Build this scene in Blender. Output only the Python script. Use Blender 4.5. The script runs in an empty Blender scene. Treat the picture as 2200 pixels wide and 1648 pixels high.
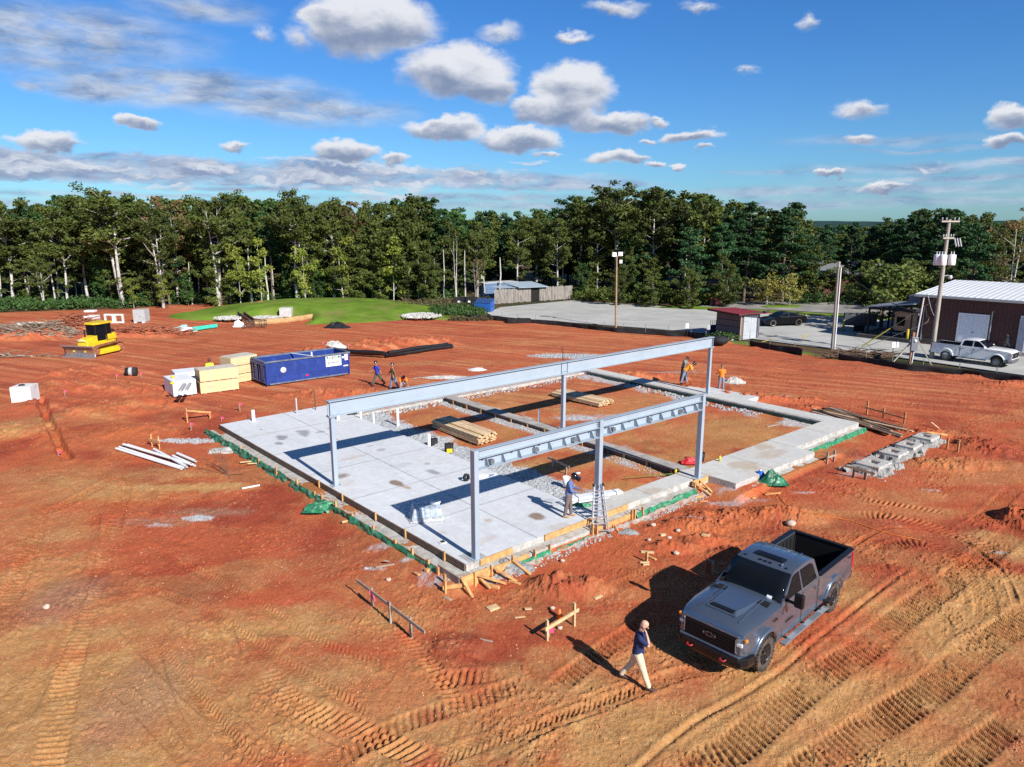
import bpy, math, random
import numpy as np
from mathutils import Vector, Matrix, noise as mnoise
from math import radians, sin, cos, pi, atan2, hypot, sqrt
S = bpy.context.scene
COL = S.collection
# ---------------- camera, world, sun, exposure ----------------
CH, FPX = 10.5, 1525.0
PITCH = math.atan((824-480)/FPX)
cam = bpy.data.objects.new('camera', bpy.data.cameras.new('camera'))
COL.objects.link(cam); S.camera = cam
cam.location = (0, 0, CH); cam.rotation_euler = (pi/2-PITCH, 0, 0)
cam.data.sensor_width = 36; cam.data.lens = FPX/2200*36
cam.data.clip_start = .1; cam.data.clip_end = 9000
S.view_settings.view_transform = 'Standard'; S.view_settings.look = 'None'
S.view_settings.gamma = 1; S.view_settings.exposure = .54
S.render.engine = 'CYCLES'
S.cycles.max_bounces = 6; S.cycles.diffuse_bounces = 3; S.cycles.glossy_bounces = 3
S.cycles.transparent_max_bounces = 8; S.cycles.use_denoising = False
try: S.cycles.denoiser = 'OPENIMAGEDENOISE'; S.cycles.denoising_input_passes = 'RGB_ALBEDO_NORMAL'; S.cycles.denoising_prefilter = 'ACCURATE'
except Exception: pass
SUN_EL, SUN_AZ = radians(33.3), radians(142.6)
sun = bpy.data.objects.new('sun', bpy.data.lights.new('sun', 'SUN'))
COL.objects.link(sun)
sun.data.energy = 5.0; sun.data.angle = radians(.53); sun.data.color = (1, .955, .89)
sdir = Vector((sin(SUN_AZ)*cos(SUN_EL), cos(SUN_AZ)*cos(SUN_EL), sin(SUN_EL)))
sun.rotation_euler = (-sdir).to_track_quat('-Z', 'Y').to_euler()

def ray(x, y):
    r = (x-1100)/FPX; d = (y-824)/FPX
    return r, cos(PITCH)-d*sin(PITCH), -(sin(PITCH)+d*cos(PITCH))
def gp(x, y, z=0.):                    # the ground point a photo pixel shows
    rx, ry, rz = ray(x, y); t = (z-CH)/rz
    return Vector((rx*t, ry*t, z))
def hpix(x, y, yt, z=0.):              # height of something standing at (x,y) whose top shows at yt
    p = gp(x, y, z); rx, ry, rz = ray(x, yt)
    return CH+rz/ry*p.y-z

class NT:
    def __init__(s, nt): s.nt = nt; s.n = nt.nodes; s.l = nt.links
    def new(s, t, **k):
        o = s.n.new(t)
        for a, b in k.items(): setattr(o, a, b)
        return o
    def put(s, sock, v):
        if isinstance(v, bpy.types.NodeSocket): s.l.new(v, sock)
        elif v is not None: sock.default_value = v
    def m(s, op, a, b=None, c=None, clamp=False):
        o = s.new('ShaderNodeMath', operation=op); o.use_clamp = clamp
        for i, v in enumerate((a, b, c)):
            if v is not None: s.put(o.inputs[i], v)
        return o.outputs[0]
    def v(s, op, a, b=None, c=None, out=0):
        o = s.new('ShaderNodeVectorMath', operation=op)
        for i, w in enumerate((a, b, c)):
            if w is not None: s.put(o.inputs[i], w)
        return o.outputs[out]
    def noise(s, vec, scale, detail=4, rough=.55, out=0, dist=0):
        o = s.new('ShaderNodeTexNoise'); o.inputs['Scale'].default_value = scale
        o.inputs['Detail'].default_value = detail; o.inputs['Roughness'].default_value = rough
        o.inputs['Distortion'].default_value = dist
        if vec is not None: s.l.new(vec, o.inputs['Vector'])
        return o.outputs[out]
    def mix(s, f, a, b, mode='MIX'):
        o = s.new('ShaderNodeMix', data_type='RGBA', blend_type=mode)
        s.put(o.inputs[0], f); s.put(o.inputs[6], a); s.put(o.inputs[7], b)
        return o.outputs[2]
    def ramp(s, f, a, b, lo=0., hi=1., smooth=False):
        o = s.new('ShaderNodeMapRange'); o.interpolation_type = 'SMOOTHSTEP' if smooth else 'LINEAR'
        s.put(o.inputs[0], f); o.inputs[1].default_value = a; o.inputs[2].default_value = b
        s.put(o.inputs[3], lo); s.put(o.inputs[4], hi)
        return o.outputs[0]

W = bpy.data.worlds.new('World'); S.world = W; W.use_nodes = True
N = NT(W.node_tree); N.n.clear()
sky = N.new('ShaderNodeTexSky', sky_type='NISHITA', sun_disc=False)
sky.sun_elevation = SUN_EL; sky.sun_rotation = SUN_AZ
sky.air_density = 1.0; sky.dust_density = .35; sky.ozone_density = 1.6; sky.altitude = 150
tc = N.new('ShaderNodeTexCoord')
sep = N.new('ShaderNodeSeparateXYZ'); N.l.new(tc.outputs['Generated'], sep.inputs[0])
az = N.m('ARCTAN2', sep.outputs[0], sep.outputs[1])
hor = N.m('SQRT', N.m('ADD', N.m('MULTIPLY', sep.outputs[0], sep.outputs[0]), N.m('MULTIPLY', sep.outputs[1], sep.outputs[1])))
el = N.m('DIVIDE', sep.outputs[2], N.m('MAXIMUM', hor, .02))
cmb = N.new('ShaderNodeCombineXYZ'); N.l.new(az, cmb.inputs[0]); N.l.new(el, cmb.inputs[1])
def ae(x, y):
    rx, ry, rz = ray(x, y); return atan2(rx, ry), rz/hypot(rx, ry)
P0 = cmb.outputs[0]
# clouds stretch flat near the horizon
wv = N.v('MULTIPLY', P0, (1, 1.7, 0))
n1 = N.noise(wv, 9, 9, .60, out=1)
warp = N.v('MULTIPLY', N.v('SUBTRACT', n1, (.5, .5, .5)), (.055, .045, 0))
n2 = N.noise(wv, 34, 6, .62, out=1)
warp2 = N.v('MULTIPLY', N.v('SUBTRACT', n2, (.5, .5, .5)), (.034, .022, 0))
P1 = N.v('ADD', N.v('ADD', P0, warp), warp2)
CUM = [(795,48,150,66,1),(700,40,60,40,1),(985,150,120,56,1),(1050,190,62,42,1),(1232,188,96,52,1),(1190,236,98,34,1),(1310,262,95,26,1),(955,277,90,27,1),
 (1112,300,96,26,1),(745,330,68,22,1),(845,345,30,12,.8),(290,266,52,18,1),(98,302,84,24,1),(1325,340,72,15,1),(1490,291,72,15,.75),
 (1850,234,66,24,.55),(2180,245,66,28,.9),(2165,306,60,18,.9),(1850,298,50,14,.6),(1225,86,46,14,.55),(1080,76,66,24,.4),
 (1410,354,24,8,.8),(1456,353,18,8,.8),(1600,150,44,13,.35),(1735,55,32,20,.4),(1418,256,22,12,.7),(1395,300,28,8,.6),(510,308,42,10,.6),
 (640,80,40,28,.4),(560,75,40,22,.35),(1330,10,90,20,.45),(1500,8,50,14,.4),(1785,376,34,10,.9),(1900,410,60,10,.8),(1180,330,36,6,.6),(1526,319,24,7,.7)]
fmax = None; wsum = None; vsum = None
for cx, cy, rx, ry, st in CUM:
    rx *= 1.02; ry *= 1.12
    a0, e0 = ae(cx, cy); a1, _ = ae(cx+rx, cy); _, e1 = ae(cx, cy-ry)
    ka, ke = 1/abs(a1-a0), 1/abs(e1-e0)
    q = N.v('MULTIPLY_ADD', P1, (ka, ke, 0), (-a0*ka, -e0*ke, 0))
    sp = N.new('ShaderNodeSeparateXYZ'); N.l.new(q, sp.inputs[0])
    d = N.v('LENGTH', q, out=1)
    f = N.m('MULTIPLY', N.m('SUBTRACT', 1.25, d), st)
    fp = N.m('MAXIMUM', f, 0.)
    fv = N.m('MULTIPLY', fp, sp.outputs[1])
    fmax = f if fmax is None else N.m('MAXIMUM', fmax, f)
    wsum = fp if wsum is None else N.m('ADD', wsum, fp)
    vsum = fv if vsum is None else N.m('ADD', vsum, fv)
vh = N.m('DIVIDE', vsum, N.m('MAXIMUM', wsum, .02))
cov = N.m('MULTIPLY', N.ramp(fmax, .12, .52, smooth=True), .97)
lump = N.noise(N.v('ADD', wv, (3.1, .02, 0)), 22, 5, .55)
lite = N.m('ADD', N.ramp(vh, -.55, .55), N.m('MULTIPLY', N.m('SUBTRACT', lump, .5), 1.3))
lite = N.m('ADD', lite, N.ramp(fmax, .9, .25, 0, .35))
ccol = N.mix(N.ramp(lite, 0, 1.1, smooth=True), (.25, .32, .48, 1), (.86, .88, .93, 1))
# thin layered cloud
THIN = [(190,350,360,24,1.5),(470,376,460,22,1.5),(850,384,460,20,1.4),(1150,398,260,16,1.3),(420,190,340,48,1.0),(230,185,170,40,.8),(650,235,270,40,.75),(120,70,260,80,.8),
 (420,20,170,34,.65),(90,130,200,36,.5),(60,180,60,16,.6),(1980,362,330,22,.5),(2120,350,160,14,.75),(1800,412,420,16,.6),(1900,300,230,14,.4),(600,405,300,8,.7),(300,418,420,9,.5),
 (1400,440,1200,14,.55),(400,440,900,12,.55),(1000,425,500,10,.6),(2050,385,260,12,.6),(1650,370,120,8,.6),(1980,318,160,8,.4)]
tf = None
st_n = N.noise(N.v('MULTIPLY', P0, (1, 2.6, 0)), 9, 8, .6, out=1)
P2 = N.v('ADD', P0, N.v('MULTIPLY', N.v('SUBTRACT', st_n, (.5, .5, .5)), (.10, .026, 0)))
for cx, cy, rx, ry, st in THIN:
    a0, e0 = ae(cx, cy); a1 = ae(cx+rx, cy)[0]; e1 = ae(cx, cy-ry)[1]
    if cx+rx > 2100 or cx-rx < 0: a1 = a0+rx/FPX
    ka, ke = 1/abs(a1-a0), 1/abs(e1-e0)
    q = N.v('MULTIPLY_ADD', P2, (ka, ke, 0), (-a0*ka, -e0*ke, 0))
    f = N.m('MULTIPLY', N.m('SUBTRACT', 1.2, N.v('LENGTH', q, out=1)), st)
    tf = f if tf is None else N.m('MAXIMUM', tf, f)
tn = N.noise(N.v('MULTIPLY', P0, (1, 2.6, 0)), 17, 8, .62)
tcov = N.m('MULTIPLY', N.ramp(tf, .0, .7, smooth=True), N.ramp(tn, .30, .60, .38, .97, smooth=True))
tlit = N.noise(N.v('MULTIPLY', P2, (1, 3.2, 0)), 15, 5, .6)
tcol = N.mix(N.ramp(tlit, .36, .64), (.22, .33, .55, 1), (.62, .70, .84, 1))
tint = N.mix(N.ramp(el, .0, .32, smooth=True), (.62, 1.14, 1.72, 1), (.42, 1.02, 1.80, 1))
tint = N.mix(N.ramp(el, .36, .9, smooth=True), tint, (.42, .62, .85, 1))  # overhead sky out of view dimmed to cut ambient light
skyk = N.mix(1.0, sky.outputs[0], tint, 'MULTIPLY')
K = 13.0          # cloud radiance against the physically bright sky
def sc(c): return N.v('SCALE', c, None, None) 
def scaled(c, k):
    o = N.new('ShaderNodeVectorMath', operation='SCALE'); N.l.new(c, o.inputs[0]); o.inputs['Scale'].default_value = k
    return o.outputs[0]
# banked rows of small cumulus low in the sky
def bank(dy):
    q = N.v('MULTIPLY_ADD', P1, (7.5, 40, 0), (3.3, dy, 0)); return N.noise(q, 1.0, 7, .56)
b0 = bank(0); b1 = bank(.30)
e_lo, e_mid, e_hi = ae(1100, 440)[1], ae(1100, 385)[1], ae(1100, 325)[1]
band = N.m('MULTIPLY', N.ramp(el, e_lo, e_mid, .35, 1, smooth=True), N.ramp(el, e_hi+.012, e_mid+.012, 0, 1, smooth=True))
side = N.m('MAXIMUM', N.ramp(az, .22, -.12, .0, 1, smooth=True), N.ramp(az, .30, .60, .0, .55, smooth=True))
bf = N.m('ADD', b0, N.m('MULTIPLY', N.m('SUBTRACT', N.m('MULTIPLY', band, side), 1.), .34))
bcov = N.m('MULTIPLY', N.ramp(bf, .40, .52, smooth=True), .92)
bcol = N.mix(N.ramp(N.m('SUBTRACT', b0, b1), -.10, .14, smooth=True), (.27, .35, .54, 1), (.76, .81, .90, 1))
c1 = N.mix(tcov, skyk, scaled(tcol, K))
c1 = N.mix(bcov, c1, scaled(bcol, K))
c2 = N.mix(cov, c1, scaled(ccol, K))
bg = N.new('ShaderNodeBackground'); N.l.new(c2, bg.inputs[0]); bg.inputs[1].default_value = .05
wo = N.new('ShaderNodeOutputWorld'); N.l.new(bg.outputs[0], wo.inputs[0])
W.cycles.sampling_method = 'MANUAL'; W.cycles.sample_map_resolution = 512

# ---------------- helpers ----------------
def tag(o, label=None, cat=None, group=None, kind=None):
    if label: o['label'] = label
    if cat: o['category'] = cat
    if group: o['group'] = group
    if kind: o['kind'] = kind
    return o
def empty(name, loc=(0, 0, 0), rz=0, label=None, cat=None, group=None):
    o = bpy.data.objects.new(name, None); COL.objects.link(o)
    o.location = loc; o.rotation_euler[2] = rz
    return tag(o, label, cat, group)
def copy_tree(o, parent=None):
    c = o.copy(); COL.objects.link(c)
    if parent: c.parent = parent
    for ch in [x for x in o.children]: copy_tree(ch, c)
    return c
def put(o, loc, rz=0, label=None, group=None, scale=None):
    o.location = loc; o.rotation_euler[2] = rz
    if scale: o.scale = (scale,)*3 if not hasattr(scale, '__len__') else scale
    if label: o['label'] = label
    if group: o['group'] = group
    return o
MATS = {}
def mat(name, col, rough=.7, metal=0., var=.12, vs=3., bump=0., bs=20., dirt=None, dirts=1.2, dirta=.5, coat=0., spec=.5, stretch=None, aux=None):
    if name in MATS: return MATS[name]
    m = bpy.data.materials.new(name); m.use_nodes = True; MATS[name] = m
    K_ = NT(m.node_tree); b = K_.n['Principled BSDF']
    t = K_.new('ShaderNodeTexCoord'); v = t.outputs['Object']
    if stretch: v = K_.v('MULTIPLY', v, stretch)
    c = (*col, 1)
    nz = K_.noise(v, vs, 5, .6)
    k = K_.ramp(nz, .3, .7, 1-var, 1+var)
    o = K_.new('ShaderNodeVectorMath', operation='SCALE'); o.inputs[0].default_value = col; K_.l.new(k, o.inputs['Scale'])
    cc = o.outputs[0]
    if dirt:
        dn = K_.noise(K_.v('ADD', v, (7.3, 1.1, 4.2)), dirts, 6, .65)
        cc = K_.mix(K_.ramp(dn, .48, .68, 0, dirta, smooth=True), cc, (*dirt, 1))
    K_.l.new(cc, b.inputs['Base Color'])
    b.inputs['Roughness'].default_value = rough; b.inputs['Metallic'].default_value = metal
    b.inputs['Specular IOR Level'].default_value = spec
    if coat: b.inputs['Coat Weight'].default_value = coat; b.inputs['Coat Roughness'].default_value = .04
    if bump:
        bn = K_.new('ShaderNodeBump'); bn.inputs['Strength'].default_value = bump; bn.inputs['Distance'].default_value = .02
        K_.l.new(K_.noise(v, bs, 5, .6), bn.inputs['Height']); K_.l.new(bn.outputs[0], b.inputs['Normal'])
    return m
class MB:
    """collects shapes and links them as ONE mesh object"""
    def __init__(s): s.v = []; s.f = []; s.mi = []; s.sm = []
    def add(s, vs, fs, m=0, smooth=False):
        b = len(s.v); s.v += [tuple(p) for p in vs]
        s.f += [tuple(b+i for i in f) for f in fs]; s.mi += [m]*len(fs); s.sm += [smooth]*len(fs)
        return s
    def box(s, c, d, rz=0, m=0, rot=None, taper=1):
        x, y, z = d[0]/2, d[1]/2, d[2]/2
        p = [Vector((sx*x*(taper if sz > 0 else 1), sy*y*(taper if sz > 0 else 1), sz*z)) for sz in (-1, 1) for sx, sy in ((-1, -1), (1, -1), (1, 1), (-1, 1))]
        R = rot if rot is not None else Matrix.Rotation(rz, 3, 'Z')
        c = Vector(c)
        return s.add([R@q+c for q in p], [(0, 3, 2, 1), (4, 5, 6, 7), (0, 1, 5, 4), (1, 2, 6, 5), (2, 3, 7, 6), (3, 0, 4, 7)], m)
    def bar(s, a, b, w, h, m=0, up=(0, 0, 1)):
        a, b = Vector(a), Vector(b); d = (b-a); L = d.length; d.normalize()
        u = Vector(up); x = d.cross(u)
        if x.length < 1e-4: x = d.cross(Vector((0, 1, 0)))
        x.normalize(); z = x.cross(d)
        R = Matrix((x, d, z)).transposed()
        return s.box((a+b)/2, (w, L, h), m=m, rot=R)
    def tube(s, pts, r, n=8, m=0, caps=True, smooth=True, flat=1.):
        pts = [Vector(p) for p in pts]; rs = r if hasattr(r, '__len__') else [r]*len(pts)
        vs = []; ref = None
        for i, p in enumerate(pts):
            d = (pts[min(i+1, len(pts)-1)]-pts[max(i-1, 0)]).normalized()
            if ref is None:
                ref = Vector((0, 0, 1)) if abs(d.z) < .9 else Vector((1, 0, 0))
            x = d.cross(ref)
            if x.length < 1e-4: x = d.orthogonal()
            x.normalize(); y = x.cross(d).normalized(); ref = y
            for k in range(n):
                t = 2*pi*k/n; vs.append(p+x*cos(t)*rs[i]+y*sin(t)*rs[i]*flat)
        fs = [(i*n+k, i*n+(k+1) % n, (i+1)*n+(k+1) % n, (i+1)*n+k) for i in range(len(pts)-1) for k in range(n)]
        fs = [f[::-1] for f in fs]
        s.add(vs, fs, m, smooth)
        if caps:
            s.add(vs[:n], [tuple(range(n))], m); s.add(vs[-n:], [tuple(reversed(range(n)))], m)
        return s
    def lathe(s, prof, c=(0, 0, 0), n=16, axis='Z', m=0, smooth=True):
        vs = []
        for r, z in prof:
            for k in range(n):
                t = 2*pi*k/n; q = (r*cos(t), r*sin(t), z)
                if axis == 'Y': q = (q[0], q[2], q[1])
                if axis == 'X': q = (q[2], q[0], q[1])
                vs.append(Vector(q)+Vector(c))
        fs = [(i*n+k, i*n+(k+1) % n, (i+1)*n+(k+1) % n, (i+1)*n+k) for i in range(len(prof)-1) for k in range(n)]
        if axis == 'Y': fs = [f[::-1] for f in fs]
        return s.add(vs, fs, m, smooth)
    def prism(s, poly, z0, z1, m=0, mt=None):
        n = len(poly); vs = [(p[0], p[1], z0) for p in poly]+[(p[0], p[1], z1) for p in poly]
        area = sum(poly[i][0]*poly[(i+1) % n][1]-poly[(i+1) % n][0]*poly[i][1] for i in range(n))
        fs = [tuple(range(n))[::-1], tuple(range(n, 2*n))]+[(i, (i+1) % n, n+(i+1) % n, n+i) for i in range(n)]
        if area < 0: fs = [f[::-1] for f in fs]
        s.add(vs, fs[:1]+fs[2:], m); s.add(vs, [fs[1]], m if mt is None else mt)
        return s
    def ball(s, c, r, m=0, n=10, sq=(1, 1, 1)):
        vs = []; c = Vector(c)
        for i in range(n//2+1):
            ph = pi*i/(n//2)
            for k in range(n):
                t = 2*pi*k/n; vs.append(c+Vector((r*sin(ph)*cos(t)*sq[0], r*sin(ph)*sin(t)*sq[1], r*cos(ph)*sq[2])))
        fs = [(i*n+k, (i+1)*n+k, (i+1)*n+(k+1) % n, i*n+(k+1) % n) for i in range(n//2) for k in range(n)]
        return s.add(vs, fs, m, True)
    def tr(s, M):
        s.v = [tuple(M@Vector(p)) for p in s.v]; return s
    def mesh(s, name, ms):
        me = bpy.data.meshes.new(name); me.from_pydata(s.v, [], s.f)
        for q in (ms if isinstance(ms, (list, tuple)) else [ms]): me.materials.append(q)
        me.polygons.foreach_set('material_index', s.mi); me.polygons.foreach_set('use_smooth', s.sm)
        me.update(); return me
    def build(s, name, ms, parent=None, loc=None, rz=0, bevel=0, segs=2, label=None, cat=None, group=None, kind=None, ground=None):
        o = bpy.data.objects.new(name, s.mesh(name, ms)); COL.objects.link(o)
        if parent: o.parent = parent
        if loc is not None: o.location = loc; o.rotation_euler[2] = rz
        if bevel:
            b = o.modifiers.new('bevel', 'BEVEL'); b.width = bevel; b.segments = segs; b.limit_method = 'ANGLE'; b.angle_limit = radians(35)
        return tag(o, label, cat, group, kind)
def bake_mods(o):
    dg = bpy.context.evaluated_depsgraph_get(); e = o.evaluated_get(dg)
    me = bpy.data.meshes.new_from_object(e, depsgraph=dg); o.modifiers.clear(); o.data = me
    return o
def grid_obj(name, X, Y, Z, m, parent=None, colors=None, smooth=True):
    R, C = X.shape; me = bpy.data.meshes.new(name)
    co = np.stack([X, Y, Z], -1).reshape(-1, 3).astype(np.float32)
    me.vertices.add(R*C); me.vertices.foreach_set('co', co.ravel())
    i = np.arange(R*C).reshape(R, C)
    q = np.stack([i[:-1, :-1], i[:-1, 1:], i[1:, 1:], i[1:, :-1]], -1).reshape(-1, 4)
    nf = len(q); me.loops.add(nf*4); me.loops.foreach_set('vertex_index', q.ravel().astype(np.int32))
    me.polygons.add(nf); me.polygons.foreach_set('loop_start', np.arange(0, nf*4, 4, dtype=np.int32))
    me.polygons.foreach_set('loop_total', np.full(nf, 4, dtype=np.int32))
    me.polygons.foreach_set('use_smooth', np.full(nf, smooth))
    if colors is not None:
        a = me.color_attributes.new('Col', 'FLOAT_COLOR', 'POINT')
        c4 = np.ones((R*C, 4), np.float32); c4[:, :colors.shape[-1]] = colors.reshape(R*C, -1); a.data.foreach_set('color', c4.ravel())
    me.materials.append(m); me.update(); me.validate()
    o = bpy.data.objects.new(name, me); COL.objects.link(o)
    if parent: o.parent = parent
    return o
# numpy value noise
def vnoise(x, y, seed=0):
    xi = np.floor(x).astype(np.int64); yi = np.floor(y).astype(np.int64); fx = x-xi; fy = y-yi
    fx = fx*fx*fx*(fx*(fx*6-15)+10); fy = fy*fy*fy*(fy*(fy*6-15)+10)
    def h(a, b):
        n = (a*374761393+b*668265263+seed*1442695041) & 0xffffffff
        n = ((n ^ (n >> 13))*1274126177) & 0xffffffff
        return ((n ^ (n >> 16)) & 0xffff)/65535.
    return (h(xi, yi)*(1-fx)+h(xi+1, yi)*fx)*(1-fy)+(h(xi, yi+1)*(1-fx)+h(xi+1, yi+1)*fx)*fy
def fbm(x, y, sc_, octs=4, seed=0, gain=.5):
    x = np.asarray(x, float)/sc_; y = np.asarray(y, float)/sc_; t = 0; a = 1; s_ = 0
    for o in range(octs):
        t = t+a*vnoise(x*(1+.07*o)+o*17.3, y+o*9.1, seed+o); s_ += a; a *= gain; x = x*2.03; y = y*2.03
    return t/s_
def sstep(a, b, x):
    t = np.clip((x-a)/(b-a), 0, 1); return t*t*(3-2*t)
# building frame: a along the long side, p towards the back left
FB = gp(1022, 1200, .45); FANG = radians(40.15); FU = Vector((cos(FANG), sin(FANG), 0)); FN = Vector((-sin(FANG), cos(FANG), 0))
def fr(a, p, z=0): 
    q = FB+FU*a+FN*p; return Vector((q.x, q.y, z))
def fra(x, y):
    dx = x-FB.x; dy = y-FB.y; return dx*FU.x+dy*FU.y, dx*FN.x+dy*FN.y
SZ = .45
# ---------------- terrain ----------------
FENCE = [gp(x, y) for x, y in ((955,672),(1010,686),(1060,688),(1120,693),(1200,697),(1320,712),(1400,717),(1480,722),(1550,736),(1610,741),(1700,755),(1780,770),(1860,778),(1950,794),(2060,805),(2200,823),(2500,860))]
FX = np.array([p.x for p in FENCE]); FY = np.array([p.y for p in FENCE])
fo = np.argsort(FX); FX, FY = FX[fo], FY[fo]
SITE_BACK = [(-200,675),(0,672),(120,667),(270,664),(360,655),(500,652),(700,650),(900,665),(955,672)]
SBX = np.array([gp(x, y).x for x, y in SITE_BACK]); SBY = np.array([gp(x, y).y for x, y in SITE_BACK])
def site_limit(x):       # Y of the far edge of the dug site at each X
    return np.where(x < FX[0], np.interp(x, SBX, SBY), np.interp(x, FX, FY))
# mounds: photo pixel centre, half width and half depth in metres, height, roughness
MOUNDS = [(880,737,5.6,1.8,.55),(800,750,4.0,1.6,.55),(690,758,2.0,1.4,.6),(1225,1266,1.25,.8,.34),(1180,1250,.6,.5,.16),(990,1395,.95,.7,.14),(1000,1440,1.2,.5,.07),
 (215,800,4,2,.4),(160,830,4,2.6,.3),(290,840,3.4,2,.3),(120,870,3,2,.15),(240,880,3.6,2.2,.28),(330,870,3,1.4,.22),(40,930,3,2.6,.22),(290,930,2.6,1.6,.15),
 (150,715,6.5,1.8,.7),(40,725,7,2,.7),(300,722,5,1.4,.4),(555,668,3,1.4,1.0),(510,672,2.2,1.2,.7),(430,895,1.2,.6,.25),(720,850,4,1.1,.35),(1540,850,3.5,1.2,.22),(1640,860,3.6,.9,.3),(1740,880,3,.8,.22),
 (1590,1110,2.2,.9,.22),(1480,1130,1.6,.8,.25),(1700,1110,1.8,.7,.2),(2050,1000,2.5,1,.22),(2000,935,2.2,1,.2),(2110,960,1.5,1.6,.28),(1440,1175,1.2,.5,.16),(1520,1160,1.1,.45,.2),(1580,1185,.9,.4,.14),
 (2190,1120,.8,1.2,.4),(1450,840,4,1.1,.35),(1380,812,3.4,1,.3),(860,880,1.2,1,.08),(1650,745,1.6,.9,.35),(1560,735,1.8,.9,.5),(1845,762,3,.8,.6),(2080,812,5,.8,.15),(2180,828,3,.9,.2)]
MG = [(gp(x, y), rx, ry, h) for x, y, rx, ry, h in MOUNDS]
# ruts and tread marks: photo polyline, width m, kind
TR = [([(60,1760),(105,1648),(150,1432),(190,1295),(227,1180),(255,1090),(272,1010)], .62, 'cleat'),
 ([(300,1160),(395,1215),(495,1264),(590,1318),(682,1377),(780,1420),(864,1440)], .34, 'chev'),
 ([(300,1262),(409,1300),(514,1359),(614,1427),(727,1497),(800,1560)], .34, 'chev'),
 ([(560,1440),(640,1520),(773,1568),(860,1610),(950,1660)], .62, 'cleat'),
 ([(486,1318),(500,1386),(545,1463),(613,1536),(682,1573),(800,1620)], .28, 'rut'),
 ([(220,1300),(318,1409),(409,1500),(455,1545),(520,1648)], .28, 'rut'),
 ([(380,1340),(450,1440),(520,1530),(640,1640)], .22, 'rut'),
 ([(330,1390),(360,1500),(400,1580),(460,1660)], .26, 'rut'),
 ([(460,1100),(520,1180),(570,1240),(600,1270)], .5, 'rut'),
 ([(900,1470),(1040,1455),(1090,1440)], .5, 'cleat'),
 ([(840,1340),(900,1400),(960,1480),(1000,1560)], .4, 'cleat'),
 ([(1280,1270),(1350,1250),(1420,1210)], .5, 'cleat'),
 ([(1170,1500),(1290,1400),(1400,1330)], .55, 'cleat'),
 ([(1000,1648),(1180,1560),(1330,1500),(1480,1440),(1560,1440)], .45, 'rut'),
 ([(880,1660),(1060,1590),(1240,1520),(1400,1460)], .45, 'chev'),
 ([(1380,1750),(1519,1639),(1579,1604),(1695,1504),(1783,1438),(1846,1400),(1960,1310),(2080,1225),(2200,1130)], .80, 'cleat'),
 ([(1690,1700),(1750,1645),(1894,1544),(1997,1482),(2079,1413),(2140,1370),(2260,1290)], .82, 'cleat'),
 ([(1300,1720),(1480,1560),(1580,1500),(1660,1450),(1760,1370),(1850,1300),(1960,1220)], .12, 'crack'),
 ([(1980,1700),(2080,1620),(2200,1530)], .6, 'cleat'),
 ([(1840,1075),(1920,1085),(2010,1100),(2050,1110)], .4, 'cleat'),
 ([(1830,1110),(1900,1112),(1990,1130),(2080,1160),(2160,1190)], .62, 'cleat'),
 ([(1860,1215),(1920,1175),(1990,1170),(2060,1205),(2110,1270),(2120,1340)], .6, 'cleat'),
 ([(1820,1180),(1900,1140),(1990,1140),(2070,1165),(2150,1230),(2190,1320)], .2, 'rut'),
 ([(2180,1050),(2120,1110),(2060,1150)], .6, 'cleat'),
 ([(140,1020),(200,1100),(180,1250),(120,1400),(40,1560)], .4, 'rut'),
 ([(330,1380),(480,1560),(560,1660)], .3, 'chev'),
 ([(250,1480),(330,1560),(420,1660)], .3, 'rut'),
 ([(1500,770),(1650,810),(1800,860),(1950,900),(2080,930),(2200,990)], .5, 'rut'),
 ([(1560,790),(1700,820),(1860,850),(2000,885),(2200,960)], .5, 'rut'),
 ([(1600,775),(1760,800),(1900,830),(2050,870),(2250,930)], .5, 'rut'),
 ([(1000,700),(1200,725),(1400,760),(1600,800)], .5, 'rut'),
 ([(1080,720),(1250,745),(1400,752),(1600,775),(1800,800)], .5, 'rut'),
 ([(780,700),(1000,725),(1150,760),(1210,762)], .5, 'rut'),
 ([(1640,850),(1760,868),(1880,905),(1960,930),(2030,960)], .45, 'cleat'),
 ([(300,760),(480,742),(700,720),(1000,712)], .5, 'rut'),
 ([(260,780),(480,765),(640,745)], .5, 'rut'),
 ([(60,1100),(130,1090),(260,1020)], .6, 'cleat'),
 ([(0,1330),(60,1200),(90,1080)], .6, 'cleat'),
 ([(1560,1430),(1700,1340),(1800,1260)], .3, 'chev'),
 ([(700,1648),(860,1560),(1010,1510),(1150,1460)], .5, 'cleat'),
 ([(1020,780),(1130,805),(1260,775)], .4, 'rut')]
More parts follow.
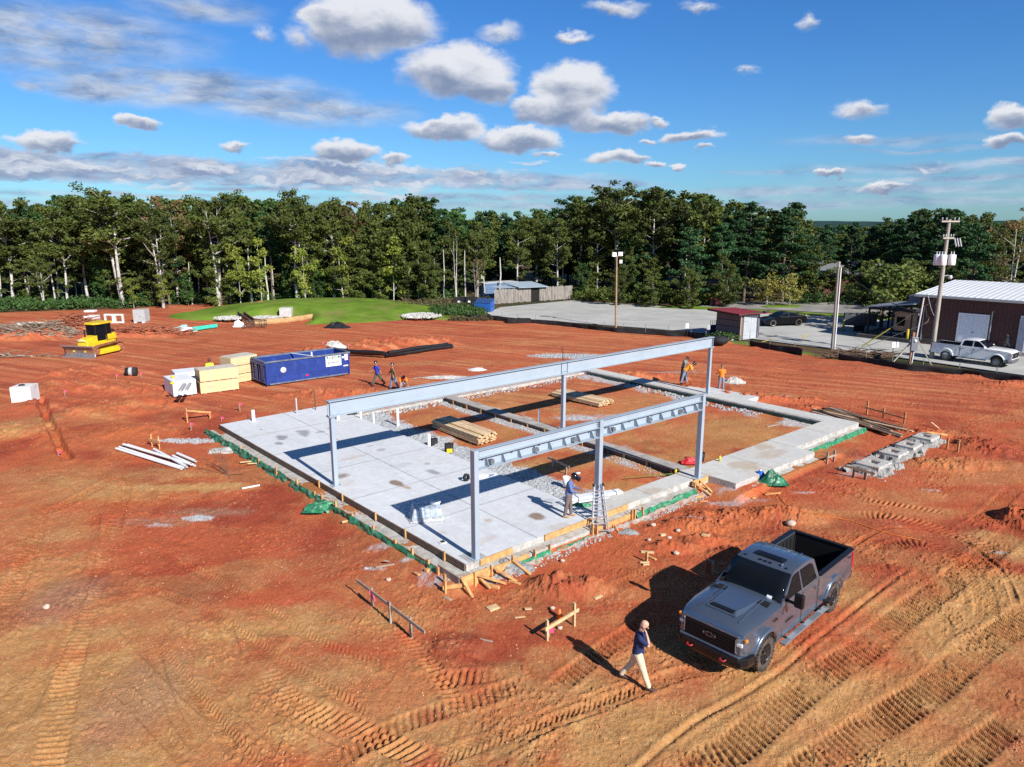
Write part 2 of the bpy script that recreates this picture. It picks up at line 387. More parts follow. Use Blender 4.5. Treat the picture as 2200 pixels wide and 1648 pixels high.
def track_fields(x, y, z, mark):
    for line, w, kind in TR:
        pts = [gp(a, b) for a, b in line]; s0 = 0
        # smooth the polyline
        q = []
        for i in range(len(pts)-1):
            p0 = pts[max(i-1, 0)]; p1 = pts[i]; p2 = pts[i+1]; p3 = pts[min(i+2, len(pts)-1)]
            for k in range(6):
                t = k/6; q.append(.5*((2*p1)+(p2-p0)*t+(2*p0-5*p1+4*p2-p3)*t*t+(-p0+3*p1-3*p2+p3)*t**3))
        q.append(pts[-1]); tot = sum((q[i+1]-q[i]).length for i in range(len(q)-1))
        xs = [p.x for p in q]; ys = [p.y for p in q]
        sel = np.where((x > min(xs)-2*w) & (x < max(xs)+2*w) & (y > min(ys)-2*w) & (y < max(ys)+2*w))[0]
        if not len(sel): continue
        X = x[sel]; Y = y[sel]; best = np.full(len(sel), 9.); u = np.zeros(len(sel)); sd = np.zeros(len(sel))
        for i in range(len(q)-1):
            d = q[i+1]-q[i]; L = hypot(d.x, d.y)
            if L < 1e-6: continue
            tx, ty = d.x/L, d.y/L
            t = np.clip((X-q[i].x)*tx+(Y-q[i].y)*ty, 0, L)
            ex = X-q[i].x-t*tx; ey = Y-q[i].y-t*ty; dd = np.hypot(ex, ey); b = dd < best
            best = np.where(b, dd, best); u = np.where(b, s0+t, u); sd = np.where(b, ex*ty-ey*tx, sd); s0 += L
        fade = sstep(0, .8, u)*sstep(0, .8, tot-u)*(.55+.55*sstep(.3, .6, fbm(X, Y, 1.4, 3, 55)))
        inn = 1-sstep(w*.42, w*.55, best); edge = np.exp(-((best-w*.62)/(w*.13+.02))**2)
        wob = (fbm(X, Y, .5, 2, 31)-.5)
        if kind == 'cleat':
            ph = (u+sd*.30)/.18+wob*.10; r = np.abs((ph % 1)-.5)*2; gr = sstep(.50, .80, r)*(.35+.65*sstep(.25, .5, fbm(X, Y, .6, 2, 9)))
            dz = inn*(-.010-.085*gr+.02*sstep(.4, .1, r))+edge*.030
        elif kind == 'chev':
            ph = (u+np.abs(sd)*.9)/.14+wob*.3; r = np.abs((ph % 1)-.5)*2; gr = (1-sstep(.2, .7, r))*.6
            dz = inn*(-.02+.045*(sstep(.3, .8, r)-.5))+edge*.018
        elif kind == 'crack':
            dz = -np.exp(-(best/.06)**2)*.06+np.exp(-((best-.14)/.08)**2)*.045
        else:
            dz = -inn*.035+edge*.03
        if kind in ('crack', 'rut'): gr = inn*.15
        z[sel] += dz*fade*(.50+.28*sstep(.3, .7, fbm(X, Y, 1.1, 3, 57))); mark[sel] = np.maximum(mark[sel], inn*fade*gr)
    return z, mark
def near_sel(x, y, c, rx, ry):
    return np.where((np.abs(x-c.x) < rx*1.8) & (np.abs(y-c.y) < ry*1.8))[0]
def terrain(x, y, fine=True):
    x = np.asarray(x, float); y = np.asarray(y, float)
    z = (fbm(x, y, 6, 3, 1)-.5)*.16+(fbm(x, y, 1.6, 3, 2)-.5)*.07
    lim = site_limit(x); out = sstep(-.5, .8, y-lim)
    a, p = fra(x, y)
    rough = np.zeros_like(x)
    for c, rx, ry, h in MG:
        w = near_sel(x, y, c, rx, ry)
        if not len(w): continue
        xs, ys_ = x[w], y[w]; n = (fbm(xs, ys_, 1.3, 3, 11)-.5)*.7
        d = np.sqrt(((xs-c.x)/rx)**2+((ys_-c.y)/ry)**2)+n
        k = 1-sstep(.1, 1.15, d); z[w] += h*k*(.8+.5*fbm(xs, ys_, .7, 3, 5)); rough[w] = np.maximum(rough[w], np.minimum(k*1.6, 1)*min(h*3, 1))
    inside = sstep(-1.8, -1.2, a)*sstep(25, 24.4, a)*sstep(-.9, -.3, p)*sstep(21, 20.6, p)
    inside = np.maximum(inside, sstep(11, 11.4, a)*sstep(20, 19.6, a)*sstep(-2.2, -1.9, p)*sstep(1, .5, p))
    z = z*(1-inside)+inside*(.17+(fbm(x, y, 2.5, 3, 7)-.5)*.16)
    near = 1-sstep(40, 70, y)
    cl = fbm(x, y, .28, 3, 21); lum = sstep(.52, .78, cl)
    pt = sstep(.42, .62, fbm(x, y, 4, 2, 23))
    amp = .006+.022*pt*near+.10*rough
    z = z+lum*amp*(1-.6*inside)
    z = z+sstep(.60, .72, fbm(x, y, .085, 2, 27))*(.003+.028*sstep(.50, .66, fbm(x, y, 1.7, 3, 28))+.04*rough)*near*(1-.5*inside)
    if fine:
        z = z+(fbm(x, y, .06, 1, 25)-.5)*.016*near*(1-.5*inside)
    z = z*(1-out)+out*(-.06)
    # left trench
    for (ax, ay), (bx, by) in (((88,858),(103,905)),((103,905),(128,955)),((128,955),(146,985))):
        A = gp(ax, ay); B = gp(bx, by); dx, dy = B.x-A.x, B.y-A.y; L2 = dx*dx+dy*dy
        t = np.clip(((x-A.x)*dx+(y-A.y)*dy)/L2, 0, 1); d = np.hypot(x-A.x-t*dx, y-A.y-t*dy)
        z = z-.35*(1-sstep(.12, .32, d+(fbm(x, y, .6, 2, 3)-.5)*.2))+.05*np.exp(-((d-.55)/.25)**2)
    return z, rough, inside, out
def gz(x, y):                         # height of the finished ground sheet
    i = min(max(int(np.searchsorted(ys, y))-1, 0), len(ys)-2); t = (y-ys[i])/(ys[i+1]-ys[i])
    if y < ys[0]: t = 0
    s_ = x/max(y, 1.); j = min(max(int(np.searchsorted(ss, s_))-1, 0), len(ss)-2); u = min(max((s_-ss[j])/(ss[j+1]-ss[j]), 0), 1)
    return float((GZ2[i, j]*(1-u)+GZ2[i, j+1]*u)*(1-t)+(GZ2[i+1, j]*(1-u)+GZ2[i+1, j+1]*u)*t)
def on(px, py, dz=0.):                # stand on the terrain where the photo pixel shows it
    z = 0.
    for _ in range(3): q = gp(px, py, z); z = gz(q.x, q.y)
    q = gp(px, py, z); return Vector((q.x, q.y, gz(q.x, q.y)+dz))
RED = np.array([.46, .106, .044]); RED2 = np.array([.30, .052, .028]); OCH = np.array([.47, .242, .082]); TAN = np.array([.60, .37, .165]); ORG = np.array([.47, .150, .052])
GRY = np.array([.34, .20, .13])
OCHS = [(60,1150,3,3,.4),(180,1020,5,1.4,.3),(1300,960,4,1.5,.5),(1620,930,6,2.5,.5),(1080,880,6,2,.5),(880,1330,2,.7,.5),(150,1540,5,3.0,1),(480,1540,4,2,.8),(720,1480,4,1.6,.7),(90,1230,2.6,3,.65),(300,1400,3,2,.6),(560,1350,3,1,.5),(1000,1200,3,.6,.4),(1900,1000,4,1,.3),(1750,1500,7,2.6,1),(2120,1330,4,3,.95),(1350,1590,5,1.2,.95),(1150,1500,3,1,.6),(40,1560,2.4,2.6,1),(60,1400,1.6,2,.75),(400,1048,3.4,.55,.95),(860,1560,5,1.7,.75),(620,1330,2.6,1.0,.35),(330,1300,3.4,1.2,.25),(1300,1500,3.2,1.2,.75),(1700,1560,5.0,2.2,.95),
 (2050,1330,3.0,2.4,.85),(2180,1180,2,1.6,.7),(1240,1420,1.6,.8,.5),(1130,860,5.5,1.8,.8),(1180,1010,2.6,1.2,.75),(1400,1000,3.2,1.5,.5),(1560,930,5.5,2.2,.4),(980,780,8,1.3,.75),(760,840,3.0,.8,.8),
 (300,1020,3,.9,.5),(50,920,2.5,3,.7),(140,1060,4,2,.45),(200,900,3,2,.35),(1150,740,13,2.2,.3),(1400,730,10,2,.25),(290,880,2.4,.6,.6),(1700,850,6,.8,.35),(900,1440,2,.6,.4),(1050,1560,2,.8,.6),(620,1460,3.2,1.2,.45),
 (700,672,13,1.1,.9),(1230,1330,1.6,.6,.4),(400,880,3,.6,.3),(1900,840,8,.8,.3)]
REDS = [(880,735,5.5,2.4,.9),(2080,818,7,1.1,.9),(1850,785,6,.8,.7),(1000,1400,1.1,1.0,.9),(1225,1266,1.3,.8,.8),(820,1180,3.5,2.2,.5),(1880,1130,2.6,.8,.8),(700,700,16,2.6,.5),(1500,1180,3,1.4,.3),(1950,820,9,3,.6),(460,1330,.5,.3,.6),(1050,800,4,1.4,.4),(930,1540,.5,.3,.6),(1330,960,3,.7,.4)]
GRYS = [(150,1290,1.2,1.5,.5),(300,1500,1.2,2,.45),(440,1100,1.8,.5,.6),(340,1120,1.8,.5,.5)]
GRAV = [(405,948,1.6,.42,1),(425,1113,.62,.3,1),(345,1128,.5,.18,.6),(505,965,1.0,.5,.8),(1220,765,3.0,1.0,1),(1440,800,2.6,.35,.4),(1560,1080,.7,.35,.5),(1650,1095,.45,.25,.7),(1690,1095,.5,.12,.5),(1920,985,1.6,.6,.35),
 (800,1222,.42,.13,.9),(872,1212,.25,.12,.8),(830,1180,.7,.25,.6),(890,1160,.7,.4,.5),(915,1240,.3,.4,.45),(2150,1188,.3,.1,.7),(1560,1060,.5,.3,.5),(1480,1120,.7,.2,.3),(1140,1140,1.4,.35,.45),(960,1255,.8,.25,.6),(1860,1020,1.3,.5,.4),
 (110,696,3.6,.9,1),(1620,1075,.6,.2,.3),(2000,1055,.4,.12,.6),(1310,900,2,.5,.4),(1380,825,2.4,.5,.6),(590,676,2.4,.7,1),(900,676,3.5,1.4,.0),(540,700,1,.3,0),(880,882,1.0,.3,.9),(975,905,.9,.3,.6),(1240,905,1.8,.6,.9),(1680,850,.8,.2,.5),(1730,1060,.5,.12,.6)]
def blob(x, y, c, rx, ry, seed, rag=.75):
    o = np.zeros_like(x); w = near_sel(x, y, c, rx, ry)
    if len(w): o[w] = blob_(x[w], y[w], c, rx, ry, seed, rag)
    return o
def blob_(x, y, c, rx, ry, seed, rag=.75):
    return 1-sstep(.35, 1.15, np.sqrt(((x-c.x)/rx)**2+((y-c.y)/ry)**2)+(fbm(x, y, max(min(rx, ry)*.8, .12), 4, seed)-.5)*rag)
def lerp(c, t, k): return c*(1-k[..., None])+t*k[..., None]
def clay(x, y, z, rough, inside, out, mark):
    shp = x.shape; n1 = fbm(x, y, 7, 4, 40); n2 = fbm(x, y, 1.1, 4, 41); n3 = fbm(x, y, .18, 3, 42)
    c = np.ones(shp+(3,))*RED
    c = lerp(c, ORG, .55*sstep(.42, .66, n1)); c = lerp(c, RED2, .75*sstep(.48, .68, fbm(x, y, 3.2, 4, 43)))
    k = np.zeros(shp)
    for i, (px, py, rx, ry, s) in enumerate(OCHS): k = np.maximum(k, s*blob(x, y, gp(px, py), rx, ry, 60+i, 1.1))
    k = np.clip(k*(.35+1.3*n2)+.35*sstep(.55, .72, fbm(x*.5, y, 1.9, 4, 44)), 0, 1); c = lerp(c, OCH*.75+TAN*.25, .85*k)
    c = lerp(c, TAN, .4*sstep(.5, .8, n3)*k)
    c = lerp(c, OCH, .5*inside*sstep(.4, .6, fbm(x, y, 2.2, 4, 47)))
    k = np.zeros(shp)
    for i, (px, py, rx, ry, s) in enumerate(REDS): k = np.maximum(k, s*blob(x, y, gp(px, py), rx, ry, 160+i, 1.0))
    c = lerp(c, RED2*1.05, .8*k)
    k = np.zeros(shp)
    for i, (px, py, rx, ry, s) in enumerate(GRYS): k = np.maximum(k, s*blob(x, y, gp(px, py), rx, ry, 190+i, .9))
    c = lerp(c, GRY, k)
    c = lerp(c, c*np.array([.66, .55, .50]), np.clip(mark*.65, 0, 1))  # groove tone: crevice shade painted in along with damp red clay
    dk = sstep(.50, .70, fbm(x, y, .55, 4, 49)); c = c*(1-.10*dk*(1-out))[..., None]
    lt = sstep(.56, .74, fbm(x, y, .8, 4, 50)); c = lerp(c, TAN, .10*lt)
    # streaks left by scraping on the right and back
    a = (x*.45+y*.9); st = fbm(a*3.2, (x-y*.4)*.12, 1., 4, 48)
    far = sstep(33, 46, y); c = lerp(c, np.array([.44, .118, .056]), .55*far); c = c*(1+far*(st-.5)*.75)[..., None]; c = lerp(c, TAN*.8, far*.35*sstep(.58, .75, st))
    # broken rubble specks and gravel spills
    sp = sstep(.80, .86, vnoise(x/.05, y/.07, 77))*sstep(.5, .7, fbm(x, y, 1.5, 3, 78))*(1-sstep(28, 40, y))
    c = lerp(c, np.array([.60, .36, .22]), .35*sp)
    g = np.zeros(shp)
    for i, (px, py, rx, ry, s) in enumerate(GRAV):
        if s > 0: g = np.maximum(g, s*blob(x, y, gp(px, py), rx, ry, 220+i, 1.3))
    a_, p_ = fra(x, y); rag = (fbm(x, y, .8, 4, 91)-.5)*1.2
    ins = sstep(-.2, .3, p_-.7)*sstep(.2, -.3, p_-19.5)
    g1 = sstep(5.0, 5.2, a_)*(1-sstep(-.15, .35, a_-6.9+rag*1.4))*ins
    g2 = .8*sstep(10.5+.0, 10.8, a_+rag*.3)*(1-sstep(11.4, 11.7, a_))*ins*sstep(.42, .55, fbm(x, y, 1.5, 3, 92)+.05)
    g3 = .8*sstep(21.9, 22.4, a_+rag*.8)*(1-sstep(23.2, 23.4, a_))*ins*sstep(.42, .55, fbm(x, y, 1.0, 3, 93))
    g4 = .9*sstep(12.0, 12.1, a_)*(1-sstep(12.2, 12.8, a_+rag))*ins*sstep(.5, .6, fbm(x, y, 1.2, 3, 94))
    g = np.maximum(g, np.maximum(np.maximum(g1, g2), np.maximum(g3, g4)))
    gn = vnoise(x/.045, y/.06, 95)
    gc = np.array([.50, .52, .53])*(.55+.75*gn)[..., None]
    c = c*(1-np.clip(g, 0, 1)[..., None])+gc*np.clip(g, 0, 1)[..., None]
    # outside the site: leaf litter, verge grass
    oc = lerp(np.ones(shp+(3,))*np.array([.045, .05, .022]), np.array([.11, .07, .035]), sstep(.4, .6, fbm(x, y, 5, 4, 96)))
    near_f = (1-sstep(1.5, 3.2, y-site_limit(x)+rag*.8))*(x > -2)
    oc = lerp(oc, np.array([.13, .20, .035]), near_f*.9)
    return c*(1-out[..., None])+oc*out[..., None], g
ys = [6.5]
while ys[-1] < 122: ys.append(ys[-1]*1.0028)
while ys[-1] < 4200: ys.append(ys[-1]*1.045)
ys = np.array(ys); ss = np.concatenate([np.linspace(-2.2, -.83, 40)[:-1], np.linspace(-.83, .83, 1180), np.linspace(.83, 2.2, 40)[1:]])
GY, SSs = np.meshgrid(ys, ss, indexing='ij'); GX = GY*SSs
GZ, rgh, ins_, out_ = terrain(GX.ravel(), GY.ravel())
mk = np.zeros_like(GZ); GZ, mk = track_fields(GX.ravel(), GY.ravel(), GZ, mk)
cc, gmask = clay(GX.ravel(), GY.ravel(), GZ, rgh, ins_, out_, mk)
GZ = GZ+gmask*(vnoise(GX.ravel()/.07, GY.ravel()/.07, 99)-.3)*.05*(GY.ravel() < 60)
GZ2 = GZ.reshape(GX.shape)
def ground_mat():
    m = bpy.data.materials.new('red_clay_soil'); m.use_nodes = True; K_ = NT(m.node_tree); b = K_.n['Principled BSDF']
    at = K_.new('ShaderNodeVertexColor'); at.layer_name = 'Col'; t = K_.new('ShaderNodeTexCoord'); v = t.outputs['Object']
    n = K_.noise(v, 9, 6, .7); n2 = K_.noise(v, 60, 3, .6)
    k = K_.m('MULTIPLY', K_.ramp(n, .3, .7, .76, 1.2), K_.ramp(n2, .3, .7, .72, 1.25))
    o = K_.new('ShaderNodeVectorMath', operation='SCALE'); K_.l.new(at.outputs[0], o.inputs[0]); K_.l.new(k, o.inputs['Scale'])
    K_.l.new(o.outputs[0], b.inputs['Base Color']); b.inputs['Roughness'].default_value = .95; b.inputs['Specular IOR Level'].default_value = .15
    bn = K_.new('ShaderNodeBump'); bn.inputs['Strength'].default_value = .95; bn.inputs['Distance'].default_value = .03
    vo = K_.new('ShaderNodeTexVoronoi'); vo.inputs['Scale'].default_value = 24; K_.l.new(K_.v('ADD', v, K_.v('SCALE', K_.noise(v, 20, 3, .6, out=1), None)), vo.inputs['Vector']); [setattr(x.inputs['Scale'], 'default_value', .05) for x in K_.n if x.type == 'VECT_MATH' and x.operation == 'SCALE' and not x.inputs['Scale'].is_linked]
    pk = K_.m('MULTIPLY', K_.ramp(vo.outputs['Distance'], .15, .55, 1, 0), K_.ramp(K_.noise(v, 1.1, 4, .6), .45, .65, .0, .4))
    K_.l.new(K_.m('ADD', K_.m('ADD', K_.noise(v, 14, 7, .78), K_.m('MULTIPLY', K_.noise(v, 50, 3, .6), .4)), pk), bn.inputs['Height']); K_.l.new(bn.outputs[0], b.inputs['Normal'])
    return m
GM = ground_mat()
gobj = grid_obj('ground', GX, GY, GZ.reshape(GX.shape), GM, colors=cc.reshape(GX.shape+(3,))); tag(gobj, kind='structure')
MB().add([(-5000, -5000, -1.2), (5000, -5000, -1.2), (5000, 7, -1.2), (-5000, 7, -1.2)], [(0, 1, 2, 3)]).build('terrain', mat('plain_clay', (.55, .24, .10), .95), kind='structure')
# grass mound behind the site
gm = mat('mown_grass', (.115, .195, .020), .9, var=.35, vs=.35, bump=.6, bs=6, dirt=(.20, .18, .06), dirts=.35, dirta=.75, spec=.15)
def dome(name, c, rx, ry, h, m, rot=0, seed=3, z0=-.25, dents=()):
    r_ = np.linspace(0, 1, 60)[:, None]; t_ = np.linspace(0, 2*pi, 121)[None, :]
    X = r_*np.cos(t_)*rx; Y = r_*np.sin(t_)*ry
    Xw = c.x+X*cos(rot)-Y*sin(rot); Yw = c.y+X*sin(rot)+Y*cos(rot)
    k = 1-r_**2+0*t_; Z = z0+(h-z0)*np.clip(k, 0, 1)**.8*(1+.12*(fbm(Xw, Yw, 5, 3, seed)-.5))
    for dx, dy, dr, dd in dents: Z = Z-dd*(1-sstep(.6*dr, dr, np.hypot(Xw-dx, Yw-dy)))
    return tag(grid_obj(name, Xw, Yw, Z, m), kind='structure')
q = gp(600, 688); q2 = gp(520, 690); q3 = gp(450, 690)
dome('grass_mound', gp(690, 669), 16.5, 12.5, 1.4, gm, 0, 3, dents=((q.x, q.y-1, 4.5, 2.2), (q2.x, q2.y-1, 3.5, 2.2), (q3.x-1, q3.y-1, 3.6, 2.0)))
dome('grass_bank', gp(440, 680), 5.5, 3.6, .55, gm, radians(-25), 9)
dome('grass_verge', gp(960, 683), 6, 2.2, .3, gm, radians(-10), 9)
wm = mat('white_riprap', (.44, .43, .40), .9, var=.4, vs=3, bump=.8, bs=4)
def rockpile(name, c, rx, ry, n, m, smin, smax, seed, label, hz=.25, kind='stuff', base=True):
    R = random.Random(seed); b = MB()
    for _ in range(n):
        t = R.uniform(0, 2*pi); rr = sqrt(R.random()); x = c.x+cos(t)*rr*rx; y = c.y+sin(t)*rr*ry; s = R.uniform(smin, smax)
        M = Matrix.Rotation(R.uniform(0, 6), 3, 'Z')@Matrix.Rotation(R.uniform(-.6, .6), 3, 'X')
        b.box((x, y, c.z+hz*(1-rr*rr)*R.random()+s*.2), (s, s*R.uniform(.6, 1), s*R.uniform(.4, .8)), rot=M, taper=R.uniform(.5, .8))
    return b.build(name, m, label=label, cat='rocks', kind=kind)
# far wooded hills
hy = np.linspace(700, 2300, 40)[:, None]; hx = np.linspace(-2400, 2400, 300)[None, :]
HX = hx+0*hy; HY = hy+0*hx; HZ = -1+np.clip((hy-700)/900, 0, 1)*(9+10*fbm(HX, HY, 420, 3, 4))+3*fbm(HX, HY, 25, 2, 5)
grid = grid_obj('hills', HX, HY, HZ, mat('hazy_far_forest', (.030, .062, .062), 1, var=.5, vs=.03, spec=0)); tag(grid, kind='structure')  # blue of distant haze mixed into the forest colour
# parking lots
def lot_mat():
    m = bpy.data.materials.new('worn_concrete_paving'); m.use_nodes = True; K_ = NT(m.node_tree); b = K_.n['Principled BSDF']
    t = K_.new('ShaderNodeTexCoord'); v = t.outputs['Object']
    n = K_.noise(v, .25, 6, .65); n2 = K_.noise(K_.v('MULTIPLY', v, (.35, 2.2, 1)), .5, 5, .6); n3 = K_.noise(v, 6, 4, .6)
    c = K_.mix(K_.ramp(n, .35, .65), (.36, .36, .335, 1), (.48, .475, .45, 1))
    c = K_.mix(K_.ramp(n2, .52, .70, 0, .7), c, (.24, .24, .225, 1)); c = K_.mix(K_.ramp(n3, .45, .75, 0, .5), c, (.30, .295, .28, 1))
    K_.l.new(c, b.inputs['Base Color']); b.inputs['Roughness'].default_value = .9
    bn = K_.new('ShaderNodeBump'); bn.inputs['Strength'].default_value = .3; K_.l.new(n3, bn.inputs['Height']); K_.l.new(bn.outputs[0], b.inputs['Normal'])
    return m
LM = lot_mat()
def sheet(name, px, z, m, kind='structure', z0=None, dens=None):
    poly = [gp(x, y, z) for x, y in px]
    b = MB(); b.prism([(p.x, p.y) for p in poly], z-.05 if z0 is None else z0, z)
    return b.build(name, m, kind=kind)
sheet('parking_lot', [(1046,672),(1075,660),(1230,645),(1290,650),(1400,656),(1545,667),(1700,675),(1860,684),(2100,700),(2700,735),(2900,880),(2200,806),(2060,786),(1860,757),(1700,738),(1560,720),(1400,705),(1200,690),(1110,684),(1060,680)], .06, LM)
sheet('parking_lot', [(1480,661),(1540,652),(1560,648),(1700,648),(1860,651),(2100,657),(2300,665),(2300,700),(1860,676),(1700,667),(1600,662)], .07, mat('old_asphalt', (.22, .21, .20), .9, var=.3, vs=.4, dirt=(.36, .35, .33), dirts=.3, dirta=.7))
sheet('grass', [(1440,657),(1500,658),(1700,668.5),(1860,678),(2200,700),(2200,705),(1860,683),(1700,674.5),(1500,664),(1400,660)], .10, gm)
sheet('grass', [(1650,655),(1700,654),(1725,656),(1715,660),(1650,660),(1635,658)], .13, gm)
# ---------------- foundation ----------------
CONC = mat('pale_concrete', (.56, .56, .55), .85, var=.16, vs=1.1, bump=.25, bs=30, dirt=(.34, .32, .29), dirts=.8, dirta=.5)
CONCD = mat('rough_concrete', (.42, .41, .385), .9, var=.3, vs=4, bump=.9, bs=9, dirt=(.34, .20, .11), dirts=2, dirta=.6)
WOOD = mat('new_lumber', (.60, .42, .22), .75, var=.25, vs=6, stretch=(1, 1, 1))
WOODO = mat('form_lumber', (.56, .30, .11), .8, var=.35, vs=5, dirt=(.35, .17, .08), dirts=3)
WOODG = mat('weathered_board', (.33, .26, .20), .85, var=.3, vs=5, dirt=(.42, .38, .33), dirts=1.5)
WOODD = mat('dark_form_board', (.16, .10, .065), .85, var=.3, vs=4)
GREEN = mat('green_plastic_sheet', (.025, .19, .085), .35, var=.5, vs=4, dirt=(.25, .38, .30), dirts=4, dirta=.6)
PVC = mat('white_pvc', (.78, .78, .77), .35, var=.04)
def slab_mat():
    m = bpy.data.materials.new('trowelled_concrete'); m.use_nodes = True; K_ = NT(m.node_tree); b = K_.n['Principled BSDF']
    at = K_.new('ShaderNodeVertexColor'); at.layer_name = 'Col'; v = K_.new('ShaderNodeTexCoord').outputs['Object']
    k = K_.m('MULTIPLY', K_.ramp(K_.noise(v, 4, 7, .7), .3, .7, .88, 1.1), K_.ramp(K_.noise(v, 40, 3, .6), .3, .7, .94, 1.05))
    o = K_.new('ShaderNodeVectorMath', operation='SCALE'); K_.l.new(at.outputs[0], o.inputs[0]); K_.l.new(k, o.inputs['Scale'])
    K_.l.new(o.outputs[0], b.inputs['Base Color']); b.inputs['Roughness'].default_value = .7
    return m
SLM = slab_mat()
FROOT = dict(loc=(FB.x, FB.y, 0), rz=FANG)
def slab_top(name, parent, quad, z, stains, joints_a=(), joints_p=(), res=.04, tan=0.):
    # quad in frame coordinates: near-left, near-right, far-right, far-left
    A, B_, C_, D_ = [np.array(q, float) for q in quad]
    na = int(np.linalg.norm(B_-A)/res)+2; npp = int(np.linalg.norm(D_-A)/res)+2
    s_, t_ = np.meshgrid(np.linspace(0, 1, na), np.linspace(0, 1, npp))
    P_ = (A*(1-s_[..., None])+B_*s_[..., None])*(1-t_[..., None])+(D_*(1-s_[..., None])+C_*s_[..., None])*t_[..., None]
    a, p = P_[..., 0], P_[..., 1]
    c = np.ones(a.shape+(3,))*(np.array([.60, .615, .63]) if tan <= 0 else np.array([.54, .53, .50]))
    c = c*(1+.14*(fbm(a, p, 2.2, 5, 301)-.5)+.10*(fbm(a*4, p*.6, 1.5, 4, 302)-.5))[..., None]
    c = lerp(c, np.array([.52, .44, .33]), np.clip(tan+.5*sstep(.55, .75, fbm(a, p, 1.4, 4, 303)), 0, 1)*(.25+tan)*sstep(.3, .6, fbm(a, p, .9, 4, 306)))
    for i, (px, py, r1, r2, s, col) in enumerate(stains):
        q = gp(px, py, z); qa, qp = fra(q.x, q.y)
        d = np.sqrt(((a-qa)/r1)**2+((p-qp)/r2)**2)+(fbm(a, p, .35, 4, 310+i)-.5)*.9
        c = lerp(c, np.array(col), s*(1-sstep(.55, 1.1, d)))
    for j in joints_a: c = lerp(c, np.array([.16, .155, .15]), .75*np.exp(-((a-j+(fbm(p, a*0, 3, 2, 5)-.5)*.03)/.022)**2))
    for j in joints_p: c = lerp(c, np.array([.16, .155, .15]), .75*np.exp(-((p-j)/.022)**2))
    o = grid_obj(name, a, p, np.full(a.shape, z)+.004*fbm(a, p, 2, 2, 8), SLM, colors=c, smooth=True)
    o.parent = parent
    return o
DK, BR, TN = (.20, .20, .21), (.22, .14, .09), (.40, .27, .15)
STN = [(606,940,.35,.5,.8,DK),(652,930,.35,.8,.7,DK),(600,953,.2,.3,.7,DK),(735,1022,.35,.35,.75,BR),(850,1037,.22,.6,.9,BR),(872,1047,.14,.3,.7,TN),(930,1014,.25,.45,.7,DK),(1154,1110,.28,.34,.9,BR),(1048,1118,.2,.25,.55,TN),
 (560,923,.12,.12,.6,DK),(710,920,.3,.2,.5,DK),(688,928,.3,.2,.5,DK),(820,966,.25,.2,.5,DK),(795,958,.25,.12,.4,DK),(715,972,.15,.2,.5,DK),(760,983,.8,.2,.35,TN),(918,996,.15,.15,.5,DK),(1040,1160,.6,.3,.25,TN),(950,1145,.2,.2,.3,TN),(730,1040,.8,.5,.2,TN),(1200,1130,.5,.3,.3,TN),(860,1000,.6,.3,.2,DK),(1180,1075,.3,.2,.3,DK),(840,1000,.1,.1,.5,DK)]
cs = empty('concrete_slab', label='large pale grey concrete floor slab with saw cut joints and dark stains', cat='slab', **FROOT)
MB().prism([(-.45, -.12), (5.43, -.12), (5.12, 20.5), (-.98, 20.34)], -.1, SZ-.012).build('slab_base', CONCD, cs)
slab_top('slab_surface', cs, ((-.45, -.12), (5.43, -.12), (5.12, 20.5), (-.98, 20.34)), SZ-.008, STN, (2.45,), (3.3, 6.8, 10.3, 13.8, 17.2))
# lower brick ledge along the left
def lin(p): return -.45+(-.53)*(p+.12)/20.46
MB().prism([(lin(-.5)-.52, -.5), (lin(-.5)-.003, -.5), (lin(20.45)-.003, 20.45), (lin(20.45)-.52, 20.45)], -.1, .2).build('brick_ledge', CONCD, cs)
def inframe(px, z): return [fra(*gp(x, y, z).xy) for x, y in px]
pb = empty('foundation_wall', label='pale concrete foundation wall and porch slab along the near right edge of the site', cat='foundation', **FROOT)
near = [(5.45, -.12), (10.9, -.12), (10.9, .75), (5.40, .75)]
b = MB(); b.prism(near, -.1, SZ-.012); b.build('wall_top', CONCD, pb)
slab_top('wall_surface', pb, near, SZ-.008, [(1400,1055,.5,.3,.4,TN),(1350,1080,.4,.2,.3,TN)], (8.3,), (), tan=.35)
MB().prism([(5.45, -.50), (10.6, -.50), (10.6, -.123), (5.45, -.123)], -.1, .22).build('wall_ledge', CONCD, pb)
MB().prism([(-.45, -.50), (5.445, -.50), (5.445, -.123), (-.45, -.123)], -.1, .22).build('slab_ledge', CONCD, pb)
pq = inframe([(1522,1017),(1570,1036),(1729,966),(1702,958),(1825,901),(1779,899),(1654,946),(1577,976),(1521,1001),(1480,1011)], SZ)
PA = [(10.95, .75), (10.95, -.25), (11.75, -.25), (11.80, -1.50), (18.0, -1.55), (18.0, -.60), (24.45, -.60), (24.45, .75)]
MB().prism(PA, -.1, SZ-.012).build('porch_base', CONCD, pb)
slab_top('porch_surface', pb, ((11.80, -1.5), (18.0, -1.55), (18.0, .75), (11.80, .75)), SZ-.008, [(1600,1000,.7,.7,.5,TN),(1640,960,.6,.5,.5,TN),(1660,975,1,.5,.4,TN)], (14.6,), (), tan=.3)
slab_top('corner_surface', pb, ((18.02, -.6), (24.45, -.6), (24.45, .75), (18.02, .75)), SZ-.006, [], (21.3,), (), tan=.1)
slab_top('landing_surface', pb, ((10.95, -.25), (11.78, -.25), (11.78, .75), (10.95, .75)), SZ-.007, [], (), (), tan=.4)
MB().prism([(11.9, -1.78), (18.0, -1.8), (18.0, -1.555), (11.9, -1.505)], -.1, .2).build('porch_ledge', CONCD, pb)
MB().prism([(18.02, -.9), (24.5, -.9), (24.5, -.605), (18.02, -.605)], -.1, .2).build('corner_ledge', CONCD, pb)
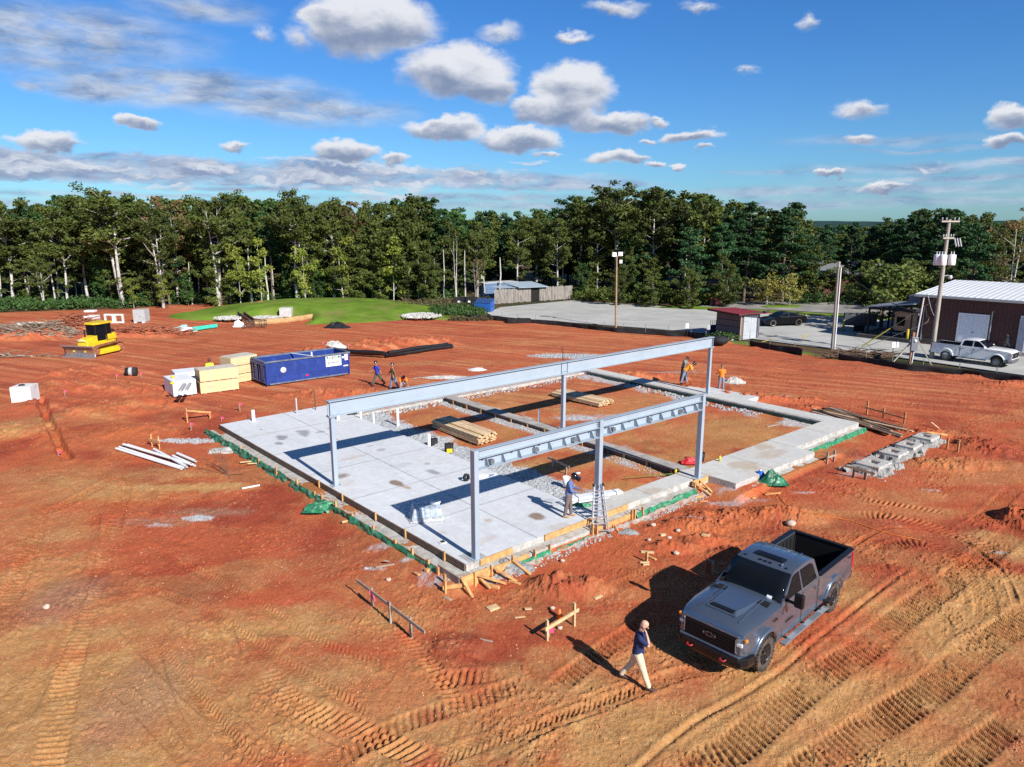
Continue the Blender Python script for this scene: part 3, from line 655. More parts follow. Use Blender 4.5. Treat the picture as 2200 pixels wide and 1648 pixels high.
fw = empty('foundation_wall', label='long narrow concrete strip running back along the far right edge', cat='foundation', **FROOT)
MB().prism([(23.2, .76), (24.45, .76), (24.3, 18.3), (23.2, 18.3)], -.1, SZ-.012).build('wall_top', CONCD, fw)
slab_top('wall_surface', fw, ((23.4, .76), (24.45, .76), (24.3, 18.3), (23.4, 18.3)), SZ-.008, [], (), (4.5, 8.2, 12, 15.5), res=.06, tan=.08)
MB().prism([(24.46, 5.9), (25.7, 5.9), (25.6, 10.2), (24.42, 10.2)], -.1, SZ-.03).build('landing', CONC, fw)
MB().prism([(5.3, 18.0), (23.19, 17.9), (23.19, 18.25), (5.3, 18.35)], -.1, .3).build('back_wall', CONCD, fw)
# dark green sheet painting the shade on the far strip's inner face
MB().prism([(23.15, 1.0), (23.195, 1.0), (23.195, 17.6), (23.15, 17.6)], .0, .36).build('shade_sheet', mat('dark_green_shade', (.02, .06, .045), .5, var=.5), fw)
# plank-topped dividing form
dv = empty('dividing_form', label='raised timber form of grey boards crossing the middle of the foundation', cat='formwork', **FROOT)
MB().prism([(11.35, .78), (12.0, .78), (11.85, 17.8), (11.2, 17.8)], SZ-.06, SZ-.012).build('top_board', mat('grey_board_top', (.36, .33, .30), .9, var=.3, vs=2, dirt=(.24, .20, .17), dirts=1), dv)
MB().prism([(11.42, .8), (11.47, .8), (11.32, 17.7), (11.27, 17.7)], .12, SZ-.063).build('side_board', WOODD, dv)
MB().prism([(11.9, .8), (11.95, .8), (11.80, 17.7), (11.75, 17.7)], .12, SZ-.063).build('side_board', WOODD, dv)
for i in range(13):
    p = 1.3+i*1.3; a = 11.36-.15*(p/17)
    MB().box((a+.0, p, .22), (.05, .09, .34)).build('stake', WOODO, dv)
# formwork on the left edge
def edge_forms(name, label, line, zt, zb, m, off, stakes, sm=WOODO, outer=True):
    r = empty(name, label=label, cat='formwork', **FROOT)
    (a0, p0), (a1, p1) = line; d = Vector((a1-a0, p1-p0, 0)); L = d.length; d.normalize(); n = Vector((-d.y, d.x, 0))
    def at(t, o, z): q = Vector((a0, p0, 0))+d*t+n*o; return Vector((q.x, q.y, z))
    return r, at, L
r, at, L = edge_forms('edge_form', 'dark timber form boards and stakes down the left edge of the grey slab', ((lin(-.1)-.003, -.1), (lin(20.34)-.003, 20.34)), 0, 0, None, 0, None)
t = 0
R_ = random.Random(4)
while t < L-.2:
    l = min(R_.uniform(3.2, 4.3), L-t); o = MB().bar(at(t+.01, .026, .345), at(t+l-.01, .026, .345), .045, .215); o.build('form_board', WOODD, r)
    MB().bar(at(t+.01, .56, .15), at(t+l-.01, .56, .15), .04, .24).build('outer_board', mat('stained_form_board', (.24, .13, .06), .85, var=.4), r); t += l
for t in (1.9, 2.9, 4.3, 5.8, 7.0, 8.0, 8.6, 10.2, 12.1, 13.9, 16.0):
    MB().box(at(t, .62+R_.uniform(-.02, .05), .22), (.06, .09, .5+R_.uniform(-.1, .12))).build('stake', WOODO, r)
for t in (1.0, 3.2, 5.1, 7.5, 9.4): MB().box(at(t, .075, .38), (.05, .08, .3)).build('stake', WOODO, r)
r, at, L = edge_forms('edge_form', 'orange timber form boards and stakes along the near edge below the ladder', ((-.4, -.14), (11.2, -.14)), 0, 0, None, 0, None)
def fbox(name, a0, a1, p, z, h, m, th=.045): return MB().bar(Vector((a0, p, z)), Vector((a1, p, z)), th, h).build(name, m, r)
for a0, a1 in ((.05, 1.35), (2.75, 4.2), (4.2, 5.3), (5.75, 6.9)): fbox('form_board', a0, a1-.01, -.155, .36, .2, WOODO)
for a0, a1 in ((-.45, .9), (.9, 1.7), (5.3, 6.9), (4.6, 5.25)): fbox('outer_board', a0, a1-.01, -.53, .13, .3, WOODO)
for a, p, h in ((.15, -.58, .45), (1.0, -.58, .5), (1.9, -.6, .42), (2.6, -.56, .38), (4.55, -.6, .55), (4.7, -.66, .5), (6.6, -.6, .5), (6.75, -.6, .48), (7.2, -.6, .45), (10.6, -.42, .5)):
    MB().box((a, p, h/2-.05), (.05, .09, h)).build('stake', WOODO, r)
for (a0, p0, z0), (a1, p1, z1) in (((.2, -.6, .33), (.6, -1.25, -.02)), ((-.4, -.5, .3), (-.3, -1.1, 0.)), ((1.0, -.6, .3), (1.2, -1.2, -.02)), ((10.7, -.3, .42), (10.95, -.95, 0)), ((10.75, -.35, .4), (11.4, -.7, .0)), ((11.1, -.3, .42), (11.2, -.9, 0))):
    MB().bar((a0, p0, z0), (a1, p1, z1), .09, .04).build('brace', WOODO, r)
MB().bar((10.65, -.27, .36), (11.7, -.27, .36), .045, .2).build('form_board', WOODO, r)
for a0, a1 in ((13.0, 14.6), (18.6, 20.8), (11.95, 13.0)): fbox('form_board', a0, a1, -1.84 if a1 < 18 else -.95, .1, .1, WOODO)
# corner of the slab nearest the camera
r = empty('corner_form', label='orange timber corner form with splayed braces at the nearest slab corner', cat='formwork', **FROOT)
MB().bar((-1.0, -.62, .2), (.0, -.62, .2), .045, .42).build('form_board', WOODO, r)
MB().bar((-1.05, -.6, .2), (-1.05, .5, .2), .045, .42).build('form_board', WOODG, r)
MB().bar((-1.55, -.45, .2), (-.95, -.72, .2), .05, .12).build('brace', WOODO, r)
MB().bar((-1.02, -.65, .42), (-.95, -1.1, -.05), .09, .045).build('brace', WOODO, r)
for a, p in ((-.55, -.68), (-1.3, -.2), (-1.2, .3), (-1.5, -.5), (-1.15, .9)): MB().box((a, p, .2), (.06, .09, .5)).build('stake', WOODO, r)
MB().bar((-.5, -.66, .35), (.25, -1.15, .0), .09, .045).build('brace', WOODO, r)
# crumpled green plastic
def ribbon(name, a0, a1, h, lab, seed, depth=.12, wave=.5, frame=True, zb=-.02, parent=None, mat_=None):
    A_ = Vector((*a0, 0)); B_ = Vector((*a1, 0)); L = (B_-A_).length; d = (B_-A_)/L; n = Vector((d.y, -d.x, 0))
    nu = max(int(L/.05), 8); nv = 9
    u = np.linspace(0, L, nu)[None, :]; v = np.linspace(0, 1, nv)[:, None]
    off = (fbm(u+seed*7+0*v, v*h*2.5, .22, 3, seed)-.35)*depth*(1.1-.3*v)+(1-v)*.10
    ht = h*(.75+.5*fbm(u+0*v, 0*u+0*v, .9, 3, seed+3))
    X = A_.x+d.x*u+n.x*off; Y = A_.y+d.y*u+n.y*off; Z = zb+v*ht+(fbm(u+0*v, v*2, .15, 2, seed+5)-.5)*.03
    o = grid_obj(name, X, Y, Z, mat_ or GREEN)
    if frame: o.location = (FB.x, FB.y, 0); o.rotation_euler[2] = FANG
    if parent: o.parent = parent
    else: tag(o, lab, 'plastic sheet', 'green plastic sheeting around the foundation')
    sm = o.modifiers.new('s', 'SOLIDIFY'); sm.thickness = .008
    return o
ribbon('plastic_sheet', (lin(20.4)-.62, 20.5), (lin(11)-.62, 11), .40, 'dark green plastic sheet against the far half of the slab left edge', 1, .2)
ribbon('plastic_sheet', (lin(10.5)-.66, 10.5), (lin(.3)-.66, .3), .36, 'green plastic sheet against the near half of the slab left edge', 2, .2)
ribbon('plastic_sheet', (.9, -.60), (2.6, -.58), .22, 'short piece of green plastic beside the nearest corner', 3, .12)
ribbon('plastic_sheet', (2.9, -.60), (4.4, -.56), .13, 'thin torn strip of green plastic left of the ladder', 4, .14)
ribbon('plastic_sheet', (6.85, -.56), (10.55, -.54), .30, 'bright green plastic sheet right of the ladder below the wall', 5, .16)
ribbon('plastic_sheet', (11.9, -1.84), (14.2, -1.86), .2, 'green plastic sheet on the left part of the porch face', 6, .1)
ribbon('plastic_sheet', (15.4, -1.86), (18.0, -1.86), .17, 'narrow green plastic sheet under the right part of the porch', 7, .14)
ribbon('plastic_sheet', (18.2, -.98), (24.4, -.96), .3, 'green plastic sheet under the far right corner', 8, .16)
ribbon('rubble_skirt', (-.3, -.66), (11.4, -.64), .12, '', 9, .26, mat_=mat('dusty_concrete_crust', (.30, .27, .24), .9, var=.4, vs=5, dirt=(.34, .14, .07), dirts=2.5, dirta=.8)).name = 'rubble_skirt'
o = bpy.data.objects['rubble_skirt']; tag(o, 'strip of broken grey concrete crust at the foot of the near edge', 'rubble'); del o['group']
# gravel and broken stone lying as masses
gst = mat('grey_crushed_stone', (.33, .34, .35), .9, var=.45, vs=9)
def stones(name, cnt, area, smin, smax, seed, label, m=gst, zf=None):
    R = random.Random(seed); b = MB()
    for _ in range(cnt):
        x, y, z = area(R); s = R.uniform(smin, smax)
        M = Matrix.Rotation(R.uniform(0, 6), 3, 'Z')@Matrix.Rotation(R.uniform(-.8, .8), 3, 'X')
        b.box((x, y, z+s*.15), (s, s*R.uniform(.6, 1), s*R.uniform(.4, .9)), rot=M, taper=R.uniform(.45, .8))
    return b.build(name, m, label=label, cat='gravel', kind='stuff')
def fa(a0, a1, p0, p1):
    def f(R):
        q = fr(R.uniform(a0, a1), R.uniform(p0, p1)); return q.x, q.y, gz(q.x, q.y)
    return f
stones('gravel', 800, fa(10.6, 11.25, 1, 17.5), .03, .07, 1, 'grey crushed stone along the dividing form')
stones('gravel', 1100, fa(5.5, 7.0, .9, 18), .03, .07, 2, 'grey crushed stone beside the slab')
stones('rubble', 260, fa(22.4, 23.1, 4, 14), .06, .17, 3, 'broken concrete lumps inside the far right strip')
stones('rubble', 260, fa(-.3, 5.2, -1.0, -.62), .02, .08, 4, 'loose broken stone at the foot of the near slab edge')
stones('rubble', 200, fa(7.0, 11.2, -.95, -.66), .02, .08, 5, 'loose broken stone below the green plastic')
stones('rubble', 260, fa(6, 22, 17.2, 17.9), .06, .17, 6, 'broken stone along the back edge of the foundation')
def pxarea(cx, cy, rx, ry):
    c = gp(cx, cy)
    def f(R):
        t = R.uniform(0, 6.28); q = sqrt(R.random()); x = c.x+cos(t)*q*rx; y = c.y+sin(t)*q*ry; return x, y, gz(x, y)
    return f
stones('gravel', 700, pxarea(1220, 765, 3.0, 1.0), .05, .12, 7, 'spilled pale stone heap behind the long girder')
stones('gravel', 260, pxarea(405, 948, 1.5, .4), .04, .09, 8, 'pale stone spill left of the slab corner')
stones('gravel', 200, pxarea(425, 1113, .6, .28), .02, .05, 9, 'pale stone spill on the red ground at left')
stones('riprap', 700, pxarea(110, 696, 3.6, .9), .12, .3, 10, 'white riprap stones behind the bulldozer', wm)
MM = lambda r_, m_: m_
def on_mound(cx, cy, rx, ry, z):
    c = gp(cx, cy, z)
    def f(R):
        t = R.uniform(0, 6.28); q = sqrt(R.random()); return c.x+cos(t)*q*rx, c.y+sin(t)*q*ry*1.2, z-.06*q
    return f
stones('riprap', 800, on_mound(905, 677, 2.2, 1.9, .42), .1, .25, 11, 'white riprap stones at the right foot of the grass mound', wm)
stones('riprap', 400, on_mound(492, 682, 1.6, 1.2, .45), .1, .25, 12, 'white riprap patch left of the brown timber chute', wm)
stones('riprap', 350, on_mound(575, 681, 1.6, .8, .45), .1, .25, 13, 'white riprap patch below the concrete riser on the mound', wm)
# clods of clay
cm = mat('clay_clod', (.46, .19, .08), .95, var=.4, vs=3, dirt=(.58, .32, .15), dirts=.8, dirta=.8)
def clods(R):
    while 1:
        px = R.uniform(-100, 2300); py = R.uniform(860, 1700); q = gp(px, py); a, p = fra(q.x, q.y)
        if -1.8 < a < 25 and -1.0 < p < 21: continue
        if mnoise.noise(Vector((q.x/2.5, q.y/2.5, 0))) < 0 and R.random() < .8: continue
        return q.x, q.y, gz(q.x, q.y)
stones('clay_clods', 3800, clods, .012, .045, 14, 'loose clods of red clay scattered over the site', cm)
# ---------------- steel frames ----------------
STEEL = mat('grey_primed_steel', (.32, .38, .44), .5, var=.05, vs=1.5, dirt=(.26, .32, .38), dirts=.7, dirta=.5)
STEELD = mat('steel_bolt', (.10, .12, .14), .5)
def ibeam(b, a, c, h, w, tf=.03, tw=.02, m=0):
    a, c = Vector(a), Vector(c)
    b.bar(a+Vector((0, 0, h/2-tf/2)), c+Vector((0, 0, h/2-tf/2)), w, tf, m)
    b.bar(a-Vector((0, 0, h/2-tf/2)), c-Vector((0, 0, h/2-tf/2)), w, tf, m)
    b.bar(a, c, tw, h-2*tf, m); return b
f1 = empty('steel_portal', label='long plain grey girder on three posts crossing the whole foundation', cat='steel frame', group='steel frames on the foundation', **FROOT)
gz0, gz1 = SZ+2.83, SZ+3.44
for a, p in ((-.42, 8.52), (11.9, 8.42), (24.0, 8.30)):
    c = MB(); c.box((a, p, (SZ-.02+gz0-.03)/2), (.17, .19, gz0-.03-SZ-.02)); c.build('column', STEEL, f1, bevel=.008)
    MB().box((a, p, SZ+.006), (.36, .36, .025)).build('base_plate', STEEL, f1)
    MB().box((a, p, gz0-.022), (.34, .30, .026)).build('cap_plate', STEEL, f1)
    MB().box((a+.13, p-.11, gz0-.045), (.03, .03, .05)).box((a-.13, p-.11, gz0-.045), (.03, .03, .05)).build('bolts', STEELD, f1)
g = MB(); ibeam(g, (-.58, 8.52, (gz0+gz1)/2), (24.2, 8.30, (gz0+gz1)/2), gz1-gz0, .27, .028, .018); g.build('girder', STEEL, f1)
for a in (-.52, 24.1): MB().box((a, 8.52-.009*a, (gz0+gz1)/2), (.015, .25, gz1-gz0-.06)).build('end_stiffener', STEEL, f1)
sl = MB()
for da in (-.2, .2): sl.box((11.9+da, 8.41-.028, (gz0+gz1)/2), (.012, .045, gz1-gz0-.062))
sl.bar((11.7, 8.39, gz0+.11), (12.1, 8.39, gz0+.11), .02, .012); sl.build('splice_plate', mat('dark_steel_edge', (.16, .19, .22), .6), f1)
f2 = empty('steel_portal', label='nearer grey steel frame with double channel beam and gusset plates on three posts', cat='steel frame', group='steel frames on the foundation', **FROOT)
CB = ((0, 0, SZ-.02), (5.36, -.06, SZ-.02), (11.2, -.12, -.02)); tz = SZ+3.48
for i, (a, p, zb) in enumerate(CB):
    MB().box((a, p, (zb+tz)/2), (.17, .21, tz-zb)).build('column', STEEL, f2, bevel=.008)
    MB().box((a, p, max(zb+.02, SZ+.004)), (.34, .34, .02)).build('base_plate', STEEL, f2)
MB().prism([(-.3, -.1), (.35, -.1), (.35, .5), (-.3, .5)], SZ-.003, SZ-.0005).build('grout_patch', mat('dark_grout', (.36, .36, .35), .9), f2)
for (a0, p0, _), (a1, p1, _) in ((CB[0], CB[1]), (CB[1], CB[2])):
    A = Vector((a0+.095, p0, 0)); B_ = Vector((a1-.095, p1, 0)); L = (B_-A).length; d = (B_-A)/L
    g = MB(); z = tz-.14; ibeam(g, A+Vector((0, 0, z)), B_+Vector((0, 0, z)), .26, .2, .014, .014); g.build('upper_beam', STEEL, f2)
    zl = tz-.47
    g = MB(); g.bar(A+Vector((0, .09, zl)), B_+Vector((0, .09, zl)), .014, .24); g.bar(A+Vector((0, -.02, zl-.127)), B_+Vector((0, -.02, zl-.127)), .24, .014)
    g.bar(A+Vector((0, .13, zl+.127)), B_+Vector((0, .13, zl+.127)), .1, .014); g.build('lower_beam', STEEL, f2)
    n = 8
    for k in range(n):
        gg = MB(); q = A+d*(L*(k+.55)/n); y0 = q.y
        gg.add([(q.x-.006, y0+.08, zl-.12), (q.x-.006, y0-.13, zl-.12), (q.x-.006, y0-.13, zl-.07), (q.x-.006, y0-.02, zl+.11), (q.x-.006, y0+.08, zl+.11),
                (q.x+.006, y0+.08, zl-.12), (q.x+.006, y0-.13, zl-.12), (q.x+.006, y0-.13, zl-.07), (q.x+.006, y0-.02, zl+.11), (q.x+.006, y0+.08, zl+.11)],
               [(0, 1, 2, 3, 4), (9, 8, 7, 6, 5), (0, 5, 6, 1), (1, 6, 7, 2), (2, 7, 8, 3), (3, 8, 9, 4), (4, 9, 5, 0)])
        gg.build('gusset_plate', STEEL, f2)
    for k in (0.05, .27, .49, .71, .93):
        q = A+d*(L*k)
        MB().box((q.x, q.y, zl+.165), (.09, .09, .055)).build('spacer_block', STEELD, f2)
    for k in (.1, .45, .78):
        q = A+d*(L*k)
        MB().box((q.x, q.y-.02, zl+.0), (.13, .14, .13)).box((q.x+.03, q.y-.1, zl+.01), (.07, .02, .06), m=0).build('clamp_bracket', mat('galvanised', (.30, .33, .36), .35, metal=.6), f2)
    bb = MB()
    for e, s in ((A, 1), (B_, -1)):
        for zz in (tz-.07, tz-.14, tz-.21, zl+.07, zl, zl-.07): bb.lathe([(0, -.012), (.016, -.012), (.016, .012), (0, .012)], (e.x+s*.05, e.y-(.02 if zz > tz-.25 else -.07), zz), 6, 'Y')
    bb.build('bolts', STEELD, f2)
# ---------------- trees ----------------
def leaf_mat(name, c1, c2, c3):
    m = bpy.data.materials.new(name); m.use_nodes = True; K_ = NT(m.node_tree); b = K_.n['Principled BSDF']
    v = K_.new('ShaderNodeTexCoord').outputs['Object']; oi = K_.new('ShaderNodeObjectInfo')
    n = K_.noise(K_.v('ADD', v, oi.outputs['Location']), .45, 5, .65)
    c = K_.mix(K_.ramp(n, .35, .65), (*c1, 1), (*c2, 1)); n2 = K_.noise(v, 3.5, 3, .6)
    c = K_.mix(K_.ramp(n2, .45, .75, 0, .8), c, (*c3, 1))
    o = K_.new('ShaderNodeVectorMath', operation='SCALE'); K_.l.new(c, o.inputs[0]); K_.l.new(K_.ramp(oi.outputs['Random'], 0, 1, .7, 1.35), o.inputs['Scale'])
    K_.l.new(o.outputs[0], b.inputs['Base Color']); b.inputs['Roughness'].default_value = .6; b.inputs['Specular IOR Level'].default_value = .25
    tr = K_.new('ShaderNodeBsdfTranslucent'); K_.l.new(o.outputs[0], tr.inputs[0]); mx = K_.new('ShaderNodeMixShader'); mx.inputs[0].default_value = .16
    K_.l.new(b.outputs[0], mx.inputs[1]); K_.l.new(tr.outputs[0], mx.inputs[2]); K_.l.new(mx.outputs[0], K_.n['Material Output'].inputs[0])
    return m
LF = [leaf_mat('oak_leaves', (0.041, 0.070, 0.014), (0.101, 0.128, 0.025), (0.156, 0.159, 0.037)),
      leaf_mat('pine_needles', (0.018, 0.060, 0.021), (0.044, 0.102, 0.034), (0.064, 0.116, 0.041)),
      leaf_mat('yellow_green_leaves', (0.116, 0.174, 0.023), (0.197, 0.220, 0.034), (0.255, 0.232, 0.046)),
      leaf_mat('rusty_leaves', (0.139, 0.087, 0.034), (0.093, 0.105, 0.034), (0.186, 0.098, 0.041)),
      leaf_mat('undergrowth_leaves', (0.026, 0.070, 0.016), (0.058, 0.128, 0.029), (0.087, 0.116, 0.034)),
      leaf_mat('dry_grass_leaves', (0.162, 0.116, 0.058), (0.116, 0.116, 0.046), (0.186, 0.128, 0.082)),
      leaf_mat('yellow_leaves', (0.302, 0.255, 0.058), (0.197, 0.220, 0.046), (0.348, 0.278, 0.082))]
BARK = mat('pale_bark', (.50, .47, .42), .9, var=.35, vs=4, dirt=(.16, .14, .12), dirts=2.5, dirta=.7)
BARKD = mat('dark_bark', (.13, .10, .08), .95, var=.4, vs=4)
def leaf_cluster(V, F, Rn, c, r, n, s, flat=.75):
    # n small faces through a clump of radius r
    d = Rn.normal(size=(n, 3)); d /= np.linalg.norm(d, axis=1)[:, None]+1e-6
    rad = r*Rn.random(n)**.4; p = np.array(c)+d*rad[:, None]*np.array([1, 1, flat])
    nn = d*.8+Rn.normal(size=(n, 3))*.8+np.array([0, 0, .3]); nn /= np.linalg.norm(nn, axis=1)[:, None]
    t = np.cross(nn, Rn.normal(size=(n, 3))); t /= np.linalg.norm(t, axis=1)[:, None]+1e-6; bt = np.cross(nn, t)
    sz = s*(.6+.8*Rn.random(n))[:, None]
    V.append(np.stack([p-t*sz, p-bt*sz*.6, p+t*sz, p+bt*sz*.6], 1).reshape(-1, 3))
def leaves_mesh(name, V, m):
    V = np.concatenate(V).astype(np.float32); n = len(V)//4; me = bpy.data.meshes.new(name)
    me.vertices.add(len(V)); me.vertices.foreach_set('co', V.ravel()); me.loops.add(n*4); me.loops.foreach_set('vertex_index', np.arange(n*4, dtype=np.int32))
    me.polygons.add(n); me.polygons.foreach_set('loop_start', np.arange(0, n*4, 4, dtype=np.int32)); me.polygons.foreach_set('loop_total', np.full(n, 4, dtype=np.int32))
    me.materials.append(m); me.update(); return me
def mktree(kind, seed, h, spread, base, leafm, bark, ncl=70, nl=60, ls=.17, tr=.16, fork=0, lean=0, cone=False, crown_r=.80):
    ncl = int(ncl*1.3)
    R = random.Random(seed); Rn = np.random.default_rng(seed); V = []; b = MB()
    def wob(z, k): return Vector((sin(z*.5+seed)*.12*k+lean*z, cos(z*.37+seed*2)*.12*k, z))
    trunks = []
    if fork:
        for f in range(fork):
            an = f*2*pi/fork+R.uniform(-.4, .4)+.5; sp = R.uniform(.07, .13); zs = [0, h*.12, h*.3, h*.5, h*.7, h*.9]
            trunks.append([wob(z, .6)+Vector((cos(an), sin(an)*.6, 0))*sp*z for z in zs])
    else: trunks.append([wob(z, 1) for z in (0, h*.15, h*.35, h*.55, h*.75, h*.94)])
    for t in trunks:
        k = 1 if not fork else .75
        b.tube(t, [tr*k*1.25, tr*k, tr*k*.85, tr*k*.6, tr*k*.4, tr*k*.12], 7)
    z0 = h*base; nlimb = max(int(ncl/6.5), 4); left = ncl
    for i in range(nlimb):
        u = (i+R.uniform(.1, .9))/nlimb; z = z0+(h*.93-z0)*(u**.9)
        t = trunks[R.randrange(len(trunks))]; zz = [p.z for p in t]
        kk = max([j for j in range(5) if zz[j] <= z] or [0]); w = min(max((z-zz[kk])/(zz[kk+1]-zz[kk]), 0), 1); c0 = t[kk].lerp(t[kk+1], w)
        an = i*2.4+R.uniform(-.7, .7)
        if cone: ln = spread*(1-u*.9)**.75*R.uniform(.7, 1.2)+.3; rise = R.uniform(-.05, .22)
        else: ln = spread*max(sin(pi*min(u*.72+.22, 1))**.8, .25)*R.uniform(.55, 1.25); rise = R.uniform(.25, .85) if u < .85 else R.uniform(.8, 1.6)
        e = c0+Vector((cos(an)*ln, sin(an)*ln, ln*rise)); md = c0.lerp(e, .5)-Vector((0, 0, ln*.06))
        b.tube([c0-Vector((0, 0, .15)), md, e], [tr*.42*(1.1-u), tr*.26*(1.1-u)+.01, .012], 5, caps=False)
        k_ = max(int(ncl/nlimb*R.uniform(.6, 1.4)*(ln/spread+.35)), 2)
        for q_ in range(k_):
            f = R.uniform(.35, 1.08); c = c0.lerp(e, f)+Vector((R.gauss(0, .32), R.gauss(0, .32), R.gauss(.05, .28)))*(.7 if cone else 1)
            leaf_cluster(V, None, Rn, c, crown_r*R.uniform(.45, 1.2)*(.8 if cone else 1), int(nl*R.uniform(.6, 1.2)), ls, .42 if cone else .62)
    if not cone and not kind.startswith('bare'):       # tufts low on the stem
        for q_ in range(int(nlimb*.5)):
            t = trunks[R.randrange(len(trunks))]; z = R.uniform(h*.15, z0+.5); kk = max([j for j in range(5) if t[j].z <= z] or [0]); c0 = t[kk].lerp(t[kk+1], min(max((z-t[kk].z)/(t[kk+1].z-t[kk].z), 0), 1))
            an = R.uniform(0, 6.28); ln = R.uniform(.5, 1.5); e = c0+Vector((cos(an)*ln, sin(an)*ln, .3)); b.tube([c0, e], [.03, .01], 4, caps=False); leaf_cluster(V, None, Rn, e, crown_r*.7, int(nl*.7), ls, .6)
    return (b.mesh(kind+'_trunk', bark), leaves_mesh(kind+'_crown', V, leafm))
def tree(name, pair, loc, rz, sc, label, group=None, cat='tree'):
    o = empty(name, loc, rz, label, cat, group); o.scale = sc if hasattr(sc, '__len__') else (sc, sc, sc)
    for nm, me in (('trunk', pair[0]), ('crown', pair[1])):
        if me: c = bpy.data.objects.new(nm, me); COL.objects.link(c); c.parent = o
    return o
OAK = [mktree('oak', s, 14.5, 3.7, b_, LF[0], BARK, 135, 62, .155, .25, f) for s, b_, f in ((1, .50, 0), (2, .46, 2), (3, .56, 0), (4, .42, 3))]
OAKL = [mktree('oak', s, 14, 3.1, .40, LF[0], BARK, 110, 66, .17, .17, 0) for s in (11, 12)]
PINE = [mktree('pine', s, 14, 2.7, .22, LF[1], BARKD, 130, 74, .15, .15, 0, cone=True) for s in (21, 22, 23)]
FILL = [mktree('forest_tree', s, 14, 3.7, .10, LF[i], BARKD, 150, 60, .22, .16, 0) for s, i in ((31, 0), (32, 1), (33, 0), (34, 4))]
BUSHY = [mktree('bushy_tree', s, 10, 3.4, .02, LF[0], BARKD, 100, 66, .16, .12, 0) for s in (41, 42)]
YEL = [mktree('young_tree', s, 8.5, 1.5, .18, LF[2], BARK, 34, 46, .15, .07, 0) for s in (51, 52)]
RUS = mktree('rusty_tree', 61, 13, 3.0, .4, LF[3], BARK, 70, 55, .17, .16, 0)
DEAD = mktree('bare_tree', 62, 9, 1.1, .3, LF[5], BARK, 20, 4, .08, .12, 2)
THINT = mktree('thin_tree', 63, 13, 2.8, .35, LF[3], BARK, 55, 26, .13, .12, 2)
def ground_y(px, py): return gp(px, py)
R_ = random.Random(7)
def htree(px, Y, ytop): return CH+ray(px, ytop)[2]/ray(px, ytop)[1]*Y
def plant(name, pair, h0, px, Y, ytop, label, group=None, wid=1., z=-.1, rz=None, cat='tree'):
    x = ray(px, 640)[0]/ray(px, 640)[1]*Y; h = htree(px, Y, ytop)-z
    s = h/(h0*(1.0 if pair in PINE else 1.07)); return tree(name, pair, (x, Y, z), R_.uniform(0, 6.28) if rz is None else rz, (s*wid, s*wid, s), label, group, cat)
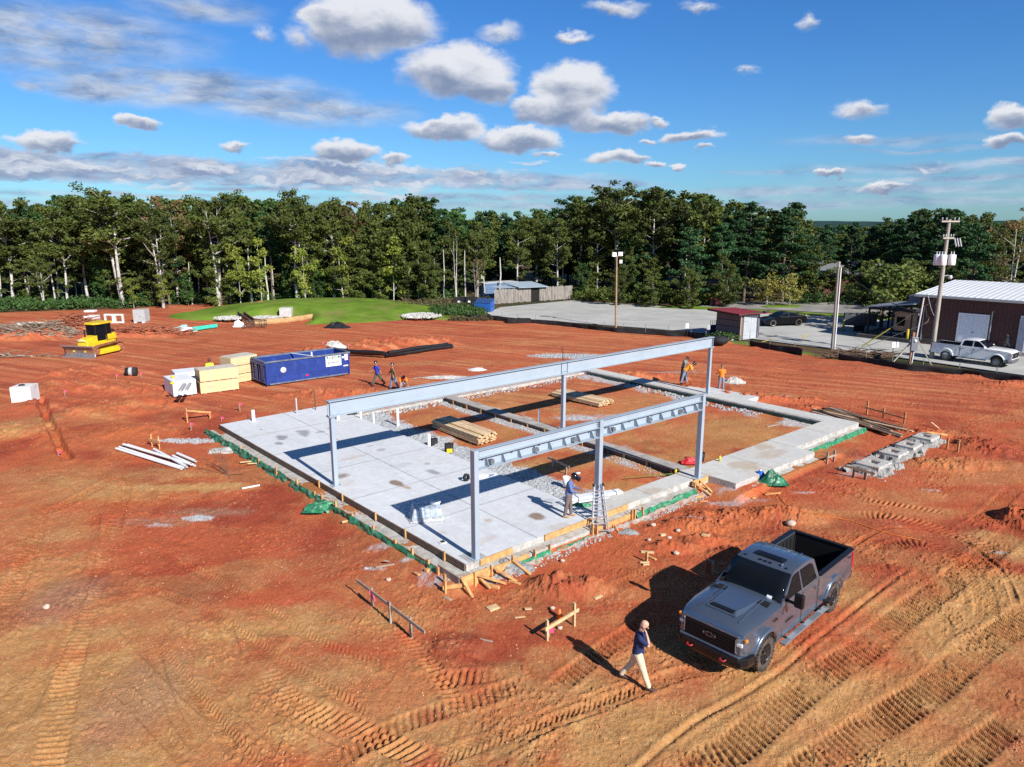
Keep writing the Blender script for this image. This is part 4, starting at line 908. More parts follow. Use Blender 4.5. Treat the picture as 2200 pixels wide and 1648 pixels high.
# named trees of the front row
FR_ = [('broadleaf_tree', OAK[1], 14.5, 262, 92, 402, 'tallest leafy tree with two thick white trunks left of the mound', 1.35),
 ('broadleaf_tree', OAK[3], 14.5, 350, 91, 432, 'leafy tree with several forking white trunks beside the brown-topped tree', 1.0),
 ('broadleaf_tree', OAK[1], 14.5, 470, 93, 412, 'dark crowned tree with paired white trunks rising behind the grass mound', 1.05),
 ('broadleaf_tree', OAK[2], 14.5, 640, 94, 408, 'tall tree with one straight bare white trunk behind the grass mound', .95),
 ('broadleaf_tree', OAK[0], 14.5, 720, 95, 436, 'tree with a close pair of pale trunks behind the mound crest', .95),
 ('broadleaf_tree', RUS, 13, 745, 97, 438, 'tree with slightly rusty crown behind the mound crest', 1.0),
 ('broadleaf_tree', RUS, 13, 385, 96, 428, 'tree with brown tinted crown left of the dark paired-trunk tree', 1.1),
 ('broadleaf_tree', OAK[3], 14.5, 92, 90, 545, 'small tree with thin forked white stems near the left edge', .9),
 ('broadleaf_tree', OAKL[0], 14, 146, 92, 440, 'tree with a leaning white trunk near the left edge', 1.0),
 ('broadleaf_tree', OAKL[1], 14, 190, 94, 425, 'tree with grey trunk just left of the tallest leafy tree', 1.1),
 ('broadleaf_tree', OAKL[0], 14, 30, 93, 440, 'dense leafy tree at the far left of the wood', 1.25),
 ('young_tree', YEL[0], 8.5, 515, 92, 515, 'slim yellow green tree behind the left half of the mound', .8),
 ('young_tree', YEL[1], 8.5, 562, 92, 505, 'slim yellow green tree left of the single white trunk', .9),
 ('young_tree', YEL[0], 8.5, 657, 92, 520, 'slim yellow green tree just right of the single white trunk', .9),
 ('young_tree', YEL[1], 8.5, 735, 93, 500, 'bright yellow green tree in front of the rusty crown', 1.1),
 ('young_tree', YEL[0], 8.5, 845, 94, 500, 'bright yellow green tree in front of the dark wood', 1.0),
 ('young_tree', YEL[1], 8.5, 350, 90, 585, 'low yellow green tree at the foot of the forking white trunks', 1.1),
 ('young_tree', YEL[0], 8.5, 285, 90, 590, 'low yellow green tree right of the two thick white trunks', .9),
 ('bare_tree', DEAD, 9, 980, 94, 490, 'thin bare white tree in front of the dark wood', .8),
 ('young_tree', OAKL[1], 14, 818, 95, 520, 'thin grey stemmed tree left of the bare white tree', .6),
 ('young_tree', OAKL[0], 14, 880, 95, 500, 'thin pale stemmed tree between yellow tree and bare white tree', .6),
 ('young_tree', THINT, 13, 1022, 95, 540, 'small sparse tree right of the bare white tree', .7),
 ('broadleaf_tree', OAKL[1], 14, 1150, 108, 450, 'rounded leafy tree behind the weathered board fence', 1.35),
 ('broadleaf_tree', OAK[0], 14.5, 1320, 104, 396, 'tallest broad tree above the floodlight pole', 1.45),
 ('broadleaf_tree', OAKL[0], 14, 1400, 103, 400, 'tall dark tree joined to the tallest broad tree', 1.2),
 ('broadleaf_tree', OAK[2], 14.5, 1245, 106, 425, 'leafy tree left of the tallest broad tree', 1.1),
 ('broadleaf_tree', OAKL[1], 14, 1505, 99, 415, 'pale green tree right of the tallest broad tree', 1.05),
 ('pine_tree', PINE[0], 14, 1478, 92, 480, 'bright green pine at the edge of the parking lot', 1.25),
 ('pine_tree', PINE[1], 14, 1600, 97, 426, 'tall dark pine left of the sky gap', 1.35),
 ('pine_tree', PINE[2], 14, 1680, 96, 424, 'tall dark pine right beside the sky gap', 1.35),
 ('pine_tree', PINE[0], 14, 1545, 95, 470, 'mid green pine in front of two taller dark pines', 1.2),
 ('bushy_tree', BUSHY[0], 10, 1400, 91, 585, 'low bushy tree overhanging the parking lot edge', 1.2),
 ('bushy_tree', BUSHY[1], 10, 1330, 93, 570, 'low bushy tree right behind the floodlight pole', 1.0),
 ('bushy_tree', BUSHY[1], 10, 1480, 89, 575, 'glossy low bushy tree left of the red box', 1.1),
 ('bushy_tree', BUSHY[0], 10, 1560, 91, 560, 'low bushy tree behind the red box', 1.0),
 ('yellow_tree', mktree('yellow_tree', 71, 3.6, 1.9, .1, LF[6], BARK, 40, 50, .12, .06, 3), 3.6, 1648, 93, 598, 'rounded yellow leaved tree on the far parking lot island', 1.15),
 ('yellow_tree', mktree('yellow_tree', 72, 3.6, 1.6, .15, LF[6], BARK, 34, 40, .12, .06, 2), 3.6, 1697, 92, 602, 'smaller yellow leaved tree beside the rounded one', .95),
 ('pine_tree', PINE[1], 14, 1760, 112, 478, 'slim pine left of the hidden brick building', .9),
 ('pine_tree', PINE[2], 14, 1820, 104, 470, 'pine in front of the hidden brick building', .85),
 ('pine_tree', PINE[0], 14, 1868, 100, 472, 'pine with bare lower trunk behind the leaning pole', 1.0),
 ('pine_tree', PINE[1], 14, 1950, 92, 444, 'tall dark pine left of the transformer pole', 1.15),
 ('pine_tree', PINE[2], 14, 2020, 90, 440, 'tall dark pine behind the transformer pole', 1.25),
 ('pine_tree', PINE[0], 14, 2085, 86, 470, 'rounded pine right of the transformer pole', 1.2),
 ('bushy_tree', BUSHY[0], 10, 1745, 97, 545, 'leafy tree at the left end of the hidden brick building', 1.2),
 ('bushy_tree', BUSHY[1], 10, 1800, 98, 575, 'leafy tree in front of the hidden brick building', 1.5),
 ('pine_tree', PINE[2], 14, 1905, 98, 462, 'pine right behind the low spreading tree', 1.2),
 ('broadleaf_tree', THINT, 13, 2172, 78, 432, 'thin white barked tree with sparse red tinged leaves at the right edge', 1.1),
 ('broadleaf_tree', BUSHY[1], 10, 2130, 88, 560, 'low leafy tree behind the white metal roof', 1.5),
 ('broadleaf_tree', BUSHY[0], 10, 2030, 84, 575, 'leafy tree behind the corner of the maroon building', 1.3),
 ('broadleaf_tree', BUSHY[1], 10, 1960, 88, 560, 'dark leafy tree behind the canopy', 1.3)]
for nm, pr, h0, px, Y, yt, lb, wd in FR_: plant(nm, pr, h0, px, Y, yt, lb, None, wd)
# the low spreading tree beside the canopy
cr = mktree('spreading_tree', 81, 5.2, 2.9, .42, LF[0], BARKD, 90, 60, .13, .12, 3)
p = gp(1893, 706); tree('spreading_tree', cr, (p.x, p.y, .05), .6, (1.55, 1.5, 1.08), 'low spreading multi stemmed tree beside the canopy and black sign box')
# deeper rows of the wood
TOPS = [(-400, 440), (0, 440), (100, 436), (180, 420), (260, 410), (330, 432), (430, 425), (560, 430), (640, 425), (720, 438), (800, 440), (900, 428), (980, 450), (1060, 455), (1180, 440), (1260, 425), (1330, 410), (1420, 412), (1500, 425), (1560, 440), (1620, 432), (1700, 440), (1735, 478), (1850, 480), (1900, 466), (1960, 442), (2030, 440), (2090, 462), (2160, 475), (2600, 455)]
tx = [a for a, _ in TOPS]; ty = [b_ for _, b_ in TOPS]
cnt = 0
for row, (Y0, step, n) in enumerate(((97, 74, 0), (104, 70, 1), (112, 64, 2), (121, 60, 3), (131, 56, 4))):
    px = -420+row*21
    while px < 2620:
        Y = Y0+R_.uniform(-2.5, 2.5)+(8 if 1040 < px < 1460 else 0)+(14 if px > 1710 and px < 1900 else 0)
        yt = np.interp(px, tx, ty)+R_.uniform(-6, 26)-(0 if row else -14)
        if row == 4: yt = max(yt, np.interp(px, tx, ty)+12)
        right = px > 1430; mid = 960 < px < 1200
        prob = R_.random()
        if row >= 2: pr, h0, nm = FILL[R_.randrange(4)], 14, 'forest_tree'
        elif (right and prob < .75) or (mid and prob < .35) or prob < .22: pr, h0, nm = PINE[R_.randrange(3)], 14, 'pine_tree'
        elif prob < .6: pr, h0, nm = FILL[R_.choice((0, 2))], 14, 'forest_tree'
        else: pr, h0, nm = OAKL[R_.randrange(2)], 14, 'forest_tree'
        lb = {'pine_tree': 'dark pine standing in the crowded wood behind the front trees', 'forest_tree': 'leafy tree standing in the crowded wood behind the front trees'}[nm]
        plant(nm, pr, h0, px+R_.uniform(-15, 15), Y, yt, lb, {'pine_tree': 'pines deeper in the wood', 'forest_tree': 'leafy trees deeper in the wood'}[nm], 1.15 if row >= 2 else 1.0)
        px += step*R_.uniform(.75, 1.25)
for i in range(46):
    px = R_.uniform(-30, 940) if i < 36 else R_.uniform(1240, 1480); Y = R_.uniform(93, 99)+(8 if px > 1100 else 0)
    pr, h0 = R_.choice(((BUSHY[0], 10), (BUSHY[1], 10), (OAKL[0], 14), (FILL[3], 14), (FILL[0], 14)))
    plant('understory_tree', pr, h0, px, Y, R_.uniform(520, 600), 'small leafy tree filling the shade between the tall trunks', 'small trees under the wood', R_.uniform(.7, 1.1))
# bare pale trunks showing in the gaps
tb = MB().tube([(0, 0, 0), (.1, 0, 3), (-.05, .1, 6), (.05, 0, 10)], [.16, .13, .11, .06], 6).mesh('slim_trunk', BARK)
for px, Y in ((5,92),(60,95),(118,93),(128,96),(165,97),(205,96),(305,96),(328,94),(412,95),(430,97),(495,96),(540,94),(575,93),(588,97),(610,98),(668,97),(700,99),(782,97),(800,96),(835,97),(862,98),(900,96),(915,98),(935,97),(955,96),(1000,98),(1040,99),(1075,100),(1208,108),(1240,106),(1260,104),(1470,97)):
    x = ray(px, 640)[0]/ray(px, 640)[1]*Y
    o = empty('slim_tree', (x, Y, -.1), R_.uniform(0, 6), 'slim pale trunk standing in the shade under the wood', 'tree', 'slim pale trunks under the wood')
    c = bpy.data.objects.new('trunk', tb); COL.objects.link(c); c.parent = o; o.scale = (R_.uniform(.6, 1.0),)*2+(R_.uniform(.5, .75),)
# undergrowth
def brush(name, px0, px1, Ya, Yb, n, r, ls, m, label, seed, zt=.8, cat='undergrowth', nl=26):
    Rn = np.random.default_rng(seed); V = []
    for _ in range(n):
        px = Rn.uniform(px0, px1); Y = Ya(px)+Rn.uniform(0, Yb); x = ray(px, 640)[0]/ray(px, 640)[1]*Y
        leaf_cluster(V, None, Rn, (x, Y, zt*Rn.uniform(.1, 1)), r*Rn.uniform(.6, 1.3), nl, ls, .8)
    o = bpy.data.objects.new(name, leaves_mesh(name, V, m)); COL.objects.link(o); return tag(o, label, cat, kind='stuff')
sbk = lambda px: float(np.interp(px, [a for a, _ in SITE_BACK], [gp(a, b_).y for a, b_ in SITE_BACK]))+.6
brush('undergrowth', -300, 430, sbk, 7, 620, .75, .16, LF[4], 'low green undergrowth at the left foot of the wood', 1, 1.0)
brush('undergrowth', 430, 1000, lambda p: 96, 8, 500, .8, .16, LF[4], 'dark undergrowth behind the grass mound', 2, 1.2)
brush('dry_weeds', 840, 1060, lambda p: 86+(p-840)*.02, 7, 420, .55, .10, LF[5], 'dry brown weeds between the mound and the fence', 3, .8)
brush('undergrowth', 925, 1040, lambda p: 80, 8, 240, .6, .12, LF[4], 'green weeds beside the black dumpsters', 4, .6)
brush('undergrowth', 1235, 1560, lambda p: 101-.022*(p-1160), 5, 420, .9, .16, LF[0], 'dark bushes along the back of the parking lot', 5, 1.3)
brush('undergrowth', 1700, 2300, lambda p: 94-.01*(p-1700), 5, 300, .9, .16, LF[4], 'bushes behind the upper parking lot', 6, 1.2)
brush('verge_weeds', 960, 1060, lambda p: gp(p, 690).y, 2.5, 120, .3, .08, LF[5], 'dry weeds by the silt fence start', 7, .3)
# ---------------- things on the site ----------------
PINK = mat('pink_tape', (.80, .08, .22), .6)
def post(r, px, py, yt, w=.05, d=.09, m=WOODO, nm='stake', name2=None):
    q = on(px, py); h = max(hpix(px, py, yt, q.z), .2)
    MB().box((q.x, q.y, q.z+h/2-.1), (w, d, h+.2), rz=.5).build(nm, m, r); return q, h
def batter(label, posts, rails, m=WOODO, name='batter_board', cat='batter board', flag=None):
    r = empty(name, label=label, cat=cat, group='batter boards and stakes round the foundation')
    P_ = [post(r, *p, m=m) for p in posts]
    for i, j, f, ov in rails:
        (a, ha), (b_, hb) = P_[i], P_[j]; A = a+Vector((0, 0, ha*f)); B_ = b_+Vector((0, 0, hb*f)); d = (B_-A).normalized()
        s = Vector((d.y, -d.x, 0))*.055
        MB().bar(A-d*ov+s, B_+d*ov+s, .035, .09).build('rail', m, r)
    if flag is not None:
        a, h = P_[flag]; MB().box(a+Vector((0, -.05, h*.8)), (.1, .06, .14)).bar(a+Vector((.03, -.06, h*.8)), a+Vector((.1, -.08, h*.35)), .05, .012).build('flagging_tape', PINK, r)
    return r
batter('pair of stakes with a top rail left of the slab far corner', [(403,908,877), (451,893,877)], [(0, 1, .85, .05)])
batter('two close stakes crossed by a short rail beside the pale stone spill', [(327,960,932), (343,965,936)], [(0, 1, .6, .15)])
batter('long low rail on three stakes with pink tape in front of the slab', [(800,1302,1262), (839,1338,1293), (883,1368,1325)], [(0, 2, .88, .75)], WOODG, flag=0)
batter('new wood stakes and rail standing left of the man on the phone', [(1175,1376,1332), (1233,1344,1295)], [(0, 1, .66, .12)], WOOD)
batter('two small stakes with a rail between porch and stone footings', [(1776,997,971), (1791,992,967)], [(0, 1, .6, .1)], WOODG)
batter('leaning rail on two stakes in front of the nearest footing', [(1833,1027,1003), (1858,1031,1010)], [(0, 1, .9, .35)], WOODD)
batter('row of three tall stakes beyond the plank pile', [(1862,890,861), (1897,899,877), (1942,910,886)], [(0, 2, .5, .1)])
batter('cluster of stakes and a propped board by the farthest footing', [(2000,942,924), (2020,945,930), (2034,964,940)], [(0, 1, .9, .3)])
batter('single orange stake at the right end of the footing row', [(2057,971,944)], [])
batter('weathered rail on two stakes inside the foundation under the near frame', [(1187,1007,985), (1216,1019,998)], [(0, 1, .97, .25)], WOODG)
batter('short stake with scrap wood around it right of the red dirt pile', [(1389,1207,1186)], [])
# pvc and metal stubs
def stub(label, px, py, yt, r_=.055, m=PVC, name='pipe_stub', z=SZ, lean=0):
    q = gp(px, py, z); h = hpix(px, py, yt, z)
    MB().tube([(0, 0, -.3), (0, 0, .02), (lean*h, 0, h*.98), (lean*h, 0, h)], [r_, r_, r_, r_*.96], 12).build(name, m, loc=(q.x, q.y, z), label=label, cat='pipe', group='upright pipes and rods in the slab')
RUST = mat('rusty_rod', (.11, .055, .035), .8)
GREYP = mat('grey_conduit', (.42, .42, .42), .5)
stub('thick white pipe stub at the back left corner of the slab', 545, 904, 881, .09)
stub('thin grey conduit by the back edge of the slab', 638, 888, 855, .04, GREYP, 'conduit')
stub('tall rusty rod beyond the back edge of the slab', 678, 880, 838, .03, RUST, 'metal_rod')
stub('white pipe stub half hidden below the left end of the long girder', 726, 901, 886, .075)
stub('short white pipe stub at the slab back right edge', 775, 898, 881, .06)
stub('white pipe stub in the gravel beside the slab joint', 803, 911, 889, .055, z=.22)
stub('tallest white pipe stub standing in the gravel strip', 855, 915, 877, .075, z=.22)
stub('white pipe stub left of the black backpack', 922, 963, 932, .075, z=.3)
stub('white pipe stub left of the middle girder post', 1158, 914, 880, .06, z=.22)
stub('rusty rod behind the middle of the long girder', 1211, 790, 745, .035, RUST, 'metal_rod', .1, -.08)
stub('stub of copper coloured pipe at the slab back corner', 533, 900, 893, .05, RUST, 'metal_rod')
# white pipes lying at left
for i, (x0, y0, x1, y1, lb) in enumerate(((250,967,390,1010,'nearest long white pipe of the pile left of the slab'), (257,964,398,1009,'second long white pipe of the pile left of the slab'), (266,962,411,1005,'third long white pipe of the pile, lying between two others'),
        (275,959,419,1003,'farthest long white pipe of the pile left of the slab'), (332,973,402,1010,'shorter white pipe lying on the pile left of the slab'), (372,983,415,1001,'short white pipe at the right end of the pile'), (382,982,421,998,'shortest white pipe at the far right of the pile'))):
    a, b_ = on(x0, y0), on(x1, y1); zz = max(gz(*a.lerp(b_, t/6).xy) for t in range(7))+.06+(.1 if i in (2, 4, 6) else 0)
    MB().tube([(a.x, a.y, zz), (b_.x, b_.y, zz)], .06, 10, caps=False).tube([(b_.x, b_.y, zz), (a.x, a.y, zz)], .052, 10, caps=False).build('white_pipe', PVC, label=lb, cat='pipe', group='loose white pipes left of the slab')
q0, q1 = on(520, 1052), on(558, 1045)
MB().tube([q0+Vector((0, 0, .05)), q1+Vector((0, 0, .05))], .035, 8).build('white_pipe', PVC, label='short white pipe lying alone in the dirt before the tan patch', cat='pipe')
# lumber
def lumber(label, near, far, z, nw, nh, w=.14, t=.04, seed=1, mats=None, gap=.012, dv=.12):
    R = random.Random(seed); A = gp(*near, z); B_ = gp(*far, z); d = (B_-A); L = d.length; d.normalize(); n = Vector((-d.y, d.x, 0))
    r = empty('lumber_stack', (A.x, A.y, z), atan2(d.y, d.x), label, 'lumber stack', 'lumber stacks inside the foundation')
    ms = []
    for k, m in enumerate(mats or (WOOD, mat('pale_board', (.70, .52, .32), .75, var=.2, vs=5), mat('tan_board', (.56, .38, .22), .8, var=.25, vs=4))):
        ms.append(MB().box((L/2, 0, t/2), (L, w-gap, t-.006)).mesh('board', m))
    for j in range(nh):
        for i in range(nw if j < nh-1 else max(nw-2, 1)):
            o = bpy.data.objects.new('board', R.choice(ms)); COL.objects.link(o); o.parent = r
            o.location = (R.uniform(-dv, dv), (i-nw/2+.5)*w+R.uniform(-.01, .01), j*t+.06); o.rotation_euler[2] = R.uniform(-.006, .006)
    for x in (.6, L-.6): MB().box((x, 0, .02), (.09, nw*w, .08)).build('bearer', WOODG, r)
    return r
lumber('tall stack of long boards with ragged ends beside the gravel strip', (1046,953), (948,916), .2, 8, 11, seed=3)
lumber('wide low stack of boards under the long girder middle post', (1301,872), (1199,848), .22, 9, 6, seed=5)
pk = empty('plank_pile', label='pile of long weathered planks running out from the far right corner', cat='plank pile')
R_ = random.Random(12)
for i in range(14):
    t = i/13; a = gp(1735+R_.uniform(-10, 30)+t*50, 884-6*t+R_.uniform(-1, 1), .1); b_ = gp(1930+R_.uniform(-30, 26)-t*10+t*30, 940-t*20+R_.uniform(-1.5, 1.5), .1)
    z = .02+.045*(i % 3); MB().bar(a+Vector((0, 0, z)), b_+Vector((0, 0, z)), .17, .045).build('plank', R_.choice((WOODG, WOODD, WOODG, mat('tan_board', (.56, .38, .22)))), pk)
def bits(px, py, L, ang, lb, m=WOODO, w=.09, t=.04, name='wood_offcut', tilt=0., grp='wood offcuts scattered in the dirt', cat='wood offcut'):
    q = on(px, py); b = MB().box((0, 0, 0), (L, w, t), rot=Matrix.Rotation(ang, 3, 'Z')@Matrix.Rotation(tilt, 3, 'Y'))
    b.build(name, m, loc=(q.x, q.y, q.z+.03+abs(sin(tilt))*L/2), bevel=.003, segs=1, label=lb, cat=cat, group=grp)
bits(1059,1308,.32,.6,'square pale wood offcut in front of the nearest corner',WOOD,.22,.05)
bits(1059,1262,.42,-.5,'thick wood offcut just below the nearest corner form',WOODO,.11,.09)
bits(1106,1253,.40,-.6,'wood offcut left of the red dirt pile')
bits(1285,1285,.30,.7,'yellow wood offcut on the side of the red dirt pile',WOOD)
bits(1391,1188,.42,-.15,'board on top of the scrap cluster right of the dirt pile',WOOD,.1,.05)
bits(1400,1200,.34,-.9,'offcut leaning in the scrap cluster right of the dirt pile',WOODO)
bits(1388,1214,.2,.1,'short block at the foot of the scrap cluster',WOOD)
bits(1424,1151,.2,.35,'single light wood block in the dirt right of the ladder',WOOD,.1,.08)
bits(1516,1152,.26,-.45,'wood block in the dirt above the grey pickup hood',WOOD,.1,.08)
bits(1360,1145,.2,1.1,'orange block beside the rubble right of the ladder')
bits(1324,1140,.35,-1.2,'thin stick leaning right of the ladder foot',WOODO,.04,.03,tilt=.5)
bits(962,1288,.26,-.7,'dark offcut in the dirt left of the square offcut',WOODG)
bits(1117,1328,.3,.2,'sliver of wood in the dirt between stakes and corner',WOOD,.05,.02)
bits(1135,1310,.2,.1,'pale chip of wood near the first stake',WOOD,.1,.02)
bits(742,1119,.26,.6,'small pale block left of the slab near the pallet',WOOD,.07,.05)
bits(540,992,.95,.35,'long pale board lying at the slab left corner',WOOD,.09)
bits(560,996,1.1,.12,'second pale board lying under the first at the slab left',WOOD,.09)
bits(827,1217,.6,.35,'thin board pointing at the white spills',WOODG,.06)
bits(832,1212,.3,1.3,'short leaning board beside the white spills',WOODG,.07,tilt=.5)
bits(896,1234,.24,-.8,'brown offcut below the slab left edge')
bits(920,1226,.22,.9,'broken wood wedge below the slab left edge',WOODO,.12,.1)
bits(1660,1062,.7,.25,'long thin board in the dirt below the porch',WOODO,.07)
bits(1620,1060,.2,.5,'small board beside the orange cord start',WOODO)
bits(1502,1068,.35,.3,'board block below the near frame right post',WOODO,.12,.08)
bits(1512,1078,.3,-.1,'flat board below the near frame right post',WOODO,.09)
bits(1385,1210,.3,.05,'small scrap between stake and truck shadow',WOOD,.05)
bits(2008,920,.5,-1.0,'propped light board by the farthest footing',WOOD,.1,.04,tilt=.5)
bits(1660,915,.9,.5,'flat pale board lying inside the porch edge',WOODG,.14)
bits(1045,1378,.35,-.35,'thin stick on the dark red patch',WOODG,.04,.03)
bits(1660,945,.7,.45,'short plank on the dirt beside the porch step',WOODG,.14)
ROCK = mat('pale_rock', (.50, .38, .30), .9, var=.3, vs=5, bump=.6)
def rock(px, py, s, lb, m=ROCK):
    q = on(px, py); R = random.Random(int(px*7+py)); b = MB().ball((0, 0, s*.3), s*.55, n=8, sq=(1, .8, .65))
    b.v = [tuple(Vector(v)*R.uniform(.82, 1.15)) for v in b.v]; b.build('rock', m, loc=q, label=lb, cat='rock', group='rocks lying in the dirt')
rock(1699,1124,.34,'largest pale rock in the dirt above the truck bed'); rock(1208,1207,.16,'white stone in the dirt below the green plastic'); rock(1453,1184,.2,'pale rock left of the grey pickup mirror')
rock(1394,1162,.15,'small grey stone near the ladder foot'); rock(1403,1130,.2,'pinkish rock below the green plastic right of the ladder'); rock(1457,1133,.18,'square pale rock between ladder and pickup'); rock(1868,922,.3,'white rock beside the plank pile')
rock(1203,1352,.14,'small tan rock near the batter board'); rock(1187,1309,.14,'tan pebble beyond the batter board'); rock(835,1248,.16,'tan rock near the white spills'); rock(100,1308,.2,'tan clod at left in the grey patch'); rock(1437,1164,.16,'pale stone left of the stake')
# rebar cluster
r = empty('rebar_cluster', label='cluster of bent rusty rods sticking up at the tan patch', cat='rebar')
for x0, y0, x1, y1 in ((482,1018,452,972),(484,1018,458,968),(486,1016,466,972),(488,1014,472,972),(490,1020,482,978),(492,1022,424,986),(484,1022,530,1052),(488,1028,496,1042)):
    a = on(x0, y0); h = max(hpix(x0, y0, y1, a.z), .05) if y1 < y0 else .05; e = Vector((a.x+(x1-x0)*.016, a.y+.1, a.z+h))
    MB().tube([a, a.lerp(e, .5)+Vector((.04, 0, .03)), e], .014, 5).build('rod', RUST, r)
# footing pads
for i, (px, py, s, lb) in enumerate(((1988,950,1.0,'farthest concrete footing pad with a square pocket'), (1951,968,.95,'third concrete footing pad from the camera'), (1919,984,1.0,'second concrete footing pad, joined to the nearest by grey rubble'), (1876,1008,1.15,'nearest concrete footing pad behind a leaning rail'))):
    q = on(px, py); r = empty('footing_pad', (q.x, q.y, q.z-.02), FANG, lb, 'footing', 'concrete footing pads right of the porch')
    X, Y = np.meshgrid(np.linspace(-1.3, 1.3, 44), np.linspace(-1.0, 1.0, 36)); d = np.maximum(np.abs(X)/(1.0*s), np.abs(Y)/(.72*s))+(fbm(X+i*9, Y, .35, 4, i)-.5)*1.1
    hole = np.maximum(np.abs(X)/.2, np.abs(Y)/.2) < 1
    Z = -.1+.36*(1-sstep(.55, 1.2, d))+(fbm(X, Y+i*5, .12, 3, 30+i)-.5)*.10*sstep(.5, .8, d)
    Z = np.where(hole, -.02, Z); grid_obj('rubble_collar', X, Y, Z, mat('grey_footing_concrete', (.27, .265, .25), .9, var=.35, vs=5, bump=.8), r, smooth=False)
    MB().prism([(-.58*s, -.42*s), (.58*s, -.42*s), (.58*s, -.2), (-.58*s, -.2)], .2, .35).prism([(-.58*s, .2), (.58*s, .2), (.58*s, .42*s), (-.58*s, .42*s)], .2, .35).prism([(-.58*s, -.198), (-.2, -.198), (-.2, .198), (-.58*s, .198)], .2, .35).prism([(.2, -.198), (.58*s, -.198), (.58*s, .198), (.2, .198)], .2, .35).build('pad_top', CONCD, r)
# heaps of plastic
def heap(name, px, py, rx, ry, h, m, lb, cat, seed=1, z=None, ang=0, n=34):
    q = on(px, py) if z is None else gp(px, py, z); X, Y = np.meshgrid(np.linspace(-1.2, 1.2, n), np.linspace(-1.2, 1.2, n))
    d = np.sqrt(X**2+Y**2)+(fbm(X+seed, Y, .6, 3, seed)-.5)*.6; k = 1-sstep(.2, 1.1, d)
    Z = h*k*(.5+fbm(X+seed*3, Y, .35, 4, seed+1))+.02*(k > 0)-.06*(k <= 0); r_ = max(rx, ry)
    th = [(X*rx)*cos(ang)-(Y*ry)*sin(ang), (X*rx)*sin(ang)+(Y*ry)*cos(ang)]
    o = grid_obj(name, th[0], th[1], Z, m, smooth=False); o.location = q; return tag(o, lb, cat)
heap('plastic_sheet', 697, 1087, .62, .38, .18, GREEN, 'crumpled green plastic sheet heap against the slab left edge', 'plastic sheet', 3)
heap('plastic_sheet', 1657, 1034, .55, .32, .38, mat('deep_green_sheet', (.015, .13, .06), .4, var=.6, vs=4), 'bunched dark green plastic sheet hanging off the porch face', 'plastic sheet', 5)
heap('plastic_sheet', 1250, 1086, .36, .12, .08, GREEN, 'small green plastic scrap behind the ladder', 'plastic sheet', 6, z=SZ)
heap('plastic_bag', 725, 703, 1.3, .9, .5, mat('black_film', (.02, .02, .022), .3, var=.5), 'crumpled black plastic sheet alone on the far red ground', 'plastic sheet', 7)
heap('stone_heap', 718, 748, 1.1, .7, .5, wm, 'heap of white stone behind the far end of the blue dumpster', 'stone heap', 8)
heap('white_bag', 404, 711, .9, .5, .35, mat('white_film', (.72, .74, .74), .4, var=.15), 'white bags at the left end of the teal pipes', 'bag', 9)
heap('white_bag', 513, 701, .6, .5, .6, mat('white_film', (.72, .74, .74), .4), 'white bag beside the brown timber chute', 'bag', 10)
heap('red_hose', 1483, 991, .34, .2, .15, mat('red_vinyl', (.55, .02, .03), .5, var=.3), 'heap of red hose beside the divider near end', 'hose', 11, z=.3)
heap('concrete_spill', 955, 812, 2.0, .4, .12, CONCD, 'long pale spill of dried concrete behind the girder', 'concrete spill', 12)
heap('concrete_spill', 1025, 795, .7, .4, .15, CONC, 'small pale lumps of concrete behind the girder', 'concrete spill', 13)
heap('concrete_lump', 1578, 822, .75, .5, .35, CONCD, 'grey lump of concrete right of the worker in orange', 'concrete lump', 14)
heap('concrete_spill', 492, 966, .7, .4, .10, CONCD, 'pale dried concrete splash under the slab left corner', 'concrete spill', 15)
heap('grey_rubble', 1116, 1222, .4, .22, .2, mat('grey_crumple', (.22, .225, .23), .9, var=.5, vs=9), 'heap of grey rubble beside the nearest corner brace', 'rubble', 16)
heap('grey_rubble', 1084, 1214, .28, .18, .16, mat('grey_crumple', (.33, .34, .35)), 'grey rubble tight against the corner form', 'rubble', 17)
heap('grey_rubble', 1350, 1146, .35, .2, .12, mat('grey_crumple', (.33, .34, .35)), 'small grey rubble right of the ladder', 'rubble', 18)
# wrapped pallet on the slab
q = gp(917, 1112, SZ); r = empty('wrapped_pallet', (q.x, q.y, SZ), radians(12), 'blue bags on a pallet under clear shrink wrap on the slab', 'pallet')
p_ = MB()
for y in (-.34, 0, .34): p_.box((0, y, .05), (1.0, .09, .09))
for x in np.linspace(-.45, .45, 6): p_.box((x, 0, .105), (.1, .78, .02))
p_.build('pallet_base', WOODG, r)
for i in range(5): MB().box((-.38+i*.19, 0, .27), (.175, .68, .28)).build('blue_bag', mat('pale_blue_bag', (.34, .44, .58), .5, var=.3, vs=8), r, bevel=.03)
WR = mat('clear_wrap', (.62, .68, .74), .12, var=.4, vs=7, bump=.9, bs=14)
nt_ = WR.node_tree; nt_.nodes['Principled BSDF'].inputs['Alpha'].default_value = .42
X, Y = np.meshgrid(np.linspace(-.62, .62, 46), np.linspace(-.50, .50, 40)); d = np.maximum(np.abs(X)/.54, np.abs(Y)/.40)
grid_obj('shrink_wrap', X, Y, .02+.43*(1-sstep(.82, 1.12, d))*(.9+.2*fbm(X, Y, .2, 3, 5))+.02*fbm(X, Y, .05, 2, 6), WR, r, smooth=False)
b = MB().ball((.32, .12, .50), .15, n=14, sq=(1.3, 1, .6)); R_ = random.Random(2); b.v = [tuple(Vector(v)+Vector((R_.uniform(-.02, .02), R_.uniform(-.02, .02), R_.uniform(-.02, .02)))) for v in b.v]; b.build('wrap_ball', mat('white_film', (.72, .74, .74)), r)
